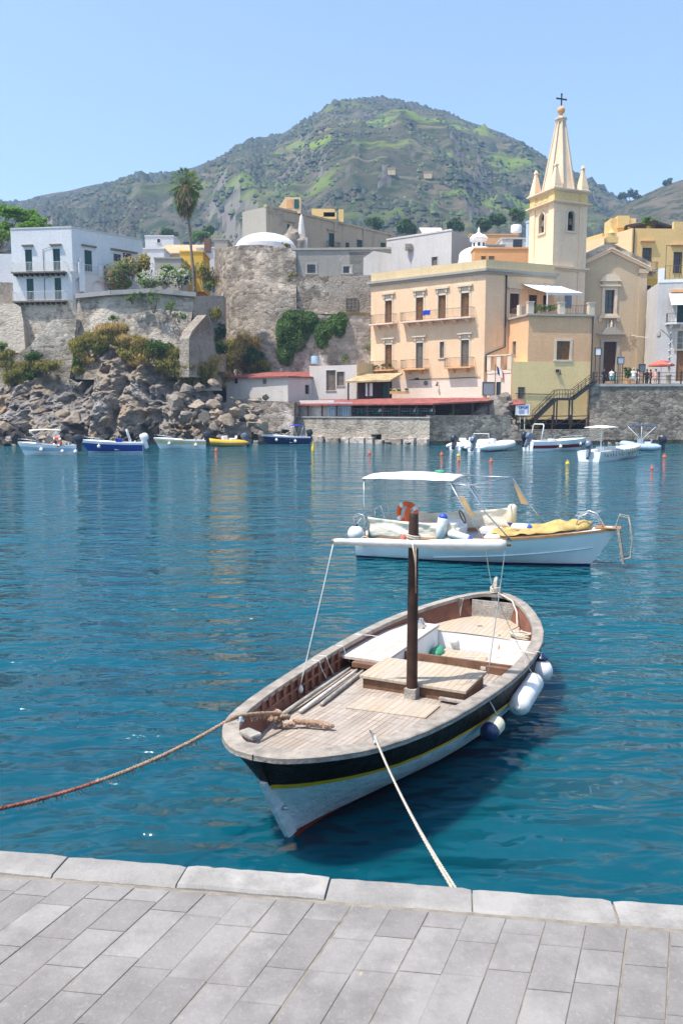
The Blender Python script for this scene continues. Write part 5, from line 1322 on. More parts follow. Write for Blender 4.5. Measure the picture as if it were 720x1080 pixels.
for k, r in RL.items():
    if k in 'D1 D2 D3 D4'.split(): opening(YH, fL, r, m='sh_brown', crown=.95, fw=.20, name='french_door', sill=False)
    elif k in ('L1',): opening(YH, fL, r, m='sh_brown', crown=.85, fw=.20, name='french_door', sill=False)
    elif k in ('L2', 'L4'): opening(YH, fL, r, m='sh_grey', crown=.85, fw=.20, name='french_door', sill=False)
    elif k == 'L3': opening(YH, fL, r, m='sh_grey', fw=.16)
    else: opening(YH, fL, r, m='sh_brown', fw=.05)
zD = RL['D1'][2]; zL = RL['L1'][2]
def ub(f, px, py): return f.uz(px, py)[0]
for a, b, z, br in ((393.5, 418.5, zD, 2), (425.4, 500.4, zD, 6)): balcony(YH, fL, ub(fL, a, 343), ub(fL, b, 343), z, br=br, slab='pl_pink')
for a, b in ((393.5, 419), (426, 452), (471.7, 500)): balcony(YH, fL, ub(fL, a, 391), ub(fL, b, 391), zL, br=2, slab='pl_orange', rail='rust')
for k, r in RR.items(): opening(YH, fR, r, m='door_dark', crown=.7 if k != 'W3' else 0, fw=.18, name='french_door', sill=False)
mb = MB(); u = ub(fR, 533, 300); zl = rz(fR, 533, 366); mb.tube([fR.p(u, zt - .1, .12), fR.p(u, zl, .12), fR.p(.25, zl - .9, .12), fR.p(.18, zl - 1.2, .12), fR.p(.18, rz(fR, 512, 391), .12), fR.p(fR.L * .35, rz(fR, 512, 391) - .2, .12)], .09, 6); mb.build('drainpipe', M['iron'], YH, smooth=True)
mb = MB(); mb.tube([fL.p(ub(fL, 432, 396), zpk + .05, .07), fL.p(ub(fL, 455, 396), zpk + .1, .08), fL.p(fL.L - .4, zpk + .15, .08)], .035, 5); mb.build('cable', M['iron'], YH)
mb = MB(); c = fL.p(ub(fL, 449, 404), rz(fL, 449, 404), .02); mb.lathe([(.30, 0), (.30, .05), (.24, .06), (.22, .03), (0, .03)], c, 16, fL.n); mb.build('round_vent', M['sh_grey'], YH)
mb = MB(); c = fL.p(ub(fL, 462, 405), rz(fL, 462, 404), 0); mb.tube([c, c + fL.n * .3 + Vector((0, 0, .1)), c + fL.n * .35 + Vector((0, 0, -.1))], .05, 6); mb.lathe([(.05, .1), (.16, -.2), (.14, -.2), (0, 0)], c + fL.n * .35 + Vector((0, 0, -.15)), 10); mb.build('wall_lamp', M['iron'], YH)
# blue towel on the long balcony
ut0 = ub(fL, 450, 328); ut1 = ub(fL, 458, 328); mb = MB(); rows = []
for k in range(9):
    v = k / 8; rows.append([fL.p(ut0 + (ut1 - ut0) * i / 8, zD + 1.08 - (.55 * v if v else 0) - .03 * math.sin(i * 1.3), .96 + .03 * math.sin(i * 1.1) * v) for i in range(9)])
mb.loft(rows, close=False, cap=False); t_ = mb.build('towel', M['royal_cloth'], smooth=True); s_ = t_.modifiers.new('thick', 'SOLIDIFY'); s_.thickness = .02
tag(t_, 'bright blue towel hung over the long upper balcony of the apricot house', 'towel')
# flower boxes on the lowest left balcony
rng = random.Random(44)
for a in (400, 408, 416):
    u = ub(fL, a, 391); o = empty('flower_box', fL.p(u, zL, .8), {400: 'leftmost', 408: 'middle', 416: 'rightmost'}[a] + ' of three planters on the lower left balcony of the apricot house', 'planter', 'planters on the lower left balcony')
    mb = MB(); mb.fb(fL, u - .35, u + .35, zL + .01, zL + .25, .62, .84); mb.build('box', M['pl_orange'], o)
    MB().cloud(fL.p(u, zL + .4, .73), (.45, .3, .3), 70, .16, rng, 4).build('plants', M['leaf_green'], o)

# ---------------------------------------------------------------- terrace block in front of the church
TB0 = xy(557, 91.6); TB1 = xy(624.5, 92.6); fT = Fac(TB0, TB1)
TB = empty('terrace_house', (TB0.x + 3, TB0.y + 2, 5), 'low two-tone orange and yellow block with a roof terrace and white awning', 'house')
zter = rz(fT, 590, 333.5); zmid = rz(fT, 590, 382); zlow = 2.6
bk = hit(C, dR, 536); be = hit(C, dR, 600)
pol = [bk, TB0, TB1, Vector((TB1.x + .6, 103, 0)), be + Vector((0, 1, 0))]
fS = Fac(bk, TB0)
rw = fT.rect(586.5, 359.8, 600.5, 379.5); rs = fS.rect(540.3, 360, 544, 375); rl = fT.rect(546, 408.5, 552.5, 420)
LP0 = xy(541, 91.35); 
fLow = Fac(LP0, xy(624.5, 92.55))
blk(TB, pol, zmid, zter, 'pl_terr', {1: [rw], 0: [rs]})
opening(TB, fT, rw, m='sh_brown', fw=.26, frame='stone_trim'); opening(TB, fS, rs, m='sh_grey', fw=.05)
pl2 = [bk + Vector((.1, -1.4, 0)), LP0, xy(624.5, 92.55), Vector((TB1.x + .6, 103, 0)), be + Vector((0, 1, 0))]
rl = fLow.rect(546, 408.5, 552.5, 420)
blk(TB, pl2, zlow, zmid + .02, 'pl_yell', {1: [rl]}); opening(TB, fLow, rl, m='sh_grey', fw=.04, frame='sh_grey')
mb = MB(); mb.fb(fT, -.25, fT.L + .2, zter, zter + .22, -.3, .25); mb.fb(fS, 0, fS.L + .02, zter, zter + .22, -.3, .25); mb.build('terrace_edge', M['pl_grey'], TB)
mb = MB(); hp = rz(fT, 590, 319.5) - zter
for px in (557, 592, 624): u = ub(fT, px, 327); u = min(max(u, .2), fT.L - .2); mb.fb(fT, u - .32, u + .32, zter + .22, zter + hp, -.5, .12); mb.fb(fT, u - .38, u + .38, zter + hp, zter + hp + .1, -.56, .18)
for px in (547, ): u = ub(fS, px, 327); mb.fb(fS, u - .32, u + .32, zter + .22, zter + hp, -.5, .12)
pieces(mb, 'terrace_pillar', M['stone_trim'], TB)
mb = MB(); railing(mb, fT, .4, fT.L - .4, zter + .25, hp - .45, -.15, .3, .04, False); railing(mb, fS, .3, fS.L - .3, zter + .25, hp - .45, -.15, .3, .04, False); mb.build('railing', M['rust'], TB)
mb = MB(); u = ub(fT, 624, 380) - .12; mb.tube([fT.p(u, zter, .1), fT.p(u, zlow + 3, .1)], .07, 6); mb.tube([fLow.p(.4, rz(fLow, 550, 415), .06), fLow.p(fLow.L * .5, rz(fLow, 580, 416), .06)], .04, 5); pieces(mb, 'drainpipe', M['iron'], TB)
mb = MB(); c = fLow.p(ub(fLow, 587, 391), rz(fLow, 587, 391), 0); mb.box(c + fLow.n * .1, (.35, .2, .3)); mb.lathe([(.05, .1), (.18, -.25), (.15, -.25), (0, 0)], c + fLow.n * .4 + Vector((.2, 0, -.2)), 10); mb.tube([c, c + fLow.n * .4 + Vector((.2, 0, .05)), c + fLow.n * .4 + Vector((.2, 0, -.1))], .04, 5); mb.build('wall_lamp', M['iron'], TB)
for px, dx in ((571, .9), (582.5, 1.1)):
    p = fT.p(ub(fT, px, 330), zter + .22, -.8); o = empty('terrace_plant', p, f'green bushy plant on the roof terrace {"left" if px < 575 else "right"} of the awning pole', 'plant', 'plants on the roof terrace')
    MB().lathe([(.2, 0), (.26, .35), (.22, .35), (0, .3)], p, 10).build('pot', M['pl_orange'], o); MB().cloud(p + Vector((0, 0, .7)), (dx, .5, .45), 170, .2, rng, 6).build('leaves', M['leaf_green'], o)
AW = empty('awning', fT.p(2, zter + 3, -2), 'white slanted awning on a pole over the roof terrace', 'awning')
a0 = at(546, 297.5, 97.5); a1 = at(578, 297, 100.5); b0 = at(576, 308.5, 92.6); b1 = at(613.5, 309, 95.5)
mb = MB(); rows = []
for i in range(13):
    u = i / 12; rows.append([a0.lerp(a1, u).lerp(b0.lerp(b1, u), v / 8) + Vector((0, 0, -.10 * math.sin(PI * v / 8) + .03 * math.sin(u * 40))) for v in range(9)])
mb.loft(rows, close=False, cap=False); mb.add([b0, b1, b1 - Vector((0, 0, .28)), b0 - Vector((0, 0, .28))], [(0, 1, 2, 3)]); k_ = mb.build('cloth', M['canvas'], AW); s_ = k_.modifiers.new('thick', 'SOLIDIFY'); s_.thickness = .03
mb = MB(); mb.tube([b0 + Vector((.1, .05, -.05)), Vector((b0.x + .1, b0.y + .05, zter + .22))], .07, 6); mb.tube([b0, b1], .06, 6); mb.build('pole', M['white'], AW)
# small lower balcony with pillars between the two houses
mb = MB(); q0 = fR.p(.25, 0, 0); q1 = LP0; zb2 = rz(fR, 520, 394); f2 = Fac(C + Vector((.2, -.9, 0)), LP0 + Vector((-.05, .35, 0)))
mb.fb(f2, 0, f2.L, zb2 - .1, zb2 + .25, -2.6, 0); mb.fb(f2, 0, f2.L, 3.2, zb2 - .1, -2.6, -.05)
low = mb.build('lower_terrace', M['pl_pink'], TB)
mb = MB(); h2 = rz(fR, 520, 377) - zb2
for u in (.25, f2.L * .48, f2.L - .25): mb.fb(f2, u - .27, u + .27, zb2 + .25, zb2 + h2, -.5, .03)
mb.fb(f2, 0, f2.L, zb2 + h2, zb2 + h2 + .14, -.55, .08); pieces(mb, 'baluster', M['stone_trim'], low)

# ---------------------------------------------------------------- church and its tower
CH = empty('church', (xy(642, 104).x, 104, 6.5), 'ochre church with a pointed gable, a side tower with tall spire and a cross', 'church')
cf = Fac(xy(604, 104, 310), xy(680.5, 104, 310)); ze = rz(cf, 640, 284); zap = rz(cf, 642, 263)
rw = cf.rect(637, 306, 647, 331); rd = cf.rect(635.5, 360.5, 649, 402)
zf0 = 6.0
mb = MB(); mb.wall(cf, 0, cf.L, zf0, ze, [rw, rd], .45)
ap = cf.p(cf.L / 2, zap); mb.add([cf.p(0, ze), cf.p(cf.L, ze), ap], [(0, 1, 2)])
BK = Vector((0, 17, 0)); mb.quad(cf.p(cf.L, zf0), cf.p(cf.L, zf0) + BK, cf.p(cf.L, ze) + BK, cf.p(cf.L, ze)); mb.quad(cf.p(0, zf0), cf.p(0, zf0) + BK, cf.p(0, ze) + BK, cf.p(0, ze))
mb.build('wall', M['pl_church'], CH)
mb = MB(); 
for s_ in (0, 1):
    e = cf.p(cf.L * s_, ze); o_ = Vector((.35 * (1 if s_ else -1), 0, 0)); mb.extr([e + o_ + Vector((0, -.2, -.05)), ap + Vector((0, -.2, .02)), ap + Vector((0, -.2, .30)), e + o_ + Vector((0, -.2, .25))], (0, 17, 0))
mb.build('roof', M['roof_tile'], CH)
mb = MB()
for s_ in (0, 1):
    e = cf.p(cf.L * s_, ze, .002); o_ = Vector((.5 * (1 if s_ else -1), 0, 0)); P = [e + o_ + Vector((0, -.25, -.25)), ap + Vector((0, -.25, -.32)), ap + Vector((0, -.25, .02)), e + o_ + Vector((0, -.25, .10))]; mb.extr(P, (0, .28, 0))
    P = [e + o_ * .8 + Vector((0, -.42, .10)), ap + Vector((0, -.42, .02)), ap + Vector((0, -.42, .16)), e + o_ * .8 + Vector((0, -.42, .24))]; mb.extr(P, (0, .46, 0))
mb.build('gable_moulding', M['pl_tower'], CH)
mb = MB()
for s_ in (0, 1):
    e = cf.p(cf.L * s_, ze + .25); d = 1 if s_ else -1
    P = [e + Vector((.45 * d, -.15, 0)), ap + Vector((0, -.15, .2)), ap + Vector((0, -.15, 1.0 if not s_ else .75)), e + Vector((.45 * d, -.15, .85 if not s_ else .55))]; mb.extr(P, (0, .5, 0))
mb.build('gable_parapet', M['wall_grey'], CH)
mb = MB()
for u in (.45, cf.L - .45): mb.fb(cf, u - .45, u + .45, zf0, ze - .02, -.02, .16); mb.fb(cf, u - .58, u + .58, ze - .5, ze + .02, -.02, .28)
pieces(mb, 'pilaster', M['pl_church'], CH)
mb = MB(); c = ap + Vector((0, .1, .8))
mb.box(c + Vector((0, 0, .3)), (1.5, .8, .7)); mb.box(c + Vector((0, 0, .85)), (1.1, .65, .5)); mb.lathe([(.45, 1.1), (.3, 1.35), (.16, 1.5), (.1, 1.7), (0, 1.75)], c, 10); mb.bar(c + Vector((0, 0, 1.6)), c + Vector((0, 0, 2.9)), .07); mb.bar(c + Vector((-.28, 0, 2.5)), c + Vector((.28, 0, 2.5)), .07)
mb.build('gable_pedestal', M['pl_bright'], CH)
opening(CH, cf, rw, 'pane', 'pane', frame='stone_trim', fw=.35, crown=0, dep=.4, out=.14)
mb = MB(); u0, u1, z0, z1 = rw   # ornate window head
mb.fb(cf, u0 - .7, u1 + .7, z1 + .40, z1 + .62, -.02, .35); mb.fb(cf, u0 - .35, u1 + .35, z1 + .62, z1 + 1.0, -.02, .2); mb.fb(cf, u0 - .75, u1 + .75, z1 + 1.0, z1 + 1.16, -.02, .42)
cu = (u0 + u1) / 2; R_ = (u1 - u0) / 2 + .55
arc = [cf.p(cu + R_ * math.cos(PI * k / 12), z1 + 1.16 + .75 * math.sin(PI * k / 12), .38) for k in range(13)]; mb.extr(arc, -cf.n * .38)
mb.fb(cf, u0 - .65, u1 + .65, z0 - .55, z0 - .25, -.02, .35)
for u in (u0 - .5, u1 + .5): mb.fb(cf, u - .18, u + .18, z0 - .95, z0 - .55, -.02, .22)
mb.build('window_head', M['stone_trim'], CH)
mb = MB(); u0, u1, z0, z1 = rd; cu = (u0 + u1) / 2
P = [cf.p(cu - 1.75, z1 + .85, .4), cf.p(cu + 1.75, z1 + .85, .4), cf.p(cu + 1.75, z1 + 1.0, .4), cf.p(cu + 1.1, z1 + 1.2, .4), cf.p(cu + .5, z1 + 1.75, .4), cf.p(cu - .5, z1 + 1.75, .4), cf.p(cu - 1.1, z1 + 1.2, .4), cf.p(cu - 1.75, z1 + 1.0, .4)]; mb.extr(P, -cf.n * .42)
mb.fb(cf, u0 - .4, u0, z0, z1, -.02, .12); mb.fb(cf, u1, u1 + .4, z0, z1, -.02, .12); mb.fb(cf, u0 - .5, u1 + .5, z1, z1 + .35, -.02, .15)
mb.fb(cf, cu - .55, cu - .32, z1 + 1.7, z1 + 2.35, -.02, .2); mb.fb(cf, cu + .32, cu + .55, z1 + 1.7, z1 + 2.35, -.02, .2); arc = [cf.p(cu + .55 * math.cos(PI * k / 10), z1 + 2.35 + .4 * math.sin(PI * k / 10), .2) for k in range(11)]; mb.extr(arc, -cf.n * .2)
mb.build('portal', M['pl_grey'], CH)
mb = MB(); mb.fb(cf, cu - .32, cu + .32, z1 + 1.7, z1 + 2.7, .21, .23); mb.build('niche', M['sh_grey'], CH)
mb = MB(); c = cf.p(cu, z1 + 1.72, .25); mb.lathe([(.16, 0), (.17, .1), (.13, .3), (.15, .5), (.09, .62), (.05, .66), (.08, .72), (.08, .80), (.03, .86), (0, .87)], c, 10); mb.build('statue', M['stone_trim'], CH, smooth=True)
mb = MB(); mb.fb(cf, rd[0], rd[1], rd[2], rd[3], -.44, -.38); 
for a in (rd[0] + .1, cu + .05):
    for k in range(4): mb.fb(cf, a, a + (rd[1] - rd[0]) / 2 - .15, z0 + .3 + k * 1.15, z0 + 1.2 + k * 1.15, -.38, -.33)
mb.build('door', M['door_dark'], CH)
# tower
tc = xy(584, 101, 225); ph = R(23); s_ = 4.62; r1 = Vector((math.cos(ph), math.sin(ph), 0)); r2 = Vector((-math.sin(ph), math.cos(ph), 0))
def tp(a, b, z): p = tc + r1 * a + r2 * b; return Vector((p.x, p.y, z))
Tr = Fac(tc, tp(s_, 0, 0)); Tl = Fac(tp(0, s_, 0), tc)
z_base = rz(Tr, 584, 282); z_c0 = rz(Tr, 584, 213); z_c1 = rz(Tr, 584, 199); z_top = at(588, 126, 104.5).z
poly = [tp(0, s_, 0), tp(0, 0, 0), tp(s_, 0, 0), tp(s_, s_, 0)]
wr = Tr.rect(595.5, 222, 602.5, 243.5); wl = Tl.rect(569.7, 223, 574.6, 243.5)
wr = (s_ / 2 - .52 + .15, s_ / 2 + .52 + .15, wr[2], wr[3]); wl = (s_ / 2 - .52, s_ / 2 + .52, wr[2], wr[3])
def arch_hole(f, r, mat_=None):   # fill above a rectangle so the head is round
    mb = MB(); u0, u1, z0, z1 = r; c = (u0 + u1) / 2; R0 = (u1 - u0) / 2
    for side in (-1, 1):
        pts = [f.p(c + side * R0, z1, 0)] + [f.p(c + side * R0 * math.cos(PI / 2 * k / 8), z1 - R0 + R0 * math.sin(PI / 2 * k / 8), 0) for k in range(9)][::-1]
        mb.extr([p - f.n * .002 for p in pts], -f.n * .4)
    return mb
mb = MB()
for i, hs in enumerate(([wl], [wr], [], [])):
    f = Fac(poly[i], poly[(i + 1) % 4]); mb.wall(f, 0, f.L, 6, z_c1, hs, .4)
mb.add([(p.x, p.y, z_c1) for p in poly], [(0, 1, 2, 3)])
tw = mb.build('tower', M['pl_tower'], CH)
for f, r in ((Tl, wl), (Tr, wr)):
    a = arch_hole(f, r); a.build('arch_head', M['pl_tower'], tw)
    mb = MB(); u0, u1, z0, z1 = r; c = (u0 + u1) / 2; R0 = (u1 - u0) / 2
    prev = None; path = [(u0 - .12, z0)] + [(c - (R0 + .12) * math.cos(PI * k / 12), z1 - R0 + (R0 + .12) * math.sin(PI * k / 12)) for k in range(13)] + [(u1 + .12, z0)]
    for (a0_, b0_), (a1_, b1_) in zip(path, path[1:]): mb.bar(f.p(a0_, b0_, .03), f.p(a1_, b1_, .03), .24, .14, f.n)
    mb.fb(f, u0 - .3, u1 + .3, z0 - .22, z0, -.02, .15); w_ = mb.build('window', M['stone_trim'], tw)
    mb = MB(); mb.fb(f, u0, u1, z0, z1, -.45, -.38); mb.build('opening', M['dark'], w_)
    mb = MB(); q = f.p(c, z1 - R0 - .3, -.2); mb.lathe([(.05, 0), (.14, -.05), (.2, -.35), (.3, -.7), (.34, -.8), (0, -.78)], q, 12); mb.build('bell', M['rust'], w_, smooth=True)
mb = MB(); cw = 1.05
for a, b in ((0, 0), (s_, 0), (0, s_), (s_, s_)):     # corner pilasters
    c = tp(a, b, 0); M3 = Matrix.Rotation(ph, 3, 'Z'); oa = -.12 if a == 0 else .12; ob = -.12 if b == 0 else .12
    c = tp(a + (cw / 2 if a == 0 else -cw / 2) + oa, b + (cw / 2 if b == 0 else -cw / 2) + ob, 0); mb.box((c.x, c.y, (6 + z_c0) / 2), (cw, cw, z_c0 - 6), M=M3)
pieces(mb, 'corner_pilaster', M['pl_tower'], tw)
ring_trim(tw, poly, z_c0 - .12, z_c0 + .16, .5, 'stone_trim'); ring_trim(tw, poly, z_c1 - .18, z_c1 + .12, .42, 'stone_trim')
ring_trim(tw, poly, z_base - .3, z_base + .15, .45, 'stone_trim')
mb = MB()
for f in (Tl, Tr):
    for k in range(4): mb.fb(f, .35 + k * 1.0, 1.2 + k * 1.0, z_c0 + .45, z_c1 - .38, -.02, .05)
    for u in (.4, s_ - .4): mb.fb(f, u - .5, u + .5, z_c0 + .16, z_c1 - .18, -.02, .12)
mb.build('frieze', M['pl_bright'], tw)
ctr = tp(s_ / 2, s_ / 2, 0); n8 = 8; mb = MB(); zs = z_c1 + .1
def oct_(r, z, ro=PI / 8): return [Vector((ctr.x + r * math.cos(2 * PI * k / 8 + ro + ph), ctr.y + r * math.sin(2 * PI * k / 8 + ro + ph), z)) for k in range(8)]
rb = 2.0; rt = .48
mb.loft([oct_(rb, zs), oct_(rb * .94, zs + .5), oct_(rt, z_top - .6)]); mb.build('spire', M['pl_tower'], tw)
mb = MB()
for k in range(8):
    a = oct_(rb + .05, zs + .05)[k]; b = oct_(rt + .05, z_top - .6)[k]; mb.tube([a, b], .11, 6)
mb.loft([oct_(.52, z_top - .62), oct_(.62, z_top - .5), oct_(.62, z_top - .3), oct_(.75, z_top - .22), oct_(.75, z_top - .05), oct_(.6, z_top), oct_(.35, z_top + .15)]); mb.build('spire_ribs', M['stone_trim'], tw)
mb = MB(); zb_ = at(588, 118, 104.5).z; mb.lathe([(.3, z_top + .1 - zb_), (.18, -.6), (.2, -.5)] + [(.46 * math.sin(PI * k / 10), -.46 * math.cos(PI * k / 10)) for k in range(1, 10)] + [(.1, .5), (0, .55)], (ctr.x, ctr.y, zb_), 14); mb.build('ball', M['pl_orange'], tw, smooth=40)
mb = MB(); zc1 = at(588, 101, 104.5).z; zc = at(588, 106, 104.5).z; cx = Vector((ctr.x, ctr.y, 0)); ax_ = Vector((.94, .34, 0))
mb.bar(cx + Vector((0, 0, zb_ + .4)), cx + Vector((0, 0, zc1)), .14); mb.bar(cx - ax_ * .62 + Vector((0, 0, zc)), cx + ax_ * .62 + Vector((0, 0, zc)), .14)
for p in (cx - ax_ * .62 + Vector((0, 0, zc)), cx + ax_ * .62 + Vector((0, 0, zc)), cx + Vector((0, 0, zc1))): mb.blob(p, .14, 1, .05)
mb.build('cross', M['iron'], tw)
for k, (a, b) in enumerate(((.35, .35), (s_ - .35, .35), (.35, s_ - .35), (s_ - .35, s_ - .35))):
    c = tp(a, b, 0); mb = MB(); hh = at(566, 176, 103).z - zs
    def sq(r, z): return [Vector((c.x, c.y, z)) + (r1 * x + r2 * y) * r for x, y in ((-1, -1), (1, -1), (1, 1), (-1, 1))]
    mb.loft([sq(.62, zs - .05), sq(.62, zs + .15), sq(.52, zs + .2), sq(.50, zs + .5), sq(.13, zs + hh - .35), sq(.2, zs + hh - .3), sq(.2, zs + hh - .18), sq(.05, zs + hh + .15)]); mb.build('pinnacle', M['pl_tower'], tw)
# dark window at the tower foot
mb = MB(); r = Tr.rect(595, 311, 602, 325); mb.fb(Tr, r[0], r[1], r[2], r[3], .02, .06); mb.build('grille', M['engine_grey'], tw)

# ---------------------------------------------------------------- houses on the right
RB = empty('golden_house', (xy(680, 116).x, 116, 8), 'golden yellow house behind the church with a pergola on its roof', 'house')
c0 = xy(662.5, 112); l0 = xy(612, 121); r0 = xy(740, 112.5); fA = Fac(l0, c0); fB = Fac(c0, r0)
zt = rz(fB, 690, 241); wA = fB.rect(677.5, 262.5, 685, 286); wB = fB.rect(710.5, 267, 717, 287); wC = fB.rect(681.5, 301, 685.5, 316); wD = fB.rect(681, 332, 685, 346); wE = fB.rect(681, 358, 685.5, 380)
pol = [l0, c0, r0, r0 + Vector((2, 14, 0)), l0 + Vector((6, 8, 0))]
zq = rz(fB, 690, 294)
blk(RB, pol, zq, zt, 'pl_bright', {1: [wA, wB]}); blk(RB, pol, 6, zq, 'pl_gold', {1: [wC, wD, wE]}, top=False)
mb = MB(); mb.fb(fA, 0, fA.L - .02, rz(fA, 640, 300), zt - .06, 0, .03); mb.build('side_face', M['pl_peach'], RB)  # left wall's sunlit lightness is put into this paler peach colour
opening(RB, fB, wA, 'pane', 'pane', frame='dark_brown', fw=.13, name='french_door'); opening(RB, fB, wB, 'pane', 'pane', frame='dark_brown', fw=.13, name='french_door')
for r in (wC, wD, wE): opening(RB, fB, r, m='door_dark', fw=.12)
mb = MB(); mb.fb(fB, wA[0] - .5, wA[1] + .5, wA[3] + .9, wA[3] + 1.05, 0, .35); mb.fb(fB, wB[0] - .6, wB[1] + .6, wB[3] + .9, wB[3] + 1.05, 0, .35); pieces(mb, 'window_hood', M['pl_orange'], RB)
for r in (wA, wC, wD): balcony(RB, fB, r[0] - .8, r[1] + .8, r[2], d=.8, rail='iron', br=2, slab='pl_grey')
mb = MB(); u = ub(fB, 664, 260); mb.tube([fB.p(.2, zt, .1), fB.p(.2, zq, .1)], .09, 6); mb.build('drainpipe', M['iron'], RB)
mb = MB(); p = at(653, 243, 119); zz = at(653, 235, 119).z; mb.box((p.x, 119, (zt + zz) / 2), (3.4, 3, zz - zt + .6)); p2 = at(655, 232, 118); mb.box((p2.x, 118, p2.z - .4), (1.6, 1.6, 1.6)); mb.build('roof_room', M['pl_bright'], RB)
mb = MB(); mb.fb(fB, fB.L * .55, fB.L, zt - .02, zt + .9, -.5, -.01); mb.fb(fA, 0, fA.L * .4, zt - .02, zt + .5, -.4, -.01); pieces(mb, 'roof_parapet', M['pl_bright'], RB)
PG = empty('pergola', at(690, 240, 114), 'dark wooden pergola shaded with pale cloth on the golden house roof', 'pergola')
pa = [at(655, 229, 117.5), at(690, 226, 122), at(717, 234, 113.5), at(682, 238, 111.8)]
zp = sum(p.z for p in pa) / 4
q = [xy(655.5, 115.5), xy(690, 121), xy(719, 119), xy(684, 112.6)]
for p in q: p.z = at(684, 233.5, 112.6).z
mb = MB()
for k in range(11):
    t = k / 10; mb.bar(q[0].lerp(q[3], t) + Vector((0, 0, .1)), q[1].lerp(q[2], t) + Vector((0, 0, .1)), .16, .16)
mb.bar(q[0], q[3], .2, .25); mb.bar(q[1], q[2], .2, .25); mb.bar(q[3], q[2], .2, .25); pieces(mb, 'beam', M['dark_brown'], PG)
mb = MB()
for p in (q[3], q[2], q[3].lerp(q[2], .5), q[0], q[1]): mb.bar(Vector((p.x, p.y, zt - .1)), p, .38)
pieces(mb, 'post', M['dark_brown'], PG)
mb = MB(); mb.loft([[q[3].lerp(q[2], t).lerp(q[0].lerp(q[1], t), v) + Vector((0, 0, .24 + .04 * math.sin(t * 30))) for t in [k / 20 for k in range(21)]] for v in (.05, .5, .95)], close=False, cap=False); k_ = mb.build('shade_cloth', M['canvas'], PG); s2 = k_.modifiers.new('t', 'SOLIDIFY'); s2.thickness = .03
p = at(686, 241, 112.8); o = empty('roof_plant', Vector((p.x, p.y, zt)), 'bushy green plant in a pot under the roof pergola', 'plant'); MB().lathe([(.3, 0), (.4, .5), (.3, .5), (0, .4)], (p.x, p.y + .6, zt), 10).build('pot', M['pl_orange'], o); MB().cloud((p.x, p.y + .6, zt + 1.0), (1.5, .8, .8), 300, .22, rng, 7).build('leaves', M['leaf_green'], o)
# white house at the right edge
WH = empty('white_house', (xy(712, 97).x, 97, 6.5), 'white house at the right edge with green shutters and a white awning', 'house')
c0 = xy(692, 97); r0 = xy(770, 95.5); fW = Fac(c0, r0); zt = rz(fW, 705, 298); wv = fW.rect(713.2, 321, 724, 341); wb = fW.rect(713.5, 349, 726, 368); wdoor = fW.rect(712.5, 369.5, 727, 402)
blk(WH, [c0 + Vector((.9, 6, 0)), c0, r0, r0 + Vector((0, 8, 0))], 6, zt, 'pl_white2', {1: [wv, wb, wdoor]})
opening(WH, fW, wv, m='sh_green', fw=.12, frame='white'); opening(WH, fW, wb, 'pane', 'glass', frame='stone_trim', fw=.25); 
mb = MB(); mb.fb(fW, *wdoor, -.28, -.2); mb.build('door', M['door_brown'], WH)
balcony(WH, fW, wv[0] - 1.2, wv[1] + 1, wv[2], d=1.1, slab='white', rail='iron', br=3)
mb = MB(); mb.fb(fW, 0, fW.L, zt, zt + .35, -.6, .05); mb.fb(fW, 0, .6, zt + .35, rz(fW, 694, 283), -.6, .05); mb.build('parapet', M['white'], WH)
mb = MB(); railing(mb, fW, .7, fW.L, zt + .3, 1.6, -.2, .5, .04, False); mb.fb(fW, .7, .76, zt, zt + 4.2, -.2, -.14); mb.fb(fW, .7, fW.L, zt + 4.1, zt + 4.18, -.2, -.14); mb.build('roof_railing', M['rust'], WH)
mb = MB(); z1 = rz(fW, 712, 309); z0 = rz(fW, 705, 324); rows = [[fW.p(wv[0] - 1.0 + i * .4, z1 + (z0 - z1) * v, .1 + 2.0 * v) for v in (0, .3, .6, 1)] for i in range(22)]; mb.loft(rows, close=False, cap=False); k_ = mb.build('awning', M['canvas'], WH); s2 = k_.modifiers.new('t', 'SOLIDIFY'); s2.thickness = .04
mb = MB(); mb.fb(fW, wv[0] - .8, fW.L, z1 + .05, z1 + .35, 0, .3); mb.build('awning_box', M['pl_orange'], WH)

# ---------------------------------------------------------------- piazza wall, railing and what stands there
PW0 = xy(624.8, 91); PW1 = xy(800, 90); fP = Fac(PW0, PW1); zpz = 6.62
SW = empty('sea_wall', (PW0.x + 4, 91, 0), 'dark grey rubble sea wall under the piazza railing', 'wall')
mb = MB(); zc = rz(fP, 680, 405)
rows = []
mb.add([fP.p(0, -1, .3), fP.p(fP.L, -1, .3), fP.p(fP.L, zc - .25), fP.p(0, zc - .25), fP.p(0, -1, -2), fP.p(0, zc - .25, -2), fP.p(fP.L, zc - .25, -2)], [(0, 1, 2, 3), (0, 3, 5, 4), (3, 2, 6, 5)]); mb.build('wall', M['wall_sea'], SW)
mb = MB(); mb.fb(fP, -.1, fP.L, zc - .25, zc, -1.6, .12); mb.build('coping', M['concrete'], SW); mb = MB(); mb.fb(fP, 0, fP.L, -1, .42, .2, .36); mb.build('waterline', M['algae'], SW)
mb = MB(); mb.add([fP.p(0, zc - .02, -1.5), fP.p(fP.L, zc - .02, -1.5), fP.p(fP.L, zc - .02, -14), fP.p(0, zc - .02, -14)], [(0, 1, 2, 3)]); struct(mb.build('piazza', M['concrete']))
RG = empty('railing', fP.p(0, zc), 'dark iron railing with posts along the piazza edge', 'railing'); mb = MB(); u = .3
while u < fP.L: mb.fb(fP, u - .06, u + .06, zc, zc + 1.35, -.35, -.23); u += 2.35
pieces(mb, 'post', M['iron'], RG); mb = MB()
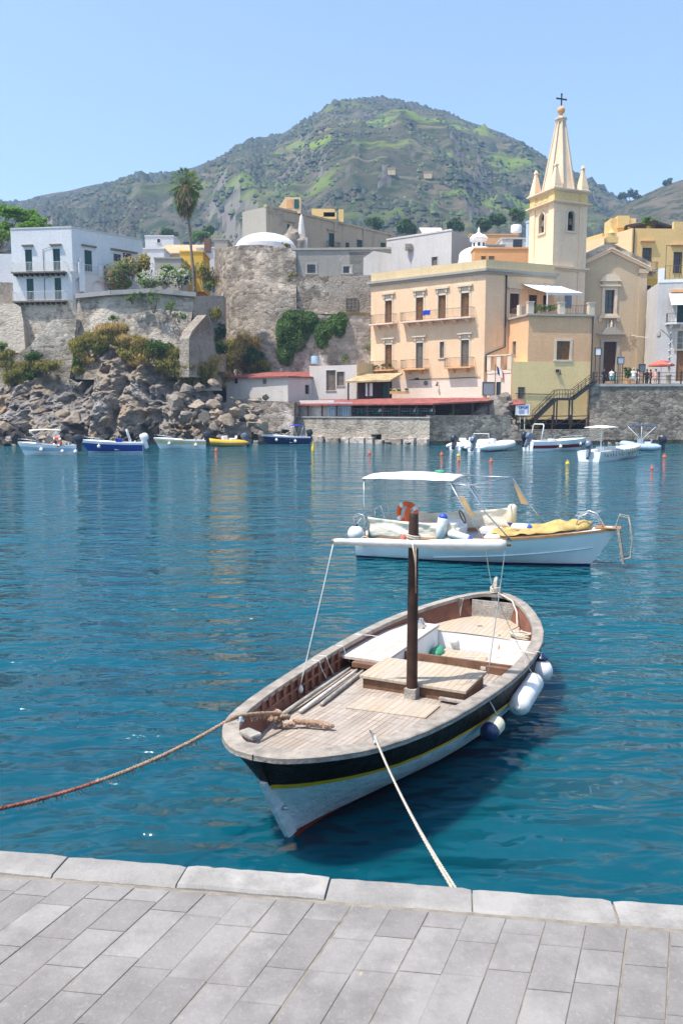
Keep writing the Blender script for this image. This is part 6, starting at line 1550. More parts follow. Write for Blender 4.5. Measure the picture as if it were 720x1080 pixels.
for z in (.45, .85, 1.2): mb.fb(fP, .3, fP.L, zc + z - .025, zc + z + .025, -.31, -.27)
pieces(mb, 'rail', M['iron'], RG)
def person(px, Y, h, label, cl, legs='skin', dress=False, hat=None, yaw=0, bag=None, stride=.12):
    p = xy(px, Y); p.z = zc - .02; o = empty('person', p, label, 'person', None, yaw); k = h / 1.72
    V = [(0, 0, .95), (0, 0, 1.15), (0, -.01, 1.38), (0, 0, 1.48), (0, -.02, 1.56), (0, -.03, 1.66), (.09, 0, .90), (.10, stride * .3, .50), (.10, stride, .08), (.10, stride - .13, .03), (-.09, 0, .90), (-.10, -stride * .2, .50), (-.10, -stride, .08), (-.10, -stride - .13, .03), (.19, 0, 1.38), (.25, .02, 1.12), (.24, -.08, .88), (.24, -.12, .80), (-.19, 0, 1.38), (-.25, .02, 1.12), (-.24, -.08, .88), (-.24, -.12, .80)]
    E_ = [(0, 1), (1, 2), (2, 3), (3, 4), (4, 5), (0, 6), (6, 7), (7, 8), (8, 9), (0, 10), (10, 11), (11, 12), (12, 13), (2, 14), (14, 15), (15, 16), (16, 17), (2, 18), (18, 19), (19, 20), (20, 21)]
    rad = [.15, .14, .16, .06, .075, .095, .095, .06, .045, .035, .095, .06, .045, .035, .06, .045, .035, .04, .06, .045, .035, .04]
    me = bpy.data.meshes.new('body'); me.from_pydata([Vector(v) * k for v in V], E_, []); me.materials.append(M['skin']); b = bpy.data.objects.new('body', me); COL.objects.link(b); b.parent = o
    md = b.modifiers.new('skin', 'SKIN'); md.use_smooth_shade = True
    for i, r in enumerate(rad): me.skin_vertices[0].data[i].radius = (r * k, r * k * .85); me.skin_vertices[0].data[i].use_root = (i == 0)
    sb = b.modifiers.new('sub', 'SUBSURF'); sb.levels = 1; sb.render_levels = 1
    def el(z, a, b_, dx=0, dy=0): return [Vector((dx + a * math.cos(2 * PI * i / 12), dy + b_ * math.sin(2 * PI * i / 12), z)) * k for i in range(12)]
    bot = .55 if dress else .88
    mb = MB(); mb.loft([el(bot, .27 if dress else .19, .2 if dress else .155), el(.95, .195, .155), el(1.12, .175, .145), el(1.32, .215, .155), el(1.44, .17, .11), el(1.49, .09, .08)])
    for s in (-1, 1): mb.loft([[Vector((s * (.19 + .065 * t), .01, 1.40 - .26 * t)) * k + Vector((.075 * math.cos(2 * PI * i / 8), .075 * math.sin(2 * PI * i / 8), 0)) for i in range(8)] for t in (0, .5, 1)])
    mb.build('dress' if dress else 'shirt', M['cl_' + cl], o, True, True)
    if legs != 'skin':
        mb = MB(); mb.loft([el(.97, .19, .155), el(.86, .2, .16)])
        for s, st in ((1, stride), (-1, -stride)): mb.loft([el(z, r, r, .1 * s, st * d) for z, r, d in ((.9, .11, 0), (.5, .085, .3), (.40 if legs.endswith('short') else .1, .075, .45 if legs.endswith('short') else 1))])
        mb.build('trousers', M['cl_' + legs.split('_')[0]], o, True, True)
    mb = MB(); mb.blob(Vector((0, .01, 1.68)) * k, (.105 * k, .115 * k, .115 * k), 2, .1); mb.build('hair', M['hair'], o, True, True)
    if hat: mb = MB(); mb.lathe([(.24, 1.70), (.23, 1.72), (.12, 1.74), (.11, 1.83), (.06, 1.86), (0, 1.865)], (0, 0, 0), 14); mb.build('hat', M[hat], o, True, 40)
    return o
person(638.5, 92.9, 1.8, 'person in dark clothes standing in front of the church door', 'black', 'black', yaw=.4)
person(646.5, 92.4, 1.7, 'person in a white shirt carrying a teal bag near the church door', 'white', 'grey_short', yaw=-.6)
person(670, 92.2, 1.8, 'person in a white dress and pale straw hat by the railing', 'white', dress=True, hat='straw', yaw=2.6, stride=.05)
person(673.8, 92.7, 1.66, 'person in a pink top beside the one in a white dress', 'pink', 'white_short', yaw=2.2)
person(684, 96.5, 1.86, 'person in a dark shirt walking towards the narrow yellow alley', 'black', 'black', yaw=3.0)
person(688, 93.8, 1.68, 'person in a dark red top left of the red parasol', 'red', 'black', yaw=.8)
person(693.5, 92.5, 1.66, 'person in a pale pink dress under the red parasol edge', 'pink', dress=True, yaw=-.5)
bp = xy(648.4, 92.2); mb = MB(); mb.extr([Vector((bp.x - .17, 92.2, zc + .55)), Vector((bp.x + .17, 92.2, zc + .55)), Vector((bp.x + .2, 92.2, zc + .98)), Vector((bp.x - .2, 92.2, zc + .98))], (0, .12, 0)); mb.tube([Vector((bp.x - .1, 92.26, zc + .97)), Vector((bp.x - .09, 92.26, zc + 1.15)), Vector((bp.x + .09, 92.26, zc + 1.15)), Vector((bp.x + .1, 92.26, zc + .97))], .015, 5); tag(mb.build('shoulder_bag', M['cl_teal'], bevel=.02), 'teal shopping bag carried by the person near the church door', 'bag')
UM = empty('parasol', xy(699, 93) + Vector((0, 0, zc)), 'salmon red parasol open on the piazza by the lamp post', 'parasol'); p = xy(699, 93); zu = at(699, 379.5, 93).z
mb = MB(); mb.lathe([(.05, .0), (.6, -.16), (1.2, -.42), (1.42, -.55), (1.42, -.7), (1.40, -.7), (1.36, -.52), (.6, -.2), (0, -.05)], (p.x, p.y, zu), 8, rot0=.2); mb.build('canopy', M['red_cloth'], UM)
mb = MB(); mb.tube([(p.x, p.y, zc), (p.x, p.y, zu + .1)], .035, 6); mb.lathe([(.3, 0), (.3, .08), (.06, .14), (0, .3)], (p.x, p.y, zc), 10); mb.build('pole', M['white'], UM)
LPp = xy(707.3, 91.8); LMP = empty('lamp_post', LPp + Vector((0, 0, zc)), 'ornate white and dark lamp post with scrolled bracket on the piazza edge', 'lamp post'); zl = at(707, 350, 91.8).z
mb = MB(); mb.lathe([(.26, 0), (.26, .9), (.30, .95), (.30, 1.05), (.2, 1.15), (.12, 1.3), (.10, 2.0), (.14, 2.05), (.08, 2.15), (.07, zl - zc - .3), (.12, zl - zc - .2), (.04, zl - zc), (0, zl - zc + .05)], LPp + Vector((0, 0, zc)), 12); mb.build('column', M['white_old'], LMP, smooth=40)
mb = MB(); rgl = random.Random(8)
for k in range(14): a = k * 1.9; zz = zc + 1.6 + k * .24; mb.tube([LPp + Vector((.12 * math.cos(a + t), .12 * math.sin(a + t), zz + .1 * t)) * 1 + Vector((.12 * math.sin(t * 2) * math.cos(a), .0, 0)) for t in (0, .6, 1.2, 1.8)], .045, 5)
mb.build('scrollwork', M['white'], LMP, smooth=True)
mb = MB(); zz = zl - .1
for s in (-1,): mb.tube([LPp + Vector((0, 0, zz - .6)), LPp + Vector((-.5, 0, zz - .1)), LPp + Vector((-1.1, 0, zz + .35)), LPp + Vector((-1.3, 0, zz + .15))], .05, 6); mb.lathe([(.08, .1), (.22, -.2), (.24, -.5), (.1, -.62), (0, -.64)], LPp + Vector((-1.3, 0, zz + .1)), 10)
mb.build('lamp_arm', M['white_old'], LMP, smooth=40)
p = xy(664, 94.5); o = empty('potted_shrub', p + Vector((0, 0, zc)), 'round dark green shrub in a pot beside the church portal', 'plant'); MB().lathe([(.3, 0), (.42, .6), (.36, .6), (0, .5)], p + Vector((0, 0, zc)), 12).build('pot', M['pl_orange'], o); MB().cloud(p + Vector((0, 0, zc + 1.35)), (.62, .62, .8), 420, .15, rng, 9).build('leaves', M['leaf_dark'], o)
def board(px0, py0, px1, py1, Y, label, face, frame, legs=True, cat='sign', nm='notice_board'):
    a = at(px0, py1, Y); b = at(px1, py0, Y); o = empty(nm, Vector(((a.x + b.x) / 2, Y, a.z)), label, cat)
    mb = MB(); mb.box(((a.x + b.x) / 2, Y, (a.z + b.z) / 2), (b.x - a.x, .08, b.z - a.z)); mb.build('panel', M[face], o)
    mb = MB(); t = .07
    for (x0, x1, z0, z1) in ((a.x - t, b.x + t, b.z, b.z + t), (a.x - t, b.x + t, a.z - t, a.z), (a.x - t, a.x, a.z, b.z), (b.x, b.x + t, a.z, b.z)): mb.box(((x0 + x1) / 2, Y, (z0 + z1) / 2), (x1 - x0, .14, z1 - z0))
    if legs: 
        for x in ((a.x + b.x) / 2 - .25, (a.x + b.x) / 2 + .25): mb.bar((x, Y + .02, legs), (x, Y + .02, a.z), .07)
    mb.build('frame', M[frame], o); return o, a, b
board(651, 377, 657, 383.5, 95, 'small blue and white notice board beside the church portal', 'rib_blue', 'iron', legs=zc)
board(673.5, 384.5, 679.5, 391.5, 94, 'grey-blue notice panel behind the people on the piazza', 'engine_grey', 'iron', legs=zc)
board(627.3, 367.5, 633, 374.5, 91.6, 'white square sign on the post at the head of the stairs', 'white', 'iron', legs=zc)
mb = MB(); pz = rz(cf, 662, 352)
for k in range(12):
    a = 2 * PI * k / 12; c = cf.p(ub(cf, 662, 357), rz(cf, 662, 357), .12); mb.bar(c + Vector((.25 * math.cos(a), 0, .25 * math.sin(a))), c + Vector((1.0 * math.cos(a), 0, 1.0 * math.sin(a))), .035)
    mb.bar(c + Vector((.75 * math.cos(a - .15), 0, .75 * math.sin(a - .15))), c + Vector((.75 * math.cos(a + .15), 0, .75 * math.sin(a + .15))), .03)
tag(mb.build('star_ornament', M['stone_trim']), 'pale unlit star-shaped light ornament hung on the church front', 'ornament')
mb = MB(); a = cf.p(ub(cf, 665, 353), rz(cf, 665, 354), .15); b = fW.p(3, rz(fW, 712, 358), .2); mb.tube([a.lerp(b, k / 10) - Vector((0, 0, .5 * k / 10 * (1 - k / 10))) for k in range(11)], .03, 5); tag(mb.build('cable', M['line']), 'thin pale cable strung from the church front to the white house', 'cable')
# metal stairs
ST_ = empty('outdoor_stairs', at(600, 440, 90.4), 'grey metal stairs with a landing climbing the pale yellow wall', 'stairs')
fQ = Fac(LP0 + Vector((0, -.55, 0)), xy(626, 91.6)); 
def sp(px, py, d=0): u, z = fQ.uz(px, py); return fQ.p(u, z, d)
flights = (((561, 443), (583.5, 421)), ((583.5, 421), (601, 421)), ((601, 421), (625, 402.5)))
mb = MB()
for (a, b) in flights:
    for d in (-.0, .95): mb.bar(sp(*a, d), sp(*b, d), .10, .26)
pieces(mb, 'stringer', M['iron'], ST_)
mb = MB()
for i, (a, b) in enumerate(flights):
    A_ = sp(*a); B_ = sp(*b); n = 12 if i != 1 else 5
    for k in range(n): q_ = A_.lerp(B_, (k + .5) / n); mb.box(q_ + fQ.n * .475 + Vector((0, 0, .06)), (.34 if i != 1 else .5, .9, .04))
pieces(mb, 'tread', M['iron'], ST_)
mb = MB()
for (a, b) in flights:
    for d in (.95, 0):
        for h in (.55, 1.0): mb.bar(sp(*a, d) + Vector((0, 0, h)), sp(*b, d) + Vector((0, 0, h)), .05)
        for k in range(4): q_ = sp(*a, d).lerp(sp(*b, d), k / 3); mb.bar(q_, q_ + Vector((0, 0, 1.0)), .05)
mb.build('handrail', M['iron'], ST_)
mb = MB()
for px in (584, 600):
    for d in (0, .9): q_ = sp(px, 421, d); mb.bar((q_.x, q_.y, 2.2), q_, .14)
pieces(mb, 'support_post', M['iron'], ST_)

# ---------------------------------------------------------------- low quay in front of the terrace block
K0 = Vector((at(453, 435, 86).x, 86, 0)); K1 = hit(K0, Vector((.97, .24, 0)).normalized(), 541); K2 = hit(K1, Vector((.98, -.05, 0)), 640)
fK1 = Fac(K0, K1); fK2 = Fac(K1, K2); K9 = hit(K0, Vector((-.79, .61, 0)), 305); fK0 = Fac(K9, K0)
zr = rz(fK0, 440, 441); zlow1 = rz(fK2, 580, 453)
RW = empty('restaurant_wall', (K0.x - 3, K0.y + 2, 0), 'pale patched sea wall carrying the red-roofed restaurant terrace', 'wall')
mb = MB(); mb.wall(fK0, 0, fK0.L, -1, zr, [fK0.rect(391, 458, 402, 466)], 1.2); mb.add([K9 + Vector((0, 0, -1)), K9 + Vector((6, 5, -1)), K9 + Vector((6, 5, zr)), K9 + Vector((0, 0, zr))], [(0, 1, 2, 3)]); mb.build('wall', M['wall_light'], RW)
mb = MB(); mb.fb(fK0, -.1, fK0.L + .1, zr, zr + .12, -.7, .1); mb.build('coping', M['concrete'], RW)
mb = MB(); rg = random.Random(6); u = .5
while u < fK0.L - .5: L = rg.uniform(.8, 2.2); mb.fb(fK0, u, min(u + L, fK0.L), -.5, rg.uniform(.35, .8), -.1, rg.uniform(.25, .6)); u += L + rg.uniform(.05, .6)
pieces(mb, 'footing', M['wall_ruin'], RW, bevel=.06); mb = MB(); mb.fb(fK0, 0, fK0.L, -1, .36, -.1, .05); mb.build('waterline', M['algae'], RW)
hr = fK0.rect(391, 458, 402, 466); mb = MB(); mb.fb(fK0, hr[0], hr[1], hr[2], hr[3], -1.25, -1.18); mb.build('culvert', M['dark'], RW)
mb = MB(); mb.add([K9 + Vector((0, 0, zr - .02)), K0 + Vector((0, 0, zr - .02)), K1 + Vector((0, 0, zr - .02)), K1 + Vector((2, 9, zr - .02)), K9 + Vector((8, 9, zr - .02))], [(0, 1, 2, 3, 4)]); struct(mb.build('restaurant_terrace', M['concrete']))
LW = empty('low_sea_wall', (K1.x + 3, K1.y + 1, 0), 'low grey rubble sea wall below the wooden fence and metal stairs', 'wall')
mb = MB(); zk = rz(fK1, 490, 438); mb.fb(fK1, 0, fK1.L, -1, zk, -1.2, 0); mb.build('wall', M['wall_sea'], LW)
mb = MB(); zk2 = rz(fK2, 590, 453); mb.fb(fK2, -.3, fK2.L, -1, zk2, -1.0, .12); mb.build('front_wall', M['wall_sea'], LW); mb = MB(); mb.fb(fK2, -.3, fK2.L, -1, .4, .1, .2); mb.fb(fK1, 0, fK1.L, -1, .42, -.1, .08); mb.build('waterline', M['algae'], LW)
mb = MB(); mb.add([K1 + Vector((-2, .5, zk2 - .1)), K2 + Vector((0, .5, zk2 - .1)), K2 + Vector((0, 5, zk2 - .1)), K1 + Vector((-2, 6, zk2 - .1))], [(0, 1, 2, 3)]); struct(mb.build('quay_path', M['concrete']))
mb = MB(); rg = random.Random(12)   # old rock outcrop beside the restaurant
pr = at(516, 446, 90.2)
for (px, py, Y, w_, h_) in ((519, 441, 90.4, 36, 40), (528, 428, 91, 28, 24), (505, 448, 89.6, 30, 22), (533, 450, 89.7, 26, 18)):
    p = at(px, py, Y); mb.blob(p, (w_ / 870 * Y / 2, 1.2, h_ / 870 * Y / 2), 3, .4, 1.6, px, crease=.2)
tag(mb.build('rock_outcrop', M['rock_grey'], smooth=30), 'grey rock outcrop between the restaurant and the small red-roofed porch', 'rock')
WF = empty('wooden_fence', K1 + Vector((0, 0, zk2)), 'dark rustic wooden fence along the low quay below the stairs', 'fence'); mb = MB(); mr = MB(); fF = Fac(K1 + Vector((-1.2, .7, 0)), K2 + Vector((-.6, .7, 0))); u = 0; up = 0
hf = rz(fF, 590, 438.5) - zk2
while u < fF.L:
    mb.fb(fF, u - .08, u + .08, zk2 - .1, zk2 + hf + .1, -.08, .08)
    if u + 1.9 < fF.L: mr.bar(fF.p(u, zk2 + hf * .95), fF.p(u + 1.9, zk2 + hf * 1.0), .09); mr.bar(fF.p(u, zk2 + .3), fF.p(u + 1.9, zk2 + hf * .9), .08); mr.bar(fF.p(u, zk2 + hf * .45), fF.p(u + 1.9, zk2 + hf * .4), .08)
    u += 1.9
pieces(mb, 'post', M['dark_brown'], WF); pieces(mr, 'rail', M['dark_brown'], WF)
for k, px in enumerate((548, 556, 566, 572)):
    p = xy(px, 90.4); p.z = zk2; MB_ = MB().cloud(p + Vector((0, 0, .55)), (.7, .4, .6), 140, .18, rng, 5); tag(MB_.build('bush', M['leaf_green' if k % 2 else 'leaf_olive']), ('leftmost green bush behind the rustic fence by the blue and white sign', 'olive bush just right of the blue and white sign', 'green bush at the foot of the metal stairs', 'olive bush under the lowest stair flight')[k], 'bush', 'bushes behind the rustic fence')
# porch with a small red roof, sign and boards
PO = empty('porch', xy(541, 91) + Vector((0, 0, zk2)), 'small porch with red roof and dark door beside the yellow wall', 'porch'); a = at(530, 427, 90.6); b = at(552, 426, 90.6); zt_ = at(541, 421, 91.4).z
mb = MB(); mb.add([Vector((a.x, 89.9, a.z)), Vector((b.x, 89.9, b.z)), Vector((b.x - .3, 91.4, zt_)), Vector((a.x + .1, 91.4, zt_)), Vector((a.x, 89.9, a.z - .1)), Vector((b.x, 89.9, b.z - .1)), Vector((b.x - .3, 91.4, zt_ - .1)), Vector((a.x + .1, 91.4, zt_ - .1))], [(0, 1, 2, 3), (4, 5, 6, 7), (0, 1, 5, 4), (1, 2, 6, 5), (3, 0, 4, 7)]); mb.build('roof', M['roof_red'], PO)
mb = MB(); c = xy(539, 91.0); mb.box((c.x, 91.0, (zk2 + zt_) / 2 - .1), (1.1, .5, zt_ - zk2 - .3)); mb.build('door', M['dark'], PO); mb = MB(); mb.bar((c.x + .6, 90.4, zk2), (c.x + .6, 90.4, a.z), .14); mb.bar((c.x - .6, 90.4, zk2), (c.x - .6, 90.4, a.z), .14); pieces(mb, 'post', M['rust'], PO)
so, a, b = board(543.8, 427, 557.5, 437.3, 90.0, 'white sign with blue lettering below the small red roof', 'white', 'white', legs=zk2)
mb = MB(); W_ = b.x - a.x; H_ = b.z - a.z; rg = random.Random(4)   # too small in the photo to read: a row of heavy strokes over thin lines and a side column
x = a.x + W_ * .22
for k in range(4):
    h0 = a.z + H_ * .72; mb.box((x, 89.945, h0), (.05, .015, H_ * .24)); mb.box((x + .11, 89.945, h0 + H_ * .09), (.17, .014, .05)); mb.box((x + .10, 89.945, h0 - H_ * (.02 if k % 2 else .10)), (.15, .013, .05)); mb.box((x + .19, 89.945, h0 + H_ * (.03 if k % 2 else -.02)), (.05, .016, H_ * .16)); x += .25
for k in range(5): mb.box((a.x + W_ * .42, 89.945, a.z + H_ * (.12 + .09 * k)), (W_ * rg.uniform(.4, .6), .012, .022))
for k in range(5): mb.box((b.x - .12, 89.945, a.z + H_ * (.15 + .17 * k)), (.09, .014, .10))
mb.build('sign_marks', M['royal_cloth'], so)
board(508.8, 403.5, 520.5, 416.5, 92.8, 'light grey blank panel on the left of the pair by the flag', 'cl_grey', 'iron', legs=3.0, nm='panel_board'); board(523.5, 403.5, 541, 416.5, 92.8, 'dark slate wide panel on the right of the pair by the flag', 'engine', 'iron', legs=3.0, nm='panel_board')
FL = empty('flag', at(522, 420, 92.4), 'small faded striped flag on a thin pole above the panels', 'flag'); pz = at(522.3, 384, 92.4); mb = MB(); mb.tube([(pz.x, pz.y, 3.2), pz], .04, 6); mb.build('pole', M['iron'], FL)
cols_ = ('navy_cloth', 'white', 'red_cloth'); mb = MB(); mats = [M[c] for c in cols_]
for k in range(3):
    mb.k = k; rows = [[pz + Vector((.1 + .28 * (k + i / 4) + .05 * v, .12 * math.sin(2.4 * (k + i / 4)), -.15 - .30 * v - .26 * (k + i / 4))) for i in range(5)] for v in (0, 1, 2, 3)]; mb.loft(rows, close=False, cap=False)
mb.build('cloth', mats, FL)
# ---------------------------------------------------------------- restaurant pavilion
RP = empty('restaurant', (K0.x - 6, K0.y + 6, zr), 'open restaurant pavilion with a long red roof on dark posts by the water', 'restaurant')
nb = Vector((.61, .79, 0))
fr0 = Fac(K9 + nb * .9, K0 + nb * .9); zE = rz(fr0, 440, 425.5)
Rr = hit(K0 + nb * .9, Vector((.96, .28, 0)), 515); bb = 5.2; zB = zE + .65
A0 = K9 + nb * .5; A1 = K0 + nb * .5; A2 = Rr + nb * .1
B0 = A0 + nb * bb; B1 = A1 + nb * bb * .9; B2 = A2 + nb * 4
mb = MB(); v_ = [A0 + Vector((0, 0, zE)), A1 + Vector((0, 0, zE)), A2 + Vector((0, 0, zE + .30)), B2 + Vector((0, 0, zB)), B1 + Vector((0, 0, zB)), B0 + Vector((0, 0, zB))]
mb.add(v_ + [p - Vector((0, 0, .16)) for p in v_], [(0, 1, 4, 5), (1, 2, 3, 4), (6, 7, 10, 11), (7, 8, 9, 10), (0, 1, 7, 6), (1, 2, 8, 7), (5, 0, 6, 11), (2, 3, 9, 8)]); mb.build('roof', M['roof_red'], RP)
mb = MB()
for t in [k / 9 for k in range(10)]: p = A0.lerp(A1, t) + nb * .25; mb.bar((p.x, p.y, zr), (p.x, p.y, zE - .1), .22)
for t in (.35, .7, 1): p = A1.lerp(A2, t) + nb * .25; mb.bar((p.x, p.y, zr), (p.x, p.y, zE), .2)
pieces(mb, 'post', M['dark_brown'], RP)
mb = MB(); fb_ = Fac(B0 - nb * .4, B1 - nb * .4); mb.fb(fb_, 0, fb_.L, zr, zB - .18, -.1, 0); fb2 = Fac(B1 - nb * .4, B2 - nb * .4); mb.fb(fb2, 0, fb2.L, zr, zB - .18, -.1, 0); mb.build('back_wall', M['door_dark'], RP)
mb = MB(); a_ = A0 + nb * .9; f_ = Fac(a_, A1 + nb * .9); mb.fb(f_, .3, 5.5, zr + .1, zr + 2.0, -.05, 0); mb.build('lattice_screen', M['pl_hut'], RP)
mb = MB(); mb.fb(f_, 4.7, 8.2, zr + .2, zr + 1.75, .1, .16); mb.build('clear_curtain', M['rib_blue'], RP)
mb = MB(); railing(mb, Fac(A0 + nb * .1, A1 + nb * .1), 5.5, (A1 - A0).length, zr + .1, .9, 0, .35, .04, False); mb.build('railing', M['iron'], RP)
rgt = random.Random(30)
tabs = []
for i in range(9):
    t = .40 + .065 * i; p = A0.lerp(A1, t) + nb * (1.3 + (i % 2) * 1.3); o = empty('restaurant_table', p + Vector((0, 0, zr)), f'restaurant table with pale cloth, number {i + 1} from the left end' if False else 'restaurant table with a pale blue cloth under the red roof', 'table', 'tables under the red roof')
    MB().box(p + Vector((0, 0, zr + .74)), (.9, .9, .05)).build('tabletop', M['rib_blue'], o); mb = MB(); mb.bar(p + Vector((0, 0, zr)), p + Vector((0, 0, zr + .72)), .1); mb.box(p + Vector((0, 0, zr + .03)), (.5, .5, .05)); mb.build('pedestal', M['iron'], o)
    for s in (-1, 1):
        q_ = p + fK0.u * (.75 * s); c_ = empty('restaurant_chair', q_ + Vector((0, 0, zr)), 'dark chair at a restaurant table under the red roof', 'chair', 'chairs under the red roof')
        MB().box(q_ + Vector((0, 0, zr + .45)), (.42, .42, .04)).build('seat', M['cl_teal'], c_); MB().box(q_ + fK0.u * (.2 * s) + Vector((0, 0, zr + .72)), (.06, .42, .5), R(-38)).build('backrest', M['cl_teal'], c_)
        mb = MB()
        for dx in (-.17, .17):
            for dy in (-.17, .17): mb.bar(q_ + Vector((dx, dy, zr)), q_ + Vector((dx, dy, zr + .44)), .04)
        pieces(mb, 'leg', M['iron'], c_)
for i, t in enumerate((.86, .62, .97)):
    p = A0.lerp(A1, t) + nb * 1.0; o = empty('pendant_lamp', p + Vector((0, 0, zE - .9)), ('white pendant lamp near the right corner of the red roof', 'white pendant lamp mid-way under the red roof', 'rightmost white pendant lamp under the red roof')[i], 'lamp', 'pendant lamps under the red roof'); MB().lathe([(.05, .35), (.1, .3), (.28, 0), (.25, 0), (0, .2)], p + Vector((0, 0, zE - .85)), 12).build('shade', M['white'], o); MB().tube([p + Vector((0, 0, zE - .5)), p + Vector((0, 0, zE - .02))], .015, 5).build('cord', M['iron'], o)
p = at(478, 436, 88.5); tag(MB().cloud(p, (.7, .4, .7), 160, .18, rng, 5).build('bush', M['leaf_green']), 'green bush at the right end of the restaurant terrace', 'bush')
# ---------------------------------------------------------------- upper porch, shed and hut behind the restaurant
SH = empty('white_shed', (at(355, 400, 102).x, 102, 4), 'worn white flat-roofed shed with grey shutters behind the restaurant', 'shed')
s0 = xy(326, 104); s1 = xy(376, 101); s2 = xy(394, 103.5); fs0 = Fac(s0, s1); fs1 = Fac(s1, s2); zs_ = rz(fs0, 350, 385.5)
w1 = fs0.rect(344, 390.5, 354, 412); w2 = fs0.rect(355, 392, 363, 407); w3 = fs0.rect(320 + 2, 402, 333, 411)
blk(SH, [s0, s1, s2, s2 + Vector((2, 6, 0)), s0 + Vector((2, 6, 0))], 3, zs_, 'pl_hut', {0: [w1, w2]}); opening(SH, fs0, w1, m='sh_grey', fw=.08, frame='pl_hut'); opening(SH, fs0, w2, m='sh_grey', fw=.06, frame='pl_hut')
mb = MB(); mb.fb(fs1, -.02, fs1.L, zs_ - 3.2, zs_ + .25, 0, .06); mb.build('side_face', M['pl_cream'], SH)
mb = MB(); c = at(331, 383.5, 106); mb.lathe([(.5, 0), (.5, .9), (.45, 1.0), (0, 1.05)], at(332, 384, 107), 14); tag(mb.build('water_tank', M['rib_blue'], smooth=40), 'pale blue water tank on the shed roof', 'tank')
HU = empty('red_roof_hut', (at(275, 410, 101).x, 101, 3), 'long low hut with white walls and red roof above the boulders', 'hut')
h0 = xy(237.5, 103); h1 = xy(303, 99.5); h2 = xy(330, 104); fh0 = Fac(h0, h1); fh1 = Fac(h1, h2); zh = rz(fh0, 280, 397.5)
wa = fh0.rect(247, 399, 251, 404.5); wb_ = fh0.rect(277, 400, 281, 405); wd_ = fh1.rect(321.5, 406, 326, 415.5)
bkp = [h2 + Vector((-.5, 3, 0)), h0 + Vector((2.2, 4.5, 0))]
blk(HU, [h0, h1, h2] + bkp, 1.5, zh, 'pl_hut', {0: [wa, wb_], 1: [wd_]}, top=False); opening(HU, fh0, wa, 'pane', 'pane', fw=.05, frame='pl_hut'); opening(HU, fh0, wb_, m='sh_grey', fw=.05, frame='pl_hut'); opening(HU, fh1, wd_, 'pane', 'pane', fw=.05, frame='pl_hut', name='door')
mb = MB(); o_ = .35; ed = [h0 + Vector((-.4, -.3, zh)), h1 + Vector((.1, -.4, zh + .05)), h2 + Vector((.2, 0, zh + .12)), bkp[0] + Vector((0, 1, zh + 1.0)), bkp[1] + Vector((1.5, 1, zh + 1.15))]
mb.add(ed + [p - Vector((0, 0, .18)) for p in ed], [(0, 1, 4), (1, 3, 4), (1, 2, 3)] + [(i, (i + 1) % 5, 5 + (i + 1) % 5, 5 + i) for i in range(5)] + [(5, 6, 9), (6, 8, 9), (6, 7, 8)]); mb.build('roof', M['roof_red'], HU)
mb = MB(); mb.fb(Fac(xy(260, 98.7), xy(305, 96.5)), 0, 9, -1, rz(fh0, 285, 425), -1, 0) if False else None
UP = empty('tiled_porch', (at(395, 400, 98).x, 98, 5), 'small porch with mossy tiled roof left of the apricot house', 'porch'); p0 = at(364, 402, 97.5); p1 = at(411, 400, 97); 
zpA = p0.z; qq = [Vector((p0.x, 97.6, zpA)), Vector((p1.x, 95.8, zpA + .1)), Vector((at(425, 393, 99).x, 99.5, zpA + 1.05)), Vector((at(380, 393, 102).x, 102.5, zpA + 1.05))]
mb = MB(); mb.add(qq + [p - Vector((0, 0, .2)) for p in qq], [(0, 1, 2, 3), (4, 5, 6, 7)] + [(i, (i + 1) % 4, 4 + (i + 1) % 4, 4 + i) for i in range(4)]); mb.build('roof', M['roof_green'], UP)
mb = MB()
for t in (.05, .5, .95): q_ = qq[0].lerp(qq[1], t) + Vector((.1, .3, 0)); mb.bar((q_.x, q_.y, zE + .2), (q_.x, q_.y, q_.z - .1), .2)
pieces(mb, 'post', M['dark_brown'], UP); mb = MB(); f_ = Fac(qq[0] + Vector((1.5, 2.6, 0)), qq[1] + Vector((.3, 2.6, 0))); mb.fb(f_, 0, f_.L, zE, zpA + .2, -.1, 0); mb.build('back_wall', M['door_dark'], UP)
mb = MB(); mb.fb(f_, f_.L * .75, f_.L * .95, zE + .3, zpA - .1, 0, .06); mb.build('glazed_door', M['sh_green'], UP)
mb = MB(); q_ = at(389, 411, 97.6); mb.box(q_, (.8, .7, 1.5)); tag(mb.build('fridge', M['white'], bevel=.05), 'white fridge standing under the mossy tiled porch', 'fridge')
for k, px in enumerate((414, 421, 428)):
    p = at(px, 414, 95.5); o = empty('planter', p, ('left', 'middle', 'right')[k] + ' planter with low greenery in front of the pink house base', 'planter', 'planters before the pink base'); MB().box(p + Vector((0, 0, .0)), (.7, .35, .3)).build('trough', M['pl_orange'], o); MB().cloud(p + Vector((0, 0, .3)), (.45, .25, .22), 60, .14, rng, 4).build('leaves', M['leaf_green'], o)
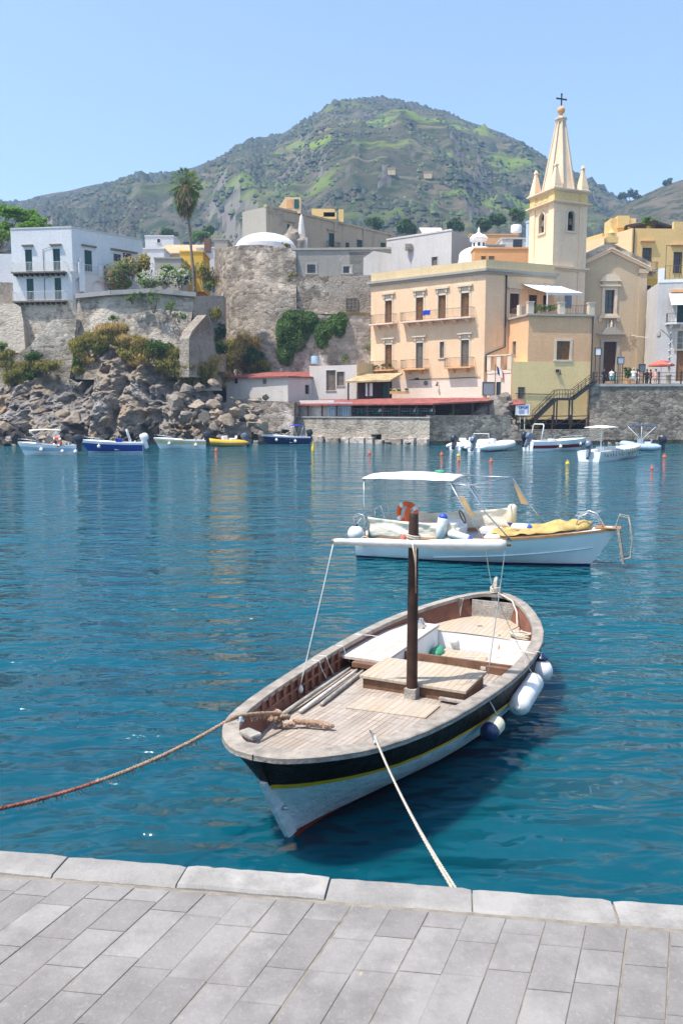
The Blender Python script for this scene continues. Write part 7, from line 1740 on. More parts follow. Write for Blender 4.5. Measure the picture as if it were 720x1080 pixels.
# ---------------------------------------------------------------- white house on the left and the walls under it
rng = random.Random(71)
WHL = empty('white_house', (xy(45, 99).x, 99, 15.5), 'white cubic house with green shuttered doors and two long balconies on the left wall', 'house')
c0 = xy(77, 98, 280); l0 = xy(13, 99, 280); r0 = xy(150.5, 105, 260); fa = Fac(l0, c0); fb = Fac(c0, r0); zt = rz(fb, 77, 240.5)
zD1 = rz(fa, 45, 287.5); zD2 = rz(fa, 45, 318)
d = {'A': (27, 264, 34.3, 287.5), 'B': (56.3, 262, 63.8, 287), 'C': (28.5, 295, 36, 318), 'D': (58, 293.5, 65, 317)}
RA = {k: fa.rect(*v) for k, v in d.items()}
for k in 'AB': RA[k] = RA[k][:2] + (zD1, zD1 + 2.65)
for k in 'CD': RA[k] = RA[k][:2] + (zD2, zD2 + 2.65)
rE = fb.rect(89.5, 264, 97.5, 286); rF = fb.rect(120, 268, 128, 276); rG = fb.rect(130, 267, 139, 275)
blk(WHL, [l0, c0, r0, r0 + (l0 - c0)], 14.5, zt, 'pl_white', {0: list(RA.values()), 1: [rE, rF, rG]})
mb = MB(); mb.fb(fa, 0, fa.L + .05, zt, zt + .18, -.3, .05); mb.fb(fb, 0, fb.L, zt, zt + .18, -.3, .05); mb.build('roof_edge', M['pl_white2'], WHL)
for r in RA.values(): opening(WHL, fa, r, m='sh_green', fw=.0, frame='pl_white', name='french_door')
for r in (rE, rF, rG): opening(WHL, fb, r, m='sh_green' if r is rE else 'pane', kind='shutter' if r is rE else 'pane', fw=0, frame='pl_white2', name='window')
mb = MB()
for r in (RA['A'], RA['B']): mb.fb(fa, r[0] - .25, r[1] + .25, r[3] + .35, r[3] + .5, 0, .3)
for r, (a, b) in ((rE, (.4, .5)), (rF, (.4, 2.2))): mb.fb(fb, r[0] - a, r[1] + b, r[3] + .4, r[3] + .55, 0, .3)
pieces(mb, 'window_hood', M['sh_grey'], WHL)
for z, k in ((zD1, 0), (zD2, 1)):
    u0 = ub(fa, 16.5, z and 300); u1 = ub(fa, 71.5, 300); b = balcony(WHL, fa, u0, u1, z, d=.9, slab='sh_grey', rail='line', br=0, under=False)
    mb = MB(); n = 10
    for i in range(n): c = u0 + (u1 - u0) * (i + .5) / n; mb.fb(fa, c - .08, c + .08, z - .42, z - .15, 0, .8)
    pieces(mb, 'bracket', M['dark_brown'], b)
mb = MB(); u = ub(fa, 46.5, 280)
for z in (zD1, zD2): mb.tube([fa.p(u, z, .06), fa.p(u, z + 2.6, .06)], .03, 5); mb.tube([fa.p(u, z + 2.6, .06), fa.p(u + 1.2, z + 2.9, .06)], .015, 4)
pieces(mb, 'drainpipe', M['iron'], WHL)
# small loggia on its right side: arches, terrace and pillars
LG = empty('arched_terrace', (xy(92, 98).x, 98, 17), 'white arched terrace with urn pillars beside the white house', 'terrace')
g0 = xy(78, 97.6); g1 = xy(91.5, 98.6); g2 = xy(112, 100.6); fg = Fac(g0, g1); fh = Fac(g1, g2); zte = rz(fg, 85, 287)
def arch_wall(mb, f, u0, u1, z0, z1, a0, a1, aspring, dep=.6):
    """wall with one round-headed arch"""
    R0 = (a1 - a0) / 2; c = (a0 + a1) / 2; n = 12
    pts = [(a0, z0)] + [(c - R0 * math.cos(PI * k / n), aspring + R0 * math.sin(PI * k / n)) for k in range(n + 1)] + [(a1, z0)]
    for (p, q), (r, s_) in zip(pts, pts[1:]):
        mb.quad(f.p(p, q), f.p(r, s_), f.p(r, s_, -dep), f.p(p, q, -dep))
        if r > p + 1e-4: mb.quad(f.p(p, q), f.p(r, s_), f.p(r, z1), f.p(p, z1))
    mb.quad(f.p(u0, z0), f.p(a0, z0), f.p(a0, z1), f.p(u0, z1)); mb.quad(f.p(a1, z0), f.p(u1, z0), f.p(u1, z1), f.p(a1, z1))
    mb.quad(f.p(u0, z1), f.p(u1, z1), f.p(u1, z1, -dep - 1.5), f.p(u0, z1, -dep - 1.5))
mb = MB(); u0 = ub(fg, 80, 300); u1 = ub(fg, 88.3, 300); arch_wall(mb, fg, 0, fg.L, 15, zte, u0, u1, rz(fg, 84, 297.5)); u0 = ub(fh, 97, 300); u1 = ub(fh, 110.5, 300); arch_wall(mb, fh, 0, fh.L, 15, zte - .1, u0, u1, rz(fh, 104, 304)); mb.build('wall', M['pl_white2'], LG)
mb = MB(); f_ = Fac(g0 + Vector((0, 1.3, 0)), g1 + Vector((0, 1.3, 0))); mb.fb(f_, 0, f_.L, 15, zte - .05, -.1, 0); f_ = Fac(g1 + Vector((0, 1.4, 0)), g2 + Vector((0, 1.4, 0))); mb.fb(f_, 0, f_.L, 15, zte - .15, -.1, 0); mb.build('inner_wall', M['pl_tan'], LG)  # darker colour stands for the shade inside the arches
mb = MB()
for f, u in ((fg, fg.L - .35), (fh, fh.L - .3)): mb.fb(f, u - .33, u + .33, zte - 2.2 if f is fg else zte - .2, zte + 1.1, -.6, .08); c = f.p(u, zte + 1.1, -.26); mb.lathe([(.16, 0), (.12, .08), (.22, .3), (.24, .42), (.1, .5), (.06, .62), (0, .64)], c, 10)
pieces(mb, 'pillar', M['pl_white'], LG); mb = MB(); railing(mb, fg, .1, fg.L - .7, zte, 1.0, -.2, .2, .03, False); railing(mb, fh, .1, fh.L - .6, zte, 1.0, -.2, .2, .03, False); mb.build('railing', M['line'], LG)
# walls
def slabwall(name, pts, depth, mat_, label, cat='wall'):
    """pts: front outline as world points, pushed back by depth"""
    mb = MB(); mb.extr(pts, (0, depth, 0)); return tag(mb.build(name, mat_), label, cat)
def P3(px, py, Y): return at(px, py, Y)
slabwall('retaining_wall', [P3(-60, 372, 96.5), P3(27, 372, 96.5), P3(25, 340, 97.3), P3(22, 324, 97.8), P3(17, 320.5, 98), P3(-60, 319, 98.2)], 4, M['wall_light'], 'pale worn retaining wall at the far left below the brown stone wall')
slabwall('house_wall', [P3(15, 420, 97.9), P3(84, 420, 97.4), P3(81, 317, 97.9), P3(15, 318, 98.6)], 3, M['wall_grey'], 'grey rendered wall carrying the white cubic house')
slabwall('ramp_wall', [P3(-60, 440, 95.0), P3(66, 440, 95.0), P3(76, 385, 95.3), P3(81, 336.5, 95.8), P3(58, 337, 95.8), P3(53, 339, 95.8), P3(43, 350, 95.7), P3(32, 365, 95.5), P3(0, 385, 95.3), P3(-60, 412, 95.1)], 1.6, M['wall_grey'], 'grey stepped ramp wall with a sloping top below the white house')
slabwall('stone_wall', [P3(-60, 322, 100.5), P3(14.5, 322, 100.5), P3(14.5, 298, 100.5), P3(-60, 296, 100.5)], 1, M['wall_butt'], 'brown rubble stone wall at the left edge beside the white house')
o = MB(); o.box(at(5, 288, 108), (7, 3, 4.2)); tag(o.build('garden_wall', M['pl_white']), 'low white wall under the pine at the left edge', 'wall')
slabwall('terrace_wall', [P3(79.5, 400, 95.8), P3(140, 400, 94.6), P3(192, 396, 95.6), P3(206, 312, 98.4), P3(160, 307.5, 97.6), P3(118, 309.5, 97.4), P3(82, 312.5, 98.0)], 2.8, M['wall_grey'], 'long pale grey terrace wall with tufts below the oleander garden')
mb = MB(); a = [P3(81, 312.5, 97.6), P3(118, 309, 97.0), P3(160, 306.8, 97.2), P3(207, 311, 98.0)]
for p, q in zip(a, a[1:]): mb.bar(p, q, .7, .5)
tag(mb.build('wall_coping', M['concrete']), 'weathered coping along the top of the oleander terrace wall', 'coping')
slabwall('corner_wall', [P3(203, 392, 97.2), P3(236, 392, 100), P3(236, 312, 104), P3(204, 312, 98.2)], 2, M['wall_butt'], 'darker brown-grey corner wall right of the oleander terrace')
bt = [P3(189.5, 392, 91.3), P3(189.5, 357, 92.4), P3(193, 350, 93), P3(206.5, 333, 96.6)]
mb = MB(); w3 = Vector((3.6, 2.1, 0)); L_ = bt + [P3(206.5, 392, 96.8)]; Rr_ = [p + w3 for p in L_]
bl = [P3(189.5, 398, 91.6), P3(190, 357, 92.3), P3(193.5, 348, 93.2), P3(208, 332.5, 97.2), P3(208, 398, 97.2)]
mb = MB(); fr_ = [P3(189.5, 398, 92.2), P3(189.5, 357, 92.8), P3(193, 349, 93.3), P3(208, 332.5, 95.2)]; rt_ = [P3(229, 398, 98.2), P3(228, 372, 98.6), P3(224, 345, 99), P3(221, 333, 99)]
wdt = Vector((1.1, -.35, 0)); fr2 = [p + wdt for p in fr_]
mb.add(fr_ + fr2 + rt_, [(0, 1, 5, 4), (1, 2, 6, 5), (2, 3, 7, 6), (4, 5, 6, 7, 11, 10, 9, 8), (3, 7, 11)]); mb.build('buttress', M['wall_butt']); bo = COL.objects[-1]; tag(bo, 'sloping stone buttress with a steep curved top in front of the terrace wall', 'buttress')
# ---------------------------------------------------------------- bastion
BA = empty('bastion', (at(280, 385, 108).x, 108, 8), 'massive battered grey stone bastion wall with patched render in the middle', 'wall')
top = [(226, 263.5, 119), (231, 262, 116), (240, 260.5, 113.5), (256, 258.5, 112), (275, 258, 111.2), (299, 260.5, 110.8), (312, 262.5, 111)]
bot = [(233, 400, 115), (238, 400, 112), (247, 400, 109.6), (262, 400, 107.8), (280, 400, 107), (302, 400, 107), (314, 400, 107.2)]
mb = MB(); rows = []
def sub_(tab, n):
    r = []
    for (a, b) in zip(tab, tab[1:]):
        for k in range(n): r.append(tuple(a[i] + (b[i] - a[i]) * k / n for i in range(3)))
    return r + [tab[-1]]
T_ = sub_(top, 6); B_ = sub_(bot, 6)
for j in range(26):
    v = j / 25; row = []
    for t, b in zip(T_, B_):
        p = at(*b).lerp(at(*t), v); e = .35 * noise.fractal(Vector((p.x * .3, p.z * .3, 3)), 1, 2, 4) + (.35 if v < .72 else 0) * sst(.74, .70, v); p.y -= e * (1 if j < 25 else .2); row.append(p)
    rows.append(row)
rows.append([p + Vector((0, 5, 0)) for p in rows[-1]])
mb.loft(rows, close=False, cap=False); mb.build('front_face', M['wall_bastion'], BA, smooth=30)
mb = MB(); w_ = [(305, 111.2), (345, 112.2), (395, 113.5)]
f1 = Fac(xy(309, 109.8), xy(397, 108.6)); zA = rz(f1, 350, 291); zB_ = rz(f1, 350, 330); 
mb.fb(f1, -.3, f1.L, zB_ - 9, zA, -2, 0); mb.build('middle_wall', M['wall_bastion'], BA)
mb = MB(); mb.fb(f1, ub(f1, 347, 310), f1.L, zB_ - .5, zA - .05, 0, .25); mb.build('rendered_wall', M['wall_butt'], BA)
mb = MB(); f2_ = Fac(xy(303, 107.3), xy(400, 106.6)); zc_ = rz(f2_, 370, 332.5); mb.add([f2_.p(0, -1 + 4), f2_.p(f2_.L, 3), f2_.p(f2_.L, zc_), f2_.p(f2_.L * .42, zc_), f2_.p(f2_.L * .30, zc_ + .2), f2_.p(0, zc_ + 1.2)], [(0, 1, 2, 3, 4, 5)]); mb.add([f2_.p(0, zc_ + 1.2), f2_.p(f2_.L * .3, zc_ + .2), f2_.p(f2_.L * .3, zc_ + .2, -3), f2_.p(0, zc_ + 1.2, -3)], [(0, 1, 2, 3)]); mb.add([f2_.p(f2_.L * .3, zc_ + .2), f2_.p(f2_.L, zc_), f2_.p(f2_.L, zc_, -3), f2_.p(f2_.L * .3, zc_ + .2, -3)], [(0, 1, 2, 3)]); mb.build('lower_wall', M['wall_ruin'], BA)
mb = MB(); mb.fb(f2_, f2_.L * .55, f2_.L, zc_, zc_ + .3, -2.5, .1); mb.build('ledge', M['leaf_dry'], BA)
f3 = Fac(xy(308, 111.0), xy(412, 110.4)); z3 = rz(f3, 350, 263.5); wn = [f3.rect(324, 279, 332.5, 288), f3.rect(362, 281, 370, 288), f3.rect(390, 279, 396, 291)]
mb = MB(); mb.wall(f3, 0, f3.L, zA - 1, z3, wn, .5); mb.quad(f3.p(0, z3), f3.p(f3.L, z3), f3.p(f3.L, z3, -5), f3.p(0, z3, -5)); mb.build('upper_wall', M['pl_ruin'], BA)
for r in wn: opening(BA, f3, r, 'pane', 'pane', fw=.25, frame='pl_grey')
mb = MB(); mb.fb(f3, 0, f3.L, z3 - .02, z3 + .25, -.5, .15); mb.build('string_course', M['pl_grey'], BA)
mb = MB(); mb.add([f3.p(f3.L * .58, zA), f3.p(f3.L, zA), f3.p(f3.L, z3 - .3), f3.p(f3.L * .58, z3 - .3)], [(0, 1, 2, 3)]); mb.extr([f3.p(f3.L * .72, zA - .5, .15), f3.p(f3.L, zA - .5, .15), f3.p(f3.L, z3 - .6, .15), f3.p(f3.L * .82, z3 - .2, .15), f3.p(f3.L * .72, z3 - 1.1, .15)], -f3.n * .14); mb.build('pale_render', M['pl_hut'], BA)
p = at(372, 316, 113); r = f1.rect(365, 315, 377, 327); mb = MB(); 
for k in range(4): mb.fb(f1, r[0] + (r[1] - r[0]) * k / 3 - .06, r[0] + (r[1] - r[0]) * k / 3 + .06, r[2], r[3], .27, .4)
for k in range(4): mb.fb(f1, r[0], r[1], r[2] + (r[3] - r[2]) * k / 3 - .05, r[2] + (r[3] - r[2]) * k / 3 + .05, .27, .36)
tag(mb.build('window_grate', M['sh_grey']), 'grey and red iron grate window low on the bastion middle wall', 'grate')
mb = MB(); c = at(279, 256, 116); R_ = 31 / 870 * 118; zz = 2.1
mb.lathe([(R_ * math.cos(PI / 2 * k / 10), zz * math.sin(PI / 2 * k / 10)) for k in range(10)] + [(.02, zz)], c + Vector((0, 2, -.5)), 32); mb.lathe([(R_ + .1, -2.5), (R_ + .1, 0), (R_, .05)], c + Vector((0, 2, -.2)), 32)
tag(mb.build('dome', M['pl_white'], smooth=40), 'low white dome behind the top of the bastion', 'dome')
mb = MB(); fh_ = Fac(xy(222, 97.6), xy(310, 95.8)); zh_ = rz(fh_, 270, 424); mb.add([fh_.p(0, -1, .8), fh_.p(fh_.L, -1, .8), fh_.p(fh_.L, zh_), fh_.p(fh_.L * .62, zh_), fh_.p(fh_.L * .6, zh_ + .5), fh_.p(fh_.L * .2, zh_ + .2), fh_.p(0, zh_ - 1.2)], [tuple(range(7))]); mb.add([fh_.p(fh_.L, -1, .8), fh_.p(fh_.L, -1, -3), fh_.p(fh_.L, zh_, -3), fh_.p(fh_.L, zh_)], [(0, 1, 2, 3)]); mb.add([fh_.p(0, zh_ - 1.2), fh_.p(fh_.L * .2, zh_ + .2), fh_.p(fh_.L, zh_), fh_.p(fh_.L, zh_, -3), fh_.p(0, zh_ - 1.2, -3)], [(0, 1, 2, 3, 4)])
tag(mb.build('rubble_wall', M['wall_ruin']), 'sloping rubble base wall under the long red-roofed hut', 'wall')
# ---------------------------------------------------------------- old palace on the bastion
PA = empty('palace', (at(330, 262, 126).x, 126, 24), 'long old tan palace with green shutters and a roof turret above the bastion', 'palace')
c0 = xy(281, 122, 240); l0 = xy(256, 125, 240); r0 = xy(415.5, 142, 245); fq = Fac(c0, r0); fl = Fac(l0, c0); zt = rz(fl, 281, 218)
ww = {k: fq.rect(*v) for k, v in {'a': (302.5, 237, 309, 252), 'b': (346.5, 246, 353, 262), 'c': (364, 256, 368, 263), 'd': (376, 253, 382, 264), 'e': (401, 256, 406.5, 268)}.items()}
blk(PA, [l0, c0, r0, r0 + Vector((-6, 10, 0)), l0 + Vector((4, 9, 0))], 20, zt, 'pl_tan', {1: list(ww.values())})
mb = MB(); mb.fb(fl, 0, fl.L - .02, 20, zt - .1, 0, .04); mb.build('end_wall', M['pl_grey'], PA)
for k, r in ww.items(): opening(PA, fq, r, m='sh_green', fw=.22, frame='pl_tan', crown=.5 if k in 'ab' else 0)
mb = MB(); mb.fb(fq, -.1, fq.L, zt, zt + .3, -.4, .2); 
for k in range(5): u = fq.L * (.02 + .235 * k); mb.fb(fq, u, u + .55, 20, zt, -.02, .16)
mb.build('cornice', M['pl_tan'], PA)
mb = MB(); r = ww['b']; mb.fb(fq, r[0] - .6, r[1] + .6, r[2] - .15, r[2], 0, .8); b = mb.build('balcony', M['pl_grey'], PA); mb = MB(); railing(mb, fq, r[0] - .55, r[1] + .55, r[2], .9, .75); mb.build('railing', M['iron'], b)
t0 = at(301, 222, 127); t1 = at(317, 222, 126); zz = at(309, 208, 126).z; mb = MB(); mb.box(((t0.x + t1.x) / 2, 127.2, (zt + zz) / 2), (t1.x - t0.x, 2.4, zz - zt)); mb.extr([Vector((t0.x - 1.6, 126.1, zt)), Vector((t0.x, 126.1, zz - .1)), Vector((t0.x, 126.1, zt))], (0, 2.2, 0)); tu = mb.build('turret', M['pl_peach'], PA)
mb = MB(); mb.box((t0.x + .7, 125.97, (zt + zz) / 2 + .2), (.9, .08, 1.3)); mb.build('shutter', M['pl_orange'], tu); mb = MB(); mb.box((t1.x - .6, 125.97, (zt + zz) / 2 + .2), (.7, .08, 1.3)); mb.build('shutter', M['sh_green'], tu)
p0 = at(340, 229, 134); mb = MB()
for px, py, w_, h_ in ((341, 226, 3.6, 1.2), (348, 229, 2, 1.0)): p = at(px, py, 134); mb.box(p, (w_, 2, h_))
p = at(359.5, 232, 134); mb.box(p, (.8, .8, 3)); mb.build('roof_hut', M['pl_bright'], PA)
mb = MB(); p = at(318, 260, 119); pp = at(316.5, 226, 119); mb.lathe([(.6, 0), (.5, 2.2), (.34, 3.2), (.24, 4.0), (.05, pp.z - p.z)], p, 8); mb.box(p + Vector((0, 0, -.2)), (1.6, 1.4, 2.6)); tag(mb.build('obelisk', M['pl_hut'], smooth=40), 'small pale pointed pillar in front of the tan palace', 'pillar')
mb = MB(); p = at(309, 258, 118.5); mb.blob(p + Vector((0, 0, -.3)), (1.3, 1.1, 2.3), 3, .35, 1.5, 6, crease=.2); tag(mb.build('ruined_stump', M['wall_butt'], smooth=40), 'crumbling rounded masonry stump left of the pale pointed pillar', 'ruin')
o = MB().cloud(at(301, 259.5, 111.4), (.9, .5, .45), 120, .2, rng, 4); tag(o.build('weed_tuft', M['leaf_olive']), 'small yellow-green tuft on the bastion edge below the dome', 'plant')
o = MB().cloud(at(308, 294, 110.4), (.95, .6, 1.0), 260, .2, rng, 6); tag(o.build('weed_tuft', M['leaf_olive']), 'bush growing out of the bastion corner halfway up', 'plant')
# creepers hanging down the lower wall
def creeper(name, pts, n, label, Y):
    mb = MB(); rg = random.Random(len(pts) * 7 + n); tot = []
    for k in range(n):
        px0, py0, rx, ry = pts[rg.randrange(len(pts))]
        a = rg.uniform(0, 6.28); q = rg.random() ** .5; px = px0 + rx * q * math.cos(a); py = py0 + ry * q * math.sin(a)
        bulge = .95 * (1 - q) + .25 * noise.noise(Vector((px * .15, py * .08, 3)))
        p = at(px, py, Y - .05 - max(0, bulge) * rg.random() ** .4)
        s_ = rg.uniform(.16, .32); e = Vector((rg.gauss(0, .5), -1, rg.gauss(.3, .5))).normalized(); u = e.orthogonal().normalized(); u.rotate(Matrix.Rotation(rg.uniform(0, 6.28), 3, e)); v = e.cross(u)
        mb.add([p - u * s_ * .3, p - v * s_ * .8, p + u * s_ * .3, p + v * s_ * .6], [(0, 1, 2, 3)])
    return tag(mb.build(name, M['leaf_ivy']), label, 'creeper')
creeper('creeper', [(306, 345, 13, 18), (302, 358, 11, 22), (312, 352, 14, 20), (318, 338, 14, 11), (326, 340, 10, 12), (301, 372, 9, 14), (310, 333, 12, 6), (296, 350, 5, 15)], 5200, 'large green creeper hanging down the pale bastion wall', 107.1)
creeper('creeper', [(338, 352, 7, 13), (344, 347, 8, 12), (352, 342, 7, 11), (360, 338, 7, 9), (358, 347, 6, 9), (340, 360, 6, 8)], 2400, 'smaller green creeper to the right of the large one', 106.6)
for px, py, s_, lb in ((363, 379, .5, 'tiny plant rooted in the pale wall above the white shed'), (390, 365, .8, 'green weed at the wall corner beside the apricot house')): tag(MB().cloud(at(px, py, 106.4), (s_, .4, s_ * 1.3), 110, .17, rng, 4).build('wall_plant', M['leaf_green']), lb, 'plant')
# ---------------------------------------------------------------- town roofs behind
def house(px0, px1, pyt, pyb, Y, matl, label, depth=6, edge=None, pcorner=None, matl2=None, roof=None, wins=(), slope=0, name='house'):
    a = at(px0, pyt, Y); b = at(px1, pyt, Y); zb_ = at(px0, pyb, Y).z - 2; o = empty(name, Vector(((a.x + b.x) / 2, Y, zb_)), label, 'house')
    mb = MB(); f = Fac(a, b); rs = [f.rect(*w_[:4]) for w_ in wins]; z1 = a.z
    poly = [Vector((a.x, a.y, 0)), Vector((b.x, b.y, 0)), Vector((b.x, b.y + depth, 0)), Vector((a.x, a.y + depth, 0))]
    blk(o, poly, zb_, z1, matl, {0: rs})
    for r, w_ in zip(rs, wins): opening(o, f, r, 'pane' if w_[4] == 'pane' else 'shutter', w_[4], fw=.1, frame=matl, dep=.2)
    if roof:
        mb = MB(); h = slope; c = (poly[0] + poly[1]) / 2; e = .3
        mb.extr([Vector((a.x - e, Y - e, z1)), Vector((b.x + e, Y - e, z1)), Vector((b.x + e, Y + depth, z1 + h)), Vector((a.x - e, Y + depth, z1 + h))], (0, 0, .15)); mb.build('roof', M[roof], o)
        mb = MB(); mb.extr([Vector((b.x - .05, Y + .1, z1)), Vector((b.x - .05, Y + depth - .1, z1)), Vector((b.x - .05, Y + depth - .1, z1 + h - .1))], (-.2, 0, 0)); mb.extr([Vector((a.x + .05, Y + .1, z1)), Vector((a.x + .05, Y + depth - .1, z1)), Vector((a.x + .05, Y + depth - .1, z1 + h - .1))], (.2, 0, 0)); mb.build('gable', M[matl], o)
    else:
        mb = MB(); mb.fb(f, -.1, f.L + .1, z1, z1 + .2, -depth, .1); mb.build('roof_edge', M[matl], o)
    return o, f
house(153, 183, 249.5, 262, 150, 'pl_white', 'white flat-roofed house with a tiled edge behind the oleander garden', wins=((166, 252, 169, 256, 'pane'),))
house(150, 173, 263, 285, 128, 'pl_white', 'low white house just right of the white cubic house')
house(160, 206, 268, 292, 133, 'pl_cream', 'long low house with a broad tan tiled roof behind the palm', roof='roof_tile', slope=4.0, depth=14)
house(207, 226, 262, 280, 136, 'pl_white', 'small white house left of the bastion with a dark chimney')
house(190, 214, 266, 292, 118, 'pl_gold', 'small bright yellow house behind the palm trunk')
house(163, 191, 273, 296, 112, 'pl_grey', 'grey rendered low house behind the pink oleander')
house(226, 240, 253, 275, 126, 'pl_grey', 'narrow grey block between the palm and the white dome')
p = at(219, 259, 136); tag(MB().box(p + Vector((0, .3, 0)), (1.0, 1.0, 2.2)).build('chimney', M['hatch_side']), 'dark brown chimney on the small white house left of the bastion', 'chimney')
# pink-white block, lantern and orange roofs above the apricot house
PB = empty('pale_house', (at(450, 275, 128).x, 128, 20), 'large pale pinkish block with an air conditioner above the apricot house', 'house')
c0 = xy(474.5, 124); l0 = xy(407, 131); r0 = xy(503, 132); f0 = Fac(l0, c0); f1_ = Fac(c0, r0); zt = rz(f0, 474, 243.5); wv = f0.rect(455, 271, 461, 280)
blk(PB, [l0, c0, r0, l0 + (r0 - c0)], 15, zt, 'pl_white2', {0: [wv]}); opening(PB, f0, wv, m='sh_grey', fw=.1, frame='pl_white2'); mb = MB(); mb.fb(f1_, .02, f1_.L, 15, zt - .05, 0, .03); mb.build('side_face', M['pl_grey'], PB)  # thin sheet makes the right face greyer than the left
mb = MB(); mb.fb(f0, 0, f0.L, zt, zt + .25, -.3, .08); mb.build('roof_edge', M['pl_hut'], PB)
mb = MB(); c = f0.p(ub(f0, 432, 260), rz(f0, 432, 261), .35); mb.box(c, (1.0, .6, .9)); mb.lathe([(.3, 0), (.3, .03), (0, .04)], c + Vector((.0, -.31, .05)), 14, (0, -1, 0)); tag(mb.build('air_conditioner', M['white_old']), 'air conditioner box fixed on the pale block', 'air conditioner')
house(447, 467, 247, 262, 145, 'pl_pink', 'small pinkish sloping roof peeping above the pale block', roof='pl_pink', slope=2.2, depth=6)
house(496, 546, 248, 262, 148, 'pl_orange', 'orange house with a flat terracotta roof left of the church tower')
house(529, 566, 252, 282, 138, 'pl_hut', 'white house with a wide dark window beside the church tower', wins=((540.5, 252.5, 550.5, 262, 'pane'),), depth=5)
house(488, 532, 259, 282, 136, 'pl_grey', 'grey-tan wall behind the white lantern', depth=4)
ob = at(523, 268, 112); o, f = house(500, 562, 262.5, 290, 113, 'pl_orange', 'low orange terracotta block on the roof beside the church tower', depth=7, wins=((507, 270, 512, 274, 'sh_grey'), (515, 270, 521, 274, 'sh_grey')))
p = at(557, 262, 117); pt_ = at(557, 236, 117); mb = MB(); mb.lathe([(.42, -2), (.42, pt_.z - p.z), (.5, pt_.z - p.z + .05), (.5, pt_.z - p.z + .3), (.2, pt_.z - p.z + .4), (0, pt_.z - p.z + .42)], p, 12); tag(mb.build('chimney', M['rib_blue'], smooth=40), 'pale round chimney with dark cap left of the church tower', 'chimney')
LT = empty('lantern', at(504, 275, 117), 'white octagonal lantern with little windows on a white dome', 'dome'); p = at(504, 272, 118); mb = MB(); Rd = 20 / 870 * 118; mb.lathe([(Rd + .5, -2.5), (Rd, -.2)] + [(Rd * math.cos(PI / 2 * k / 8), .2 + 1.3 * math.sin(PI / 2 * k / 8)) for k in range(1, 8)] + [(.05, 1.5)], p, 24); mb.build('dome', M['white'], LT, smooth=40)
mb = MB(); zt_ = at(504, 251, 118).z - p.z; mb.lathe([(.98, .9), (.98, zt_ - .5), (1.25, zt_ - .4), (1.35, zt_ - .1), (.9, zt_ + .35), (.3, zt_ + .6), (.14, zt_ + .9), (.2, zt_ + 1.0), (.02, zt_ + 1.5)], p, 8, rot0=.3); mb.build('lantern_body', M['white'], LT)
mb = MB()
for k in range(8):
    a = .3 + 2 * PI * (k + .5) / 8; c = p + Vector((.91 * math.cos(a), .91 * math.sin(a), zt_ - 1.3)); mb.box(c, (.05, .32, 1.1), a)
mb.build('window', M['pane'], LT)
p = at(544, 245, 139); tag(MB().lathe([(.9, 0), (.9, .9), (.8, 1.1), (0, 1.2)], p, 14).build('water_tank', M['white'], smooth=40), 'white water tank on the house roof left of the church tower', 'tank')
for px, py, Y, lb in ((466, 240, 131, 'thin television aerial on the pale block'), (508, 243, 140, 'thin television aerial behind the white lantern'), (124, 249, 104, 'thin television aerial on the white cubic house roof'), (143, 250, 105, 'small white aerial dish at the end of the white cubic house')):
    p = at(px, py, Y); mb = MB(); mb.tube([p - Vector((0, 0, 2.2)), p + Vector((0, 0, 2.0))], .035, 5)
    for k in range(4): mb.bar(p + Vector((-.6 + .1 * k, 0, 1.9 - .3 * k)), p + Vector((.6 - .1 * k, 0, 1.9 - .3 * k)), .03)
    tag(mb.build('aerial', M['iron']), lb, 'aerial')
# ---------------------------------------------------------------- plants
def shrub(px, py, Y, wpx, hpx, matl, label, n=500, leaf=.22, flowers=None, nf=0, name='shrub', group=None, lobes=9, cat='shrub', blade=0):
    p = at(px, py, Y); r = wpx / 870 * Y / 2; h = hpx / 870 * Y / 2; o = empty(name, p - Vector((0, 0, h)), label, cat, group)
    mb = MB(); mb.cloud(p, (r, r * .8, h), n, leaf, rng, lobes, blade=blade); mb.build('foliage', M[matl], o)
    mb = MB()
    for k in range(5): a = rng.uniform(0, 6.28); mb.tube([p + Vector((.1 * math.cos(a), .1 * math.sin(a), -h * 1.05)), p + Vector((r * .3 * math.cos(a), r * .3 * math.sin(a), -h * .2)), p + Vector((r * .6 * math.cos(a), r * .5 * math.sin(a), h * .4))], [.05, .035, .015], 5)
    mb.build('stems', M['bark'], o)
    if flowers:
        mb = MB()
        for k in range(nf):
            d = Vector((rng.gauss(0, 1), rng.gauss(-.5, 1), rng.gauss(.3, 1))).normalized() * rng.uniform(.7, .98); c = p + Vector((d.x * r, d.y * r * .8, d.z * h))
            for j in range(4): mb.leaf(c + Vector((rng.gauss(0, .1), rng.gauss(0, .1), rng.gauss(0, .1))), .16, rng)
        mb.build('flowers', M[flowers], o)
    return o
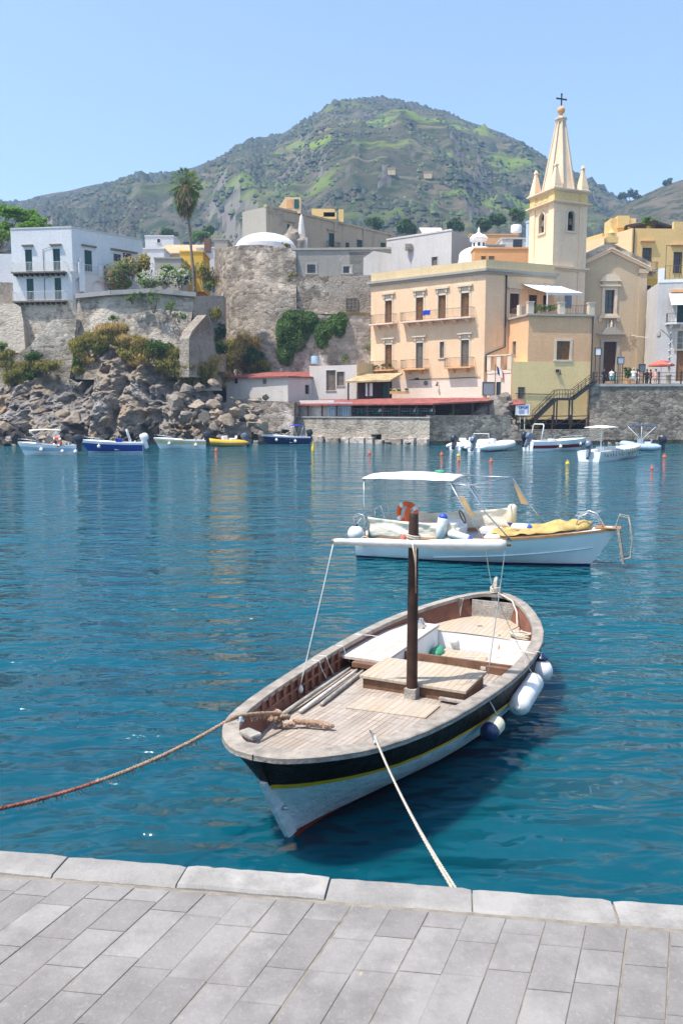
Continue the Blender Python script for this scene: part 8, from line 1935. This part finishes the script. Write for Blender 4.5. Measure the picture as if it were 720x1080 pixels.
for px, py, w_, h_, fl, nf, lb in ((122, 293, 26, 34, 'petal_pink', 130, 'pink flowering oleander nearest the white cubic house'), (137, 284, 28, 30, 'petal_pink', 110, 'tall pink flowering oleander in the middle of the clump'), (152, 282, 22, 28, 'petal_pink', 40, 'greener pink oleander at the right of the pink clump'), (132, 302, 16, 14, 'petal_pink', 50, 'low orange-pink oleander overhanging the terrace wall'),
                               (155, 296, 24, 22, 'petal_white', 170, 'white flowering oleander next to the pink clump'), (173, 295, 24, 20, 'petal_white', 190, 'white flowering oleander in the middle of the white row'), (190, 294, 26, 22, 'petal_white', 200, 'white flowering oleander left of the palm trunk'), (176, 285, 18, 12, None, 0, 'bright green bush behind the white oleanders')):
    shrub(px, py, 100.5 if py > 290 else 101.5, w_, h_, 'leaf_ole' if fl != 'petal_pink' else 'leaf_olive' if px > 145 else 'leaf_ole', lb, 900, .24, fl, int(nf * .6), 'oleander' if fl else 'shrub', 'oleanders in the terrace garden' if fl else None)
shrub(214, 287, 103, 26, 34, 'leaf_olive', 'dry olive-coloured bush right of the palm trunk', 800); shrub(225, 294, 105, 14, 26, 'leaf_dry', 'brownish dry bush against the bastion left edge', 400); shrub(219, 303, 100.5, 12, 10, 'leaf_green', 'small bright green bush at the right end of the terrace', 260); shrub(196, 286, 104, 14, 22, 'leaf_olive', 'olive green bush directly behind the palm trunk', 300)
for px, py, s_, lb in ((139.5, 313.5, 8, 'leftmost green tuft just under the terrace coping'), (148.5, 314, 7, 'pale green tuft second from the left under the coping'), (162, 316, 15, 'widest green tuft growing on the terrace wall'), (179, 324, 9, 'round green tuft on the terrace wall left of the lowest one'), (189, 332, 9, 'rounded green tuft lowest on the terrace wall by the buttress'), (120.5, 335.5, 7, 'lone green tuft low on the left of the terrace wall')):
    shrub(px, py, 95.2 if py > 320 else 96.4, s_ * 1.6, s_ * 1.7, 'leaf_green', lb, 170, .17, None, 0, 'wall_tuft', 'tufts on the terrace wall', 4, 'plant')
CS = [(22, 392, 14, 14, 'olive'), (31, 397, 12, 10, 'green'), (37, 376, 17, 14, 'dark'), (47, 388, 20, 14, 'olive'), (28, 404, 12, 10, 'olive'), (3, 366, 12, 8, 'green'), (6, 376, 16, 12, 'olive'), (8, 385, 14, 10, 'olive'), (86, 364, 20, 14, 'olive'), (96, 358, 18, 14, 'olive'), (110, 352, 22, 14, 'dry'), (122, 349, 24, 16, 'dry'), (131, 360, 20, 16, 'dry'), (142, 372, 26, 16, 'olive'), (158, 370, 26, 18, 'olive'), (172, 368, 26, 18, 'dark'), (182, 374, 18, 16, 'olive'), (146, 382, 16, 14, 'dry'),
      (178, 388, 20, 14, 'olive'), (192, 392, 26, 16, 'olive'), (206, 392, 24, 18, 'olive'), (222, 386, 26, 18, 'dry'), (236, 384, 28, 22, 'olive'), (250, 382, 26, 22, 'dry'), (262, 378, 26, 22, 'dark'), (258, 362, 24, 20, 'dry'), (246, 370, 22, 16, 'olive'), (214, 400, 26, 12, 'olive'), (234, 398, 26, 12, 'dry'), (270, 386, 20, 16, 'olive'), (230, 366, 14, 20, 'dark'), (232, 350, 12, 18, 'dark'), (228, 332, 10, 12, 'olive'), (277, 392, 14, 8, 'green'), (199, 402, 14, 10, 'olive')]
rg2 = random.Random(17)
for i in range(46):
    px = rg2.choice((rg2.uniform(8, 62), rg2.uniform(82, 188), rg2.uniform(84, 150), rg2.uniform(186, 236))); py = interp(CT, px) + rg2.uniform(-4, 15) - (4 if px > 186 else 0); CS.append((px, py, rg2.uniform(10, 20), rg2.uniform(7, 12), rg2.choice(('olive', 'olive', 'dry', 'olive', 'green'))))
cn = {'olive': 'yellow-green', 'dry': 'brownish dry', 'dark': 'dark green', 'green': 'bright green'}
def cwhere(px, py):
    if px < 60: return 'on the cliff below the ramp wall'
    if px < 190 and py < 380: return 'on the cliff top under the terrace wall'
    if px < 232: return 'on the slope beside the buttress'
    return 'on the slope below the bastion'
for i, (px, py, w_, h_, k) in enumerate(CS):
    Y = interp([(0, 93.6), (60, 93.8), (100, 93.2), (190, 93.0), (215, 96), (232, 100), (236, 106.4), (280, 106.6)], px) - (392 - py) * -.02
    shrub(px, py, Y, w_ * 1.4, h_ * 1.2, 'leaf_' + k, f'{cn[k]} scrub bush {cwhere(px, py)}', int(34 * w_ * h_ / 8) + 200, .17, None, 0, 'scrub_bush', 'scrub bushes on the cliff', 12, blade=2.2 if k in ('olive', 'dry') else 0)
# slope earth under the right-hand scrub
mb = MB(); rows = []
for j in range(9):
    v = j / 8; rows.append([at(184 + 50 * i / 24, 412 - 40 * v * (.6 + .4 * math.sin(i * .4)), 94 + 11 * v + .6 * noise.noise(Vector((i * .5, j * .6, 2)))) for i in range(25)])
mb.loft(rows, close=False, cap=False); struct(mb.build('slope', M['rock'], smooth=True))
# palm
PL = empty('palm_tree', xy(204, 103) + Vector((0, 0, 17)), 'tall slender fan palm with a skirt of dead fronds above the garden', 'palm'); pb = at(205.5, 315, 103); pt_ = at(197, 217, 103)
pm = at(202.5, 265, 103); path = [pb.lerp(pm, t / 5) for t in range(5)] + [pm.lerp(pt_, t / 6) for t in range(7)] + [at(196, 196, 103)]
for i, p in enumerate(path): p.x += .06 * math.sin(i * .9)
MB().tube(path, [.30] + [.19] * 4 + [.16] * 7 + [.2], 10).build('trunk', M['bark'], PL, smooth=True)
ct = at(195.5, 197, 103); mg = MB(); md = MB()
for k in range(90):
    a = rng.uniform(0, 6.28); el = rng.uniform(-.55, 1.35); d = Vector((math.cos(a) * math.cos(el), math.sin(a) * math.cos(el), math.sin(el))); L = rng.uniform(1.0, 1.6); c = ct + Vector((0, 0, .3)) + d * L; c.z -= .25 * (1 - math.sin(el)); c += Vector((d.x, d.y, 0)) * .25
    mg.tube([ct + Vector((0, 0, rng.uniform(-.3, .5))), ct.lerp(c, .6) + Vector((0, 0, .15)), c], .02, 4); sd = d.cross(Vector((0, 0, 1))).normalized()
    for j in range(9):
        t = (j - 4) / 4; dd = (d * math.cos(t * 1.2) + sd * math.sin(t * 1.2)); tip = c + dd * rng.uniform(.55, .85) + Vector((0, 0, -.18 - .3 * abs(t) * rng.random())); wv = sd * .05 + Vector((0, 0, .03)); mid = c.lerp(tip, .5) + Vector((0, 0, .06)); mg.add([c, mid - wv, tip, mid + wv], [(0, 1, 2, 3)])
for k in range(900):
    a = rng.uniform(0, 6.28); v = rng.random(); r = .55 + .95 * math.sin(PI * min(1, v * .9 + .12)) * rng.random() ** .5; p = ct + Vector((r * math.cos(a), r * math.sin(a), .2 - 3.4 * v ** .9)); q = p + Vector((.12 * math.cos(a), .12 * math.sin(a), -rng.uniform(.4, .8))); e = Vector((-math.sin(a), math.cos(a), 0)) * rng.uniform(.05, .13)
    (md if (rng.random() < .62 and abs(math.cos(a) * r) < .75) else mg).add([p - e, q, p + e], [(0, 1, 2)])
mg.build('fronds', M['palm_green'], PL); md.build('dead_fronds', M['palm_dead'], PL)
# pine at the left edge
PI_ = empty('pine_tree', xy(8, 114) + Vector((0, 0, 17)), 'broad bright green umbrella pine at the left edge behind the white house', 'pine'); mb = MB(); c = at(-6, 258, 114)
mb.tube([xy(0, 114) + Vector((0, 0, 15)), at(0, 290, 114), at(-4, 262, 114)], [.5, .42, .3], 10)
lob = []
for k in range(26):
    px = rng.uniform(-62, 40); top_ = 214 + .0048 * (px + 8) ** 2 + (10 if px > 30 else 0); py = rng.uniform(top_ + 5, min(285, top_ + 44)); lob.append((px, py, rng.uniform(112, 118)))
for px, py, Y in lob: mb.tube([at(-4, 268, 114), (at(-4, 262, 114) + at(px, py, Y)) / 2 + Vector((0, 0, -.5)), at(px, py, Y)], [.18, .1, .04], 5)
mb.build('trunk', M['bark'], PI_); mb = MB()
for px, py, Y in lob + [(43, 240, 114), (38, 234, 113), (28, 228, 114), (12, 222, 114), (0, 220, 113), (20, 224, 115), (34, 245, 113.5)]:
    q = at(px, py, Y)
    for k in range(5): mb.cloud(q + Vector((rng.gauss(0, .6), rng.gauss(0, .6), rng.gauss(0, .25))), (1.0, 1.0, .55), 110, .24, rng, 5)
mb.build('crown', M['leaf_pine'], PI_)
# little trees on the ridge at the right and near the foot of the hill
for i, (px, py, w_, h_, Y) in enumerate(((655, 207, 9, 9, 556), (663, 205, 10, 10, 557), (669, 206, 9, 10, 556), (674, 209, 6, 6, 555), (701, 194, 6, 7, 556), (706, 191, 6, 8, 556))):
    shrub(px, py, Y, w_, h_, 'leaf_dark', ('leftmost dark tree in the ridge saddle right of the spire', 'second dark tree in the ridge saddle', 'third dark tree in the ridge saddle', 'small dark tree at the right end of the saddle group', 'left one of two dark trees on the near ridge', 'tallest dark tree on the near ridge at the right')[i], 260, 1.1, None, 0, 'ridge_tree', 'trees on the right-hand ridge', 8, 'tree')
for i, (px, py, w_, h_, Y) in enumerate(((212, 249, 22, 14, 250), (222, 244, 14, 12, 270), (178, 246, 20, 10, 280), (525, 232, 20, 16, 230), (545, 228, 18, 16, 250), (510, 238, 18, 14, 220), (430, 240, 22, 18, 240), (395, 236, 20, 16, 250), (480, 238, 18, 14, 250))):
    shrub(px, py, Y, w_, h_, 'leaf_green' if i in (0, 4) else 'leaf_dark', ('round green tree right of the palm at the hill foot', 'smaller tree behind the palm at the hill foot', 'low dark tree above the tan tiled roof', 'dark tree behind the orange house', 'bright green tree left of the church tower', 'dark tree behind the white lantern', 'dark tree above the pale block', 'dark tree at the end of the tan palace', 'dark tree between the pale block and the lantern')[i], 700, .7, None, 0, 'tree', 'trees at the foot of the hill', 12, 'tree')
# small houses up on the slope
for px, py, lb in ((409, 184, 'tiny pale house high on the hill terraces'), (455, 186, 'tiny tan house right of the pale one on the hill terraces')):
    d_ = ray(px, py); best = None
    for v in HV:
        if abs((v[0]) - d_.x / d_.y * v[1]) < 4 and v[1] < 880:
            zz = CAMZ + d_.z / d_.y * v[1]
            if best is None or abs(v[2] - zz) < best[0]: best = (abs(v[2] - zz), Vector(v))
    p = best[1]; o = empty('hill_house', p, lb, 'house'); MB().box(p + Vector((0, -1, .2)), (4.5, 4, 3.6)).build('wall', M['pl_cream'], o); MB().box(p + Vector((0, -1, 2.1)), (4.9, 4.4, .4)).build('roof', M['roof_tile'], o)
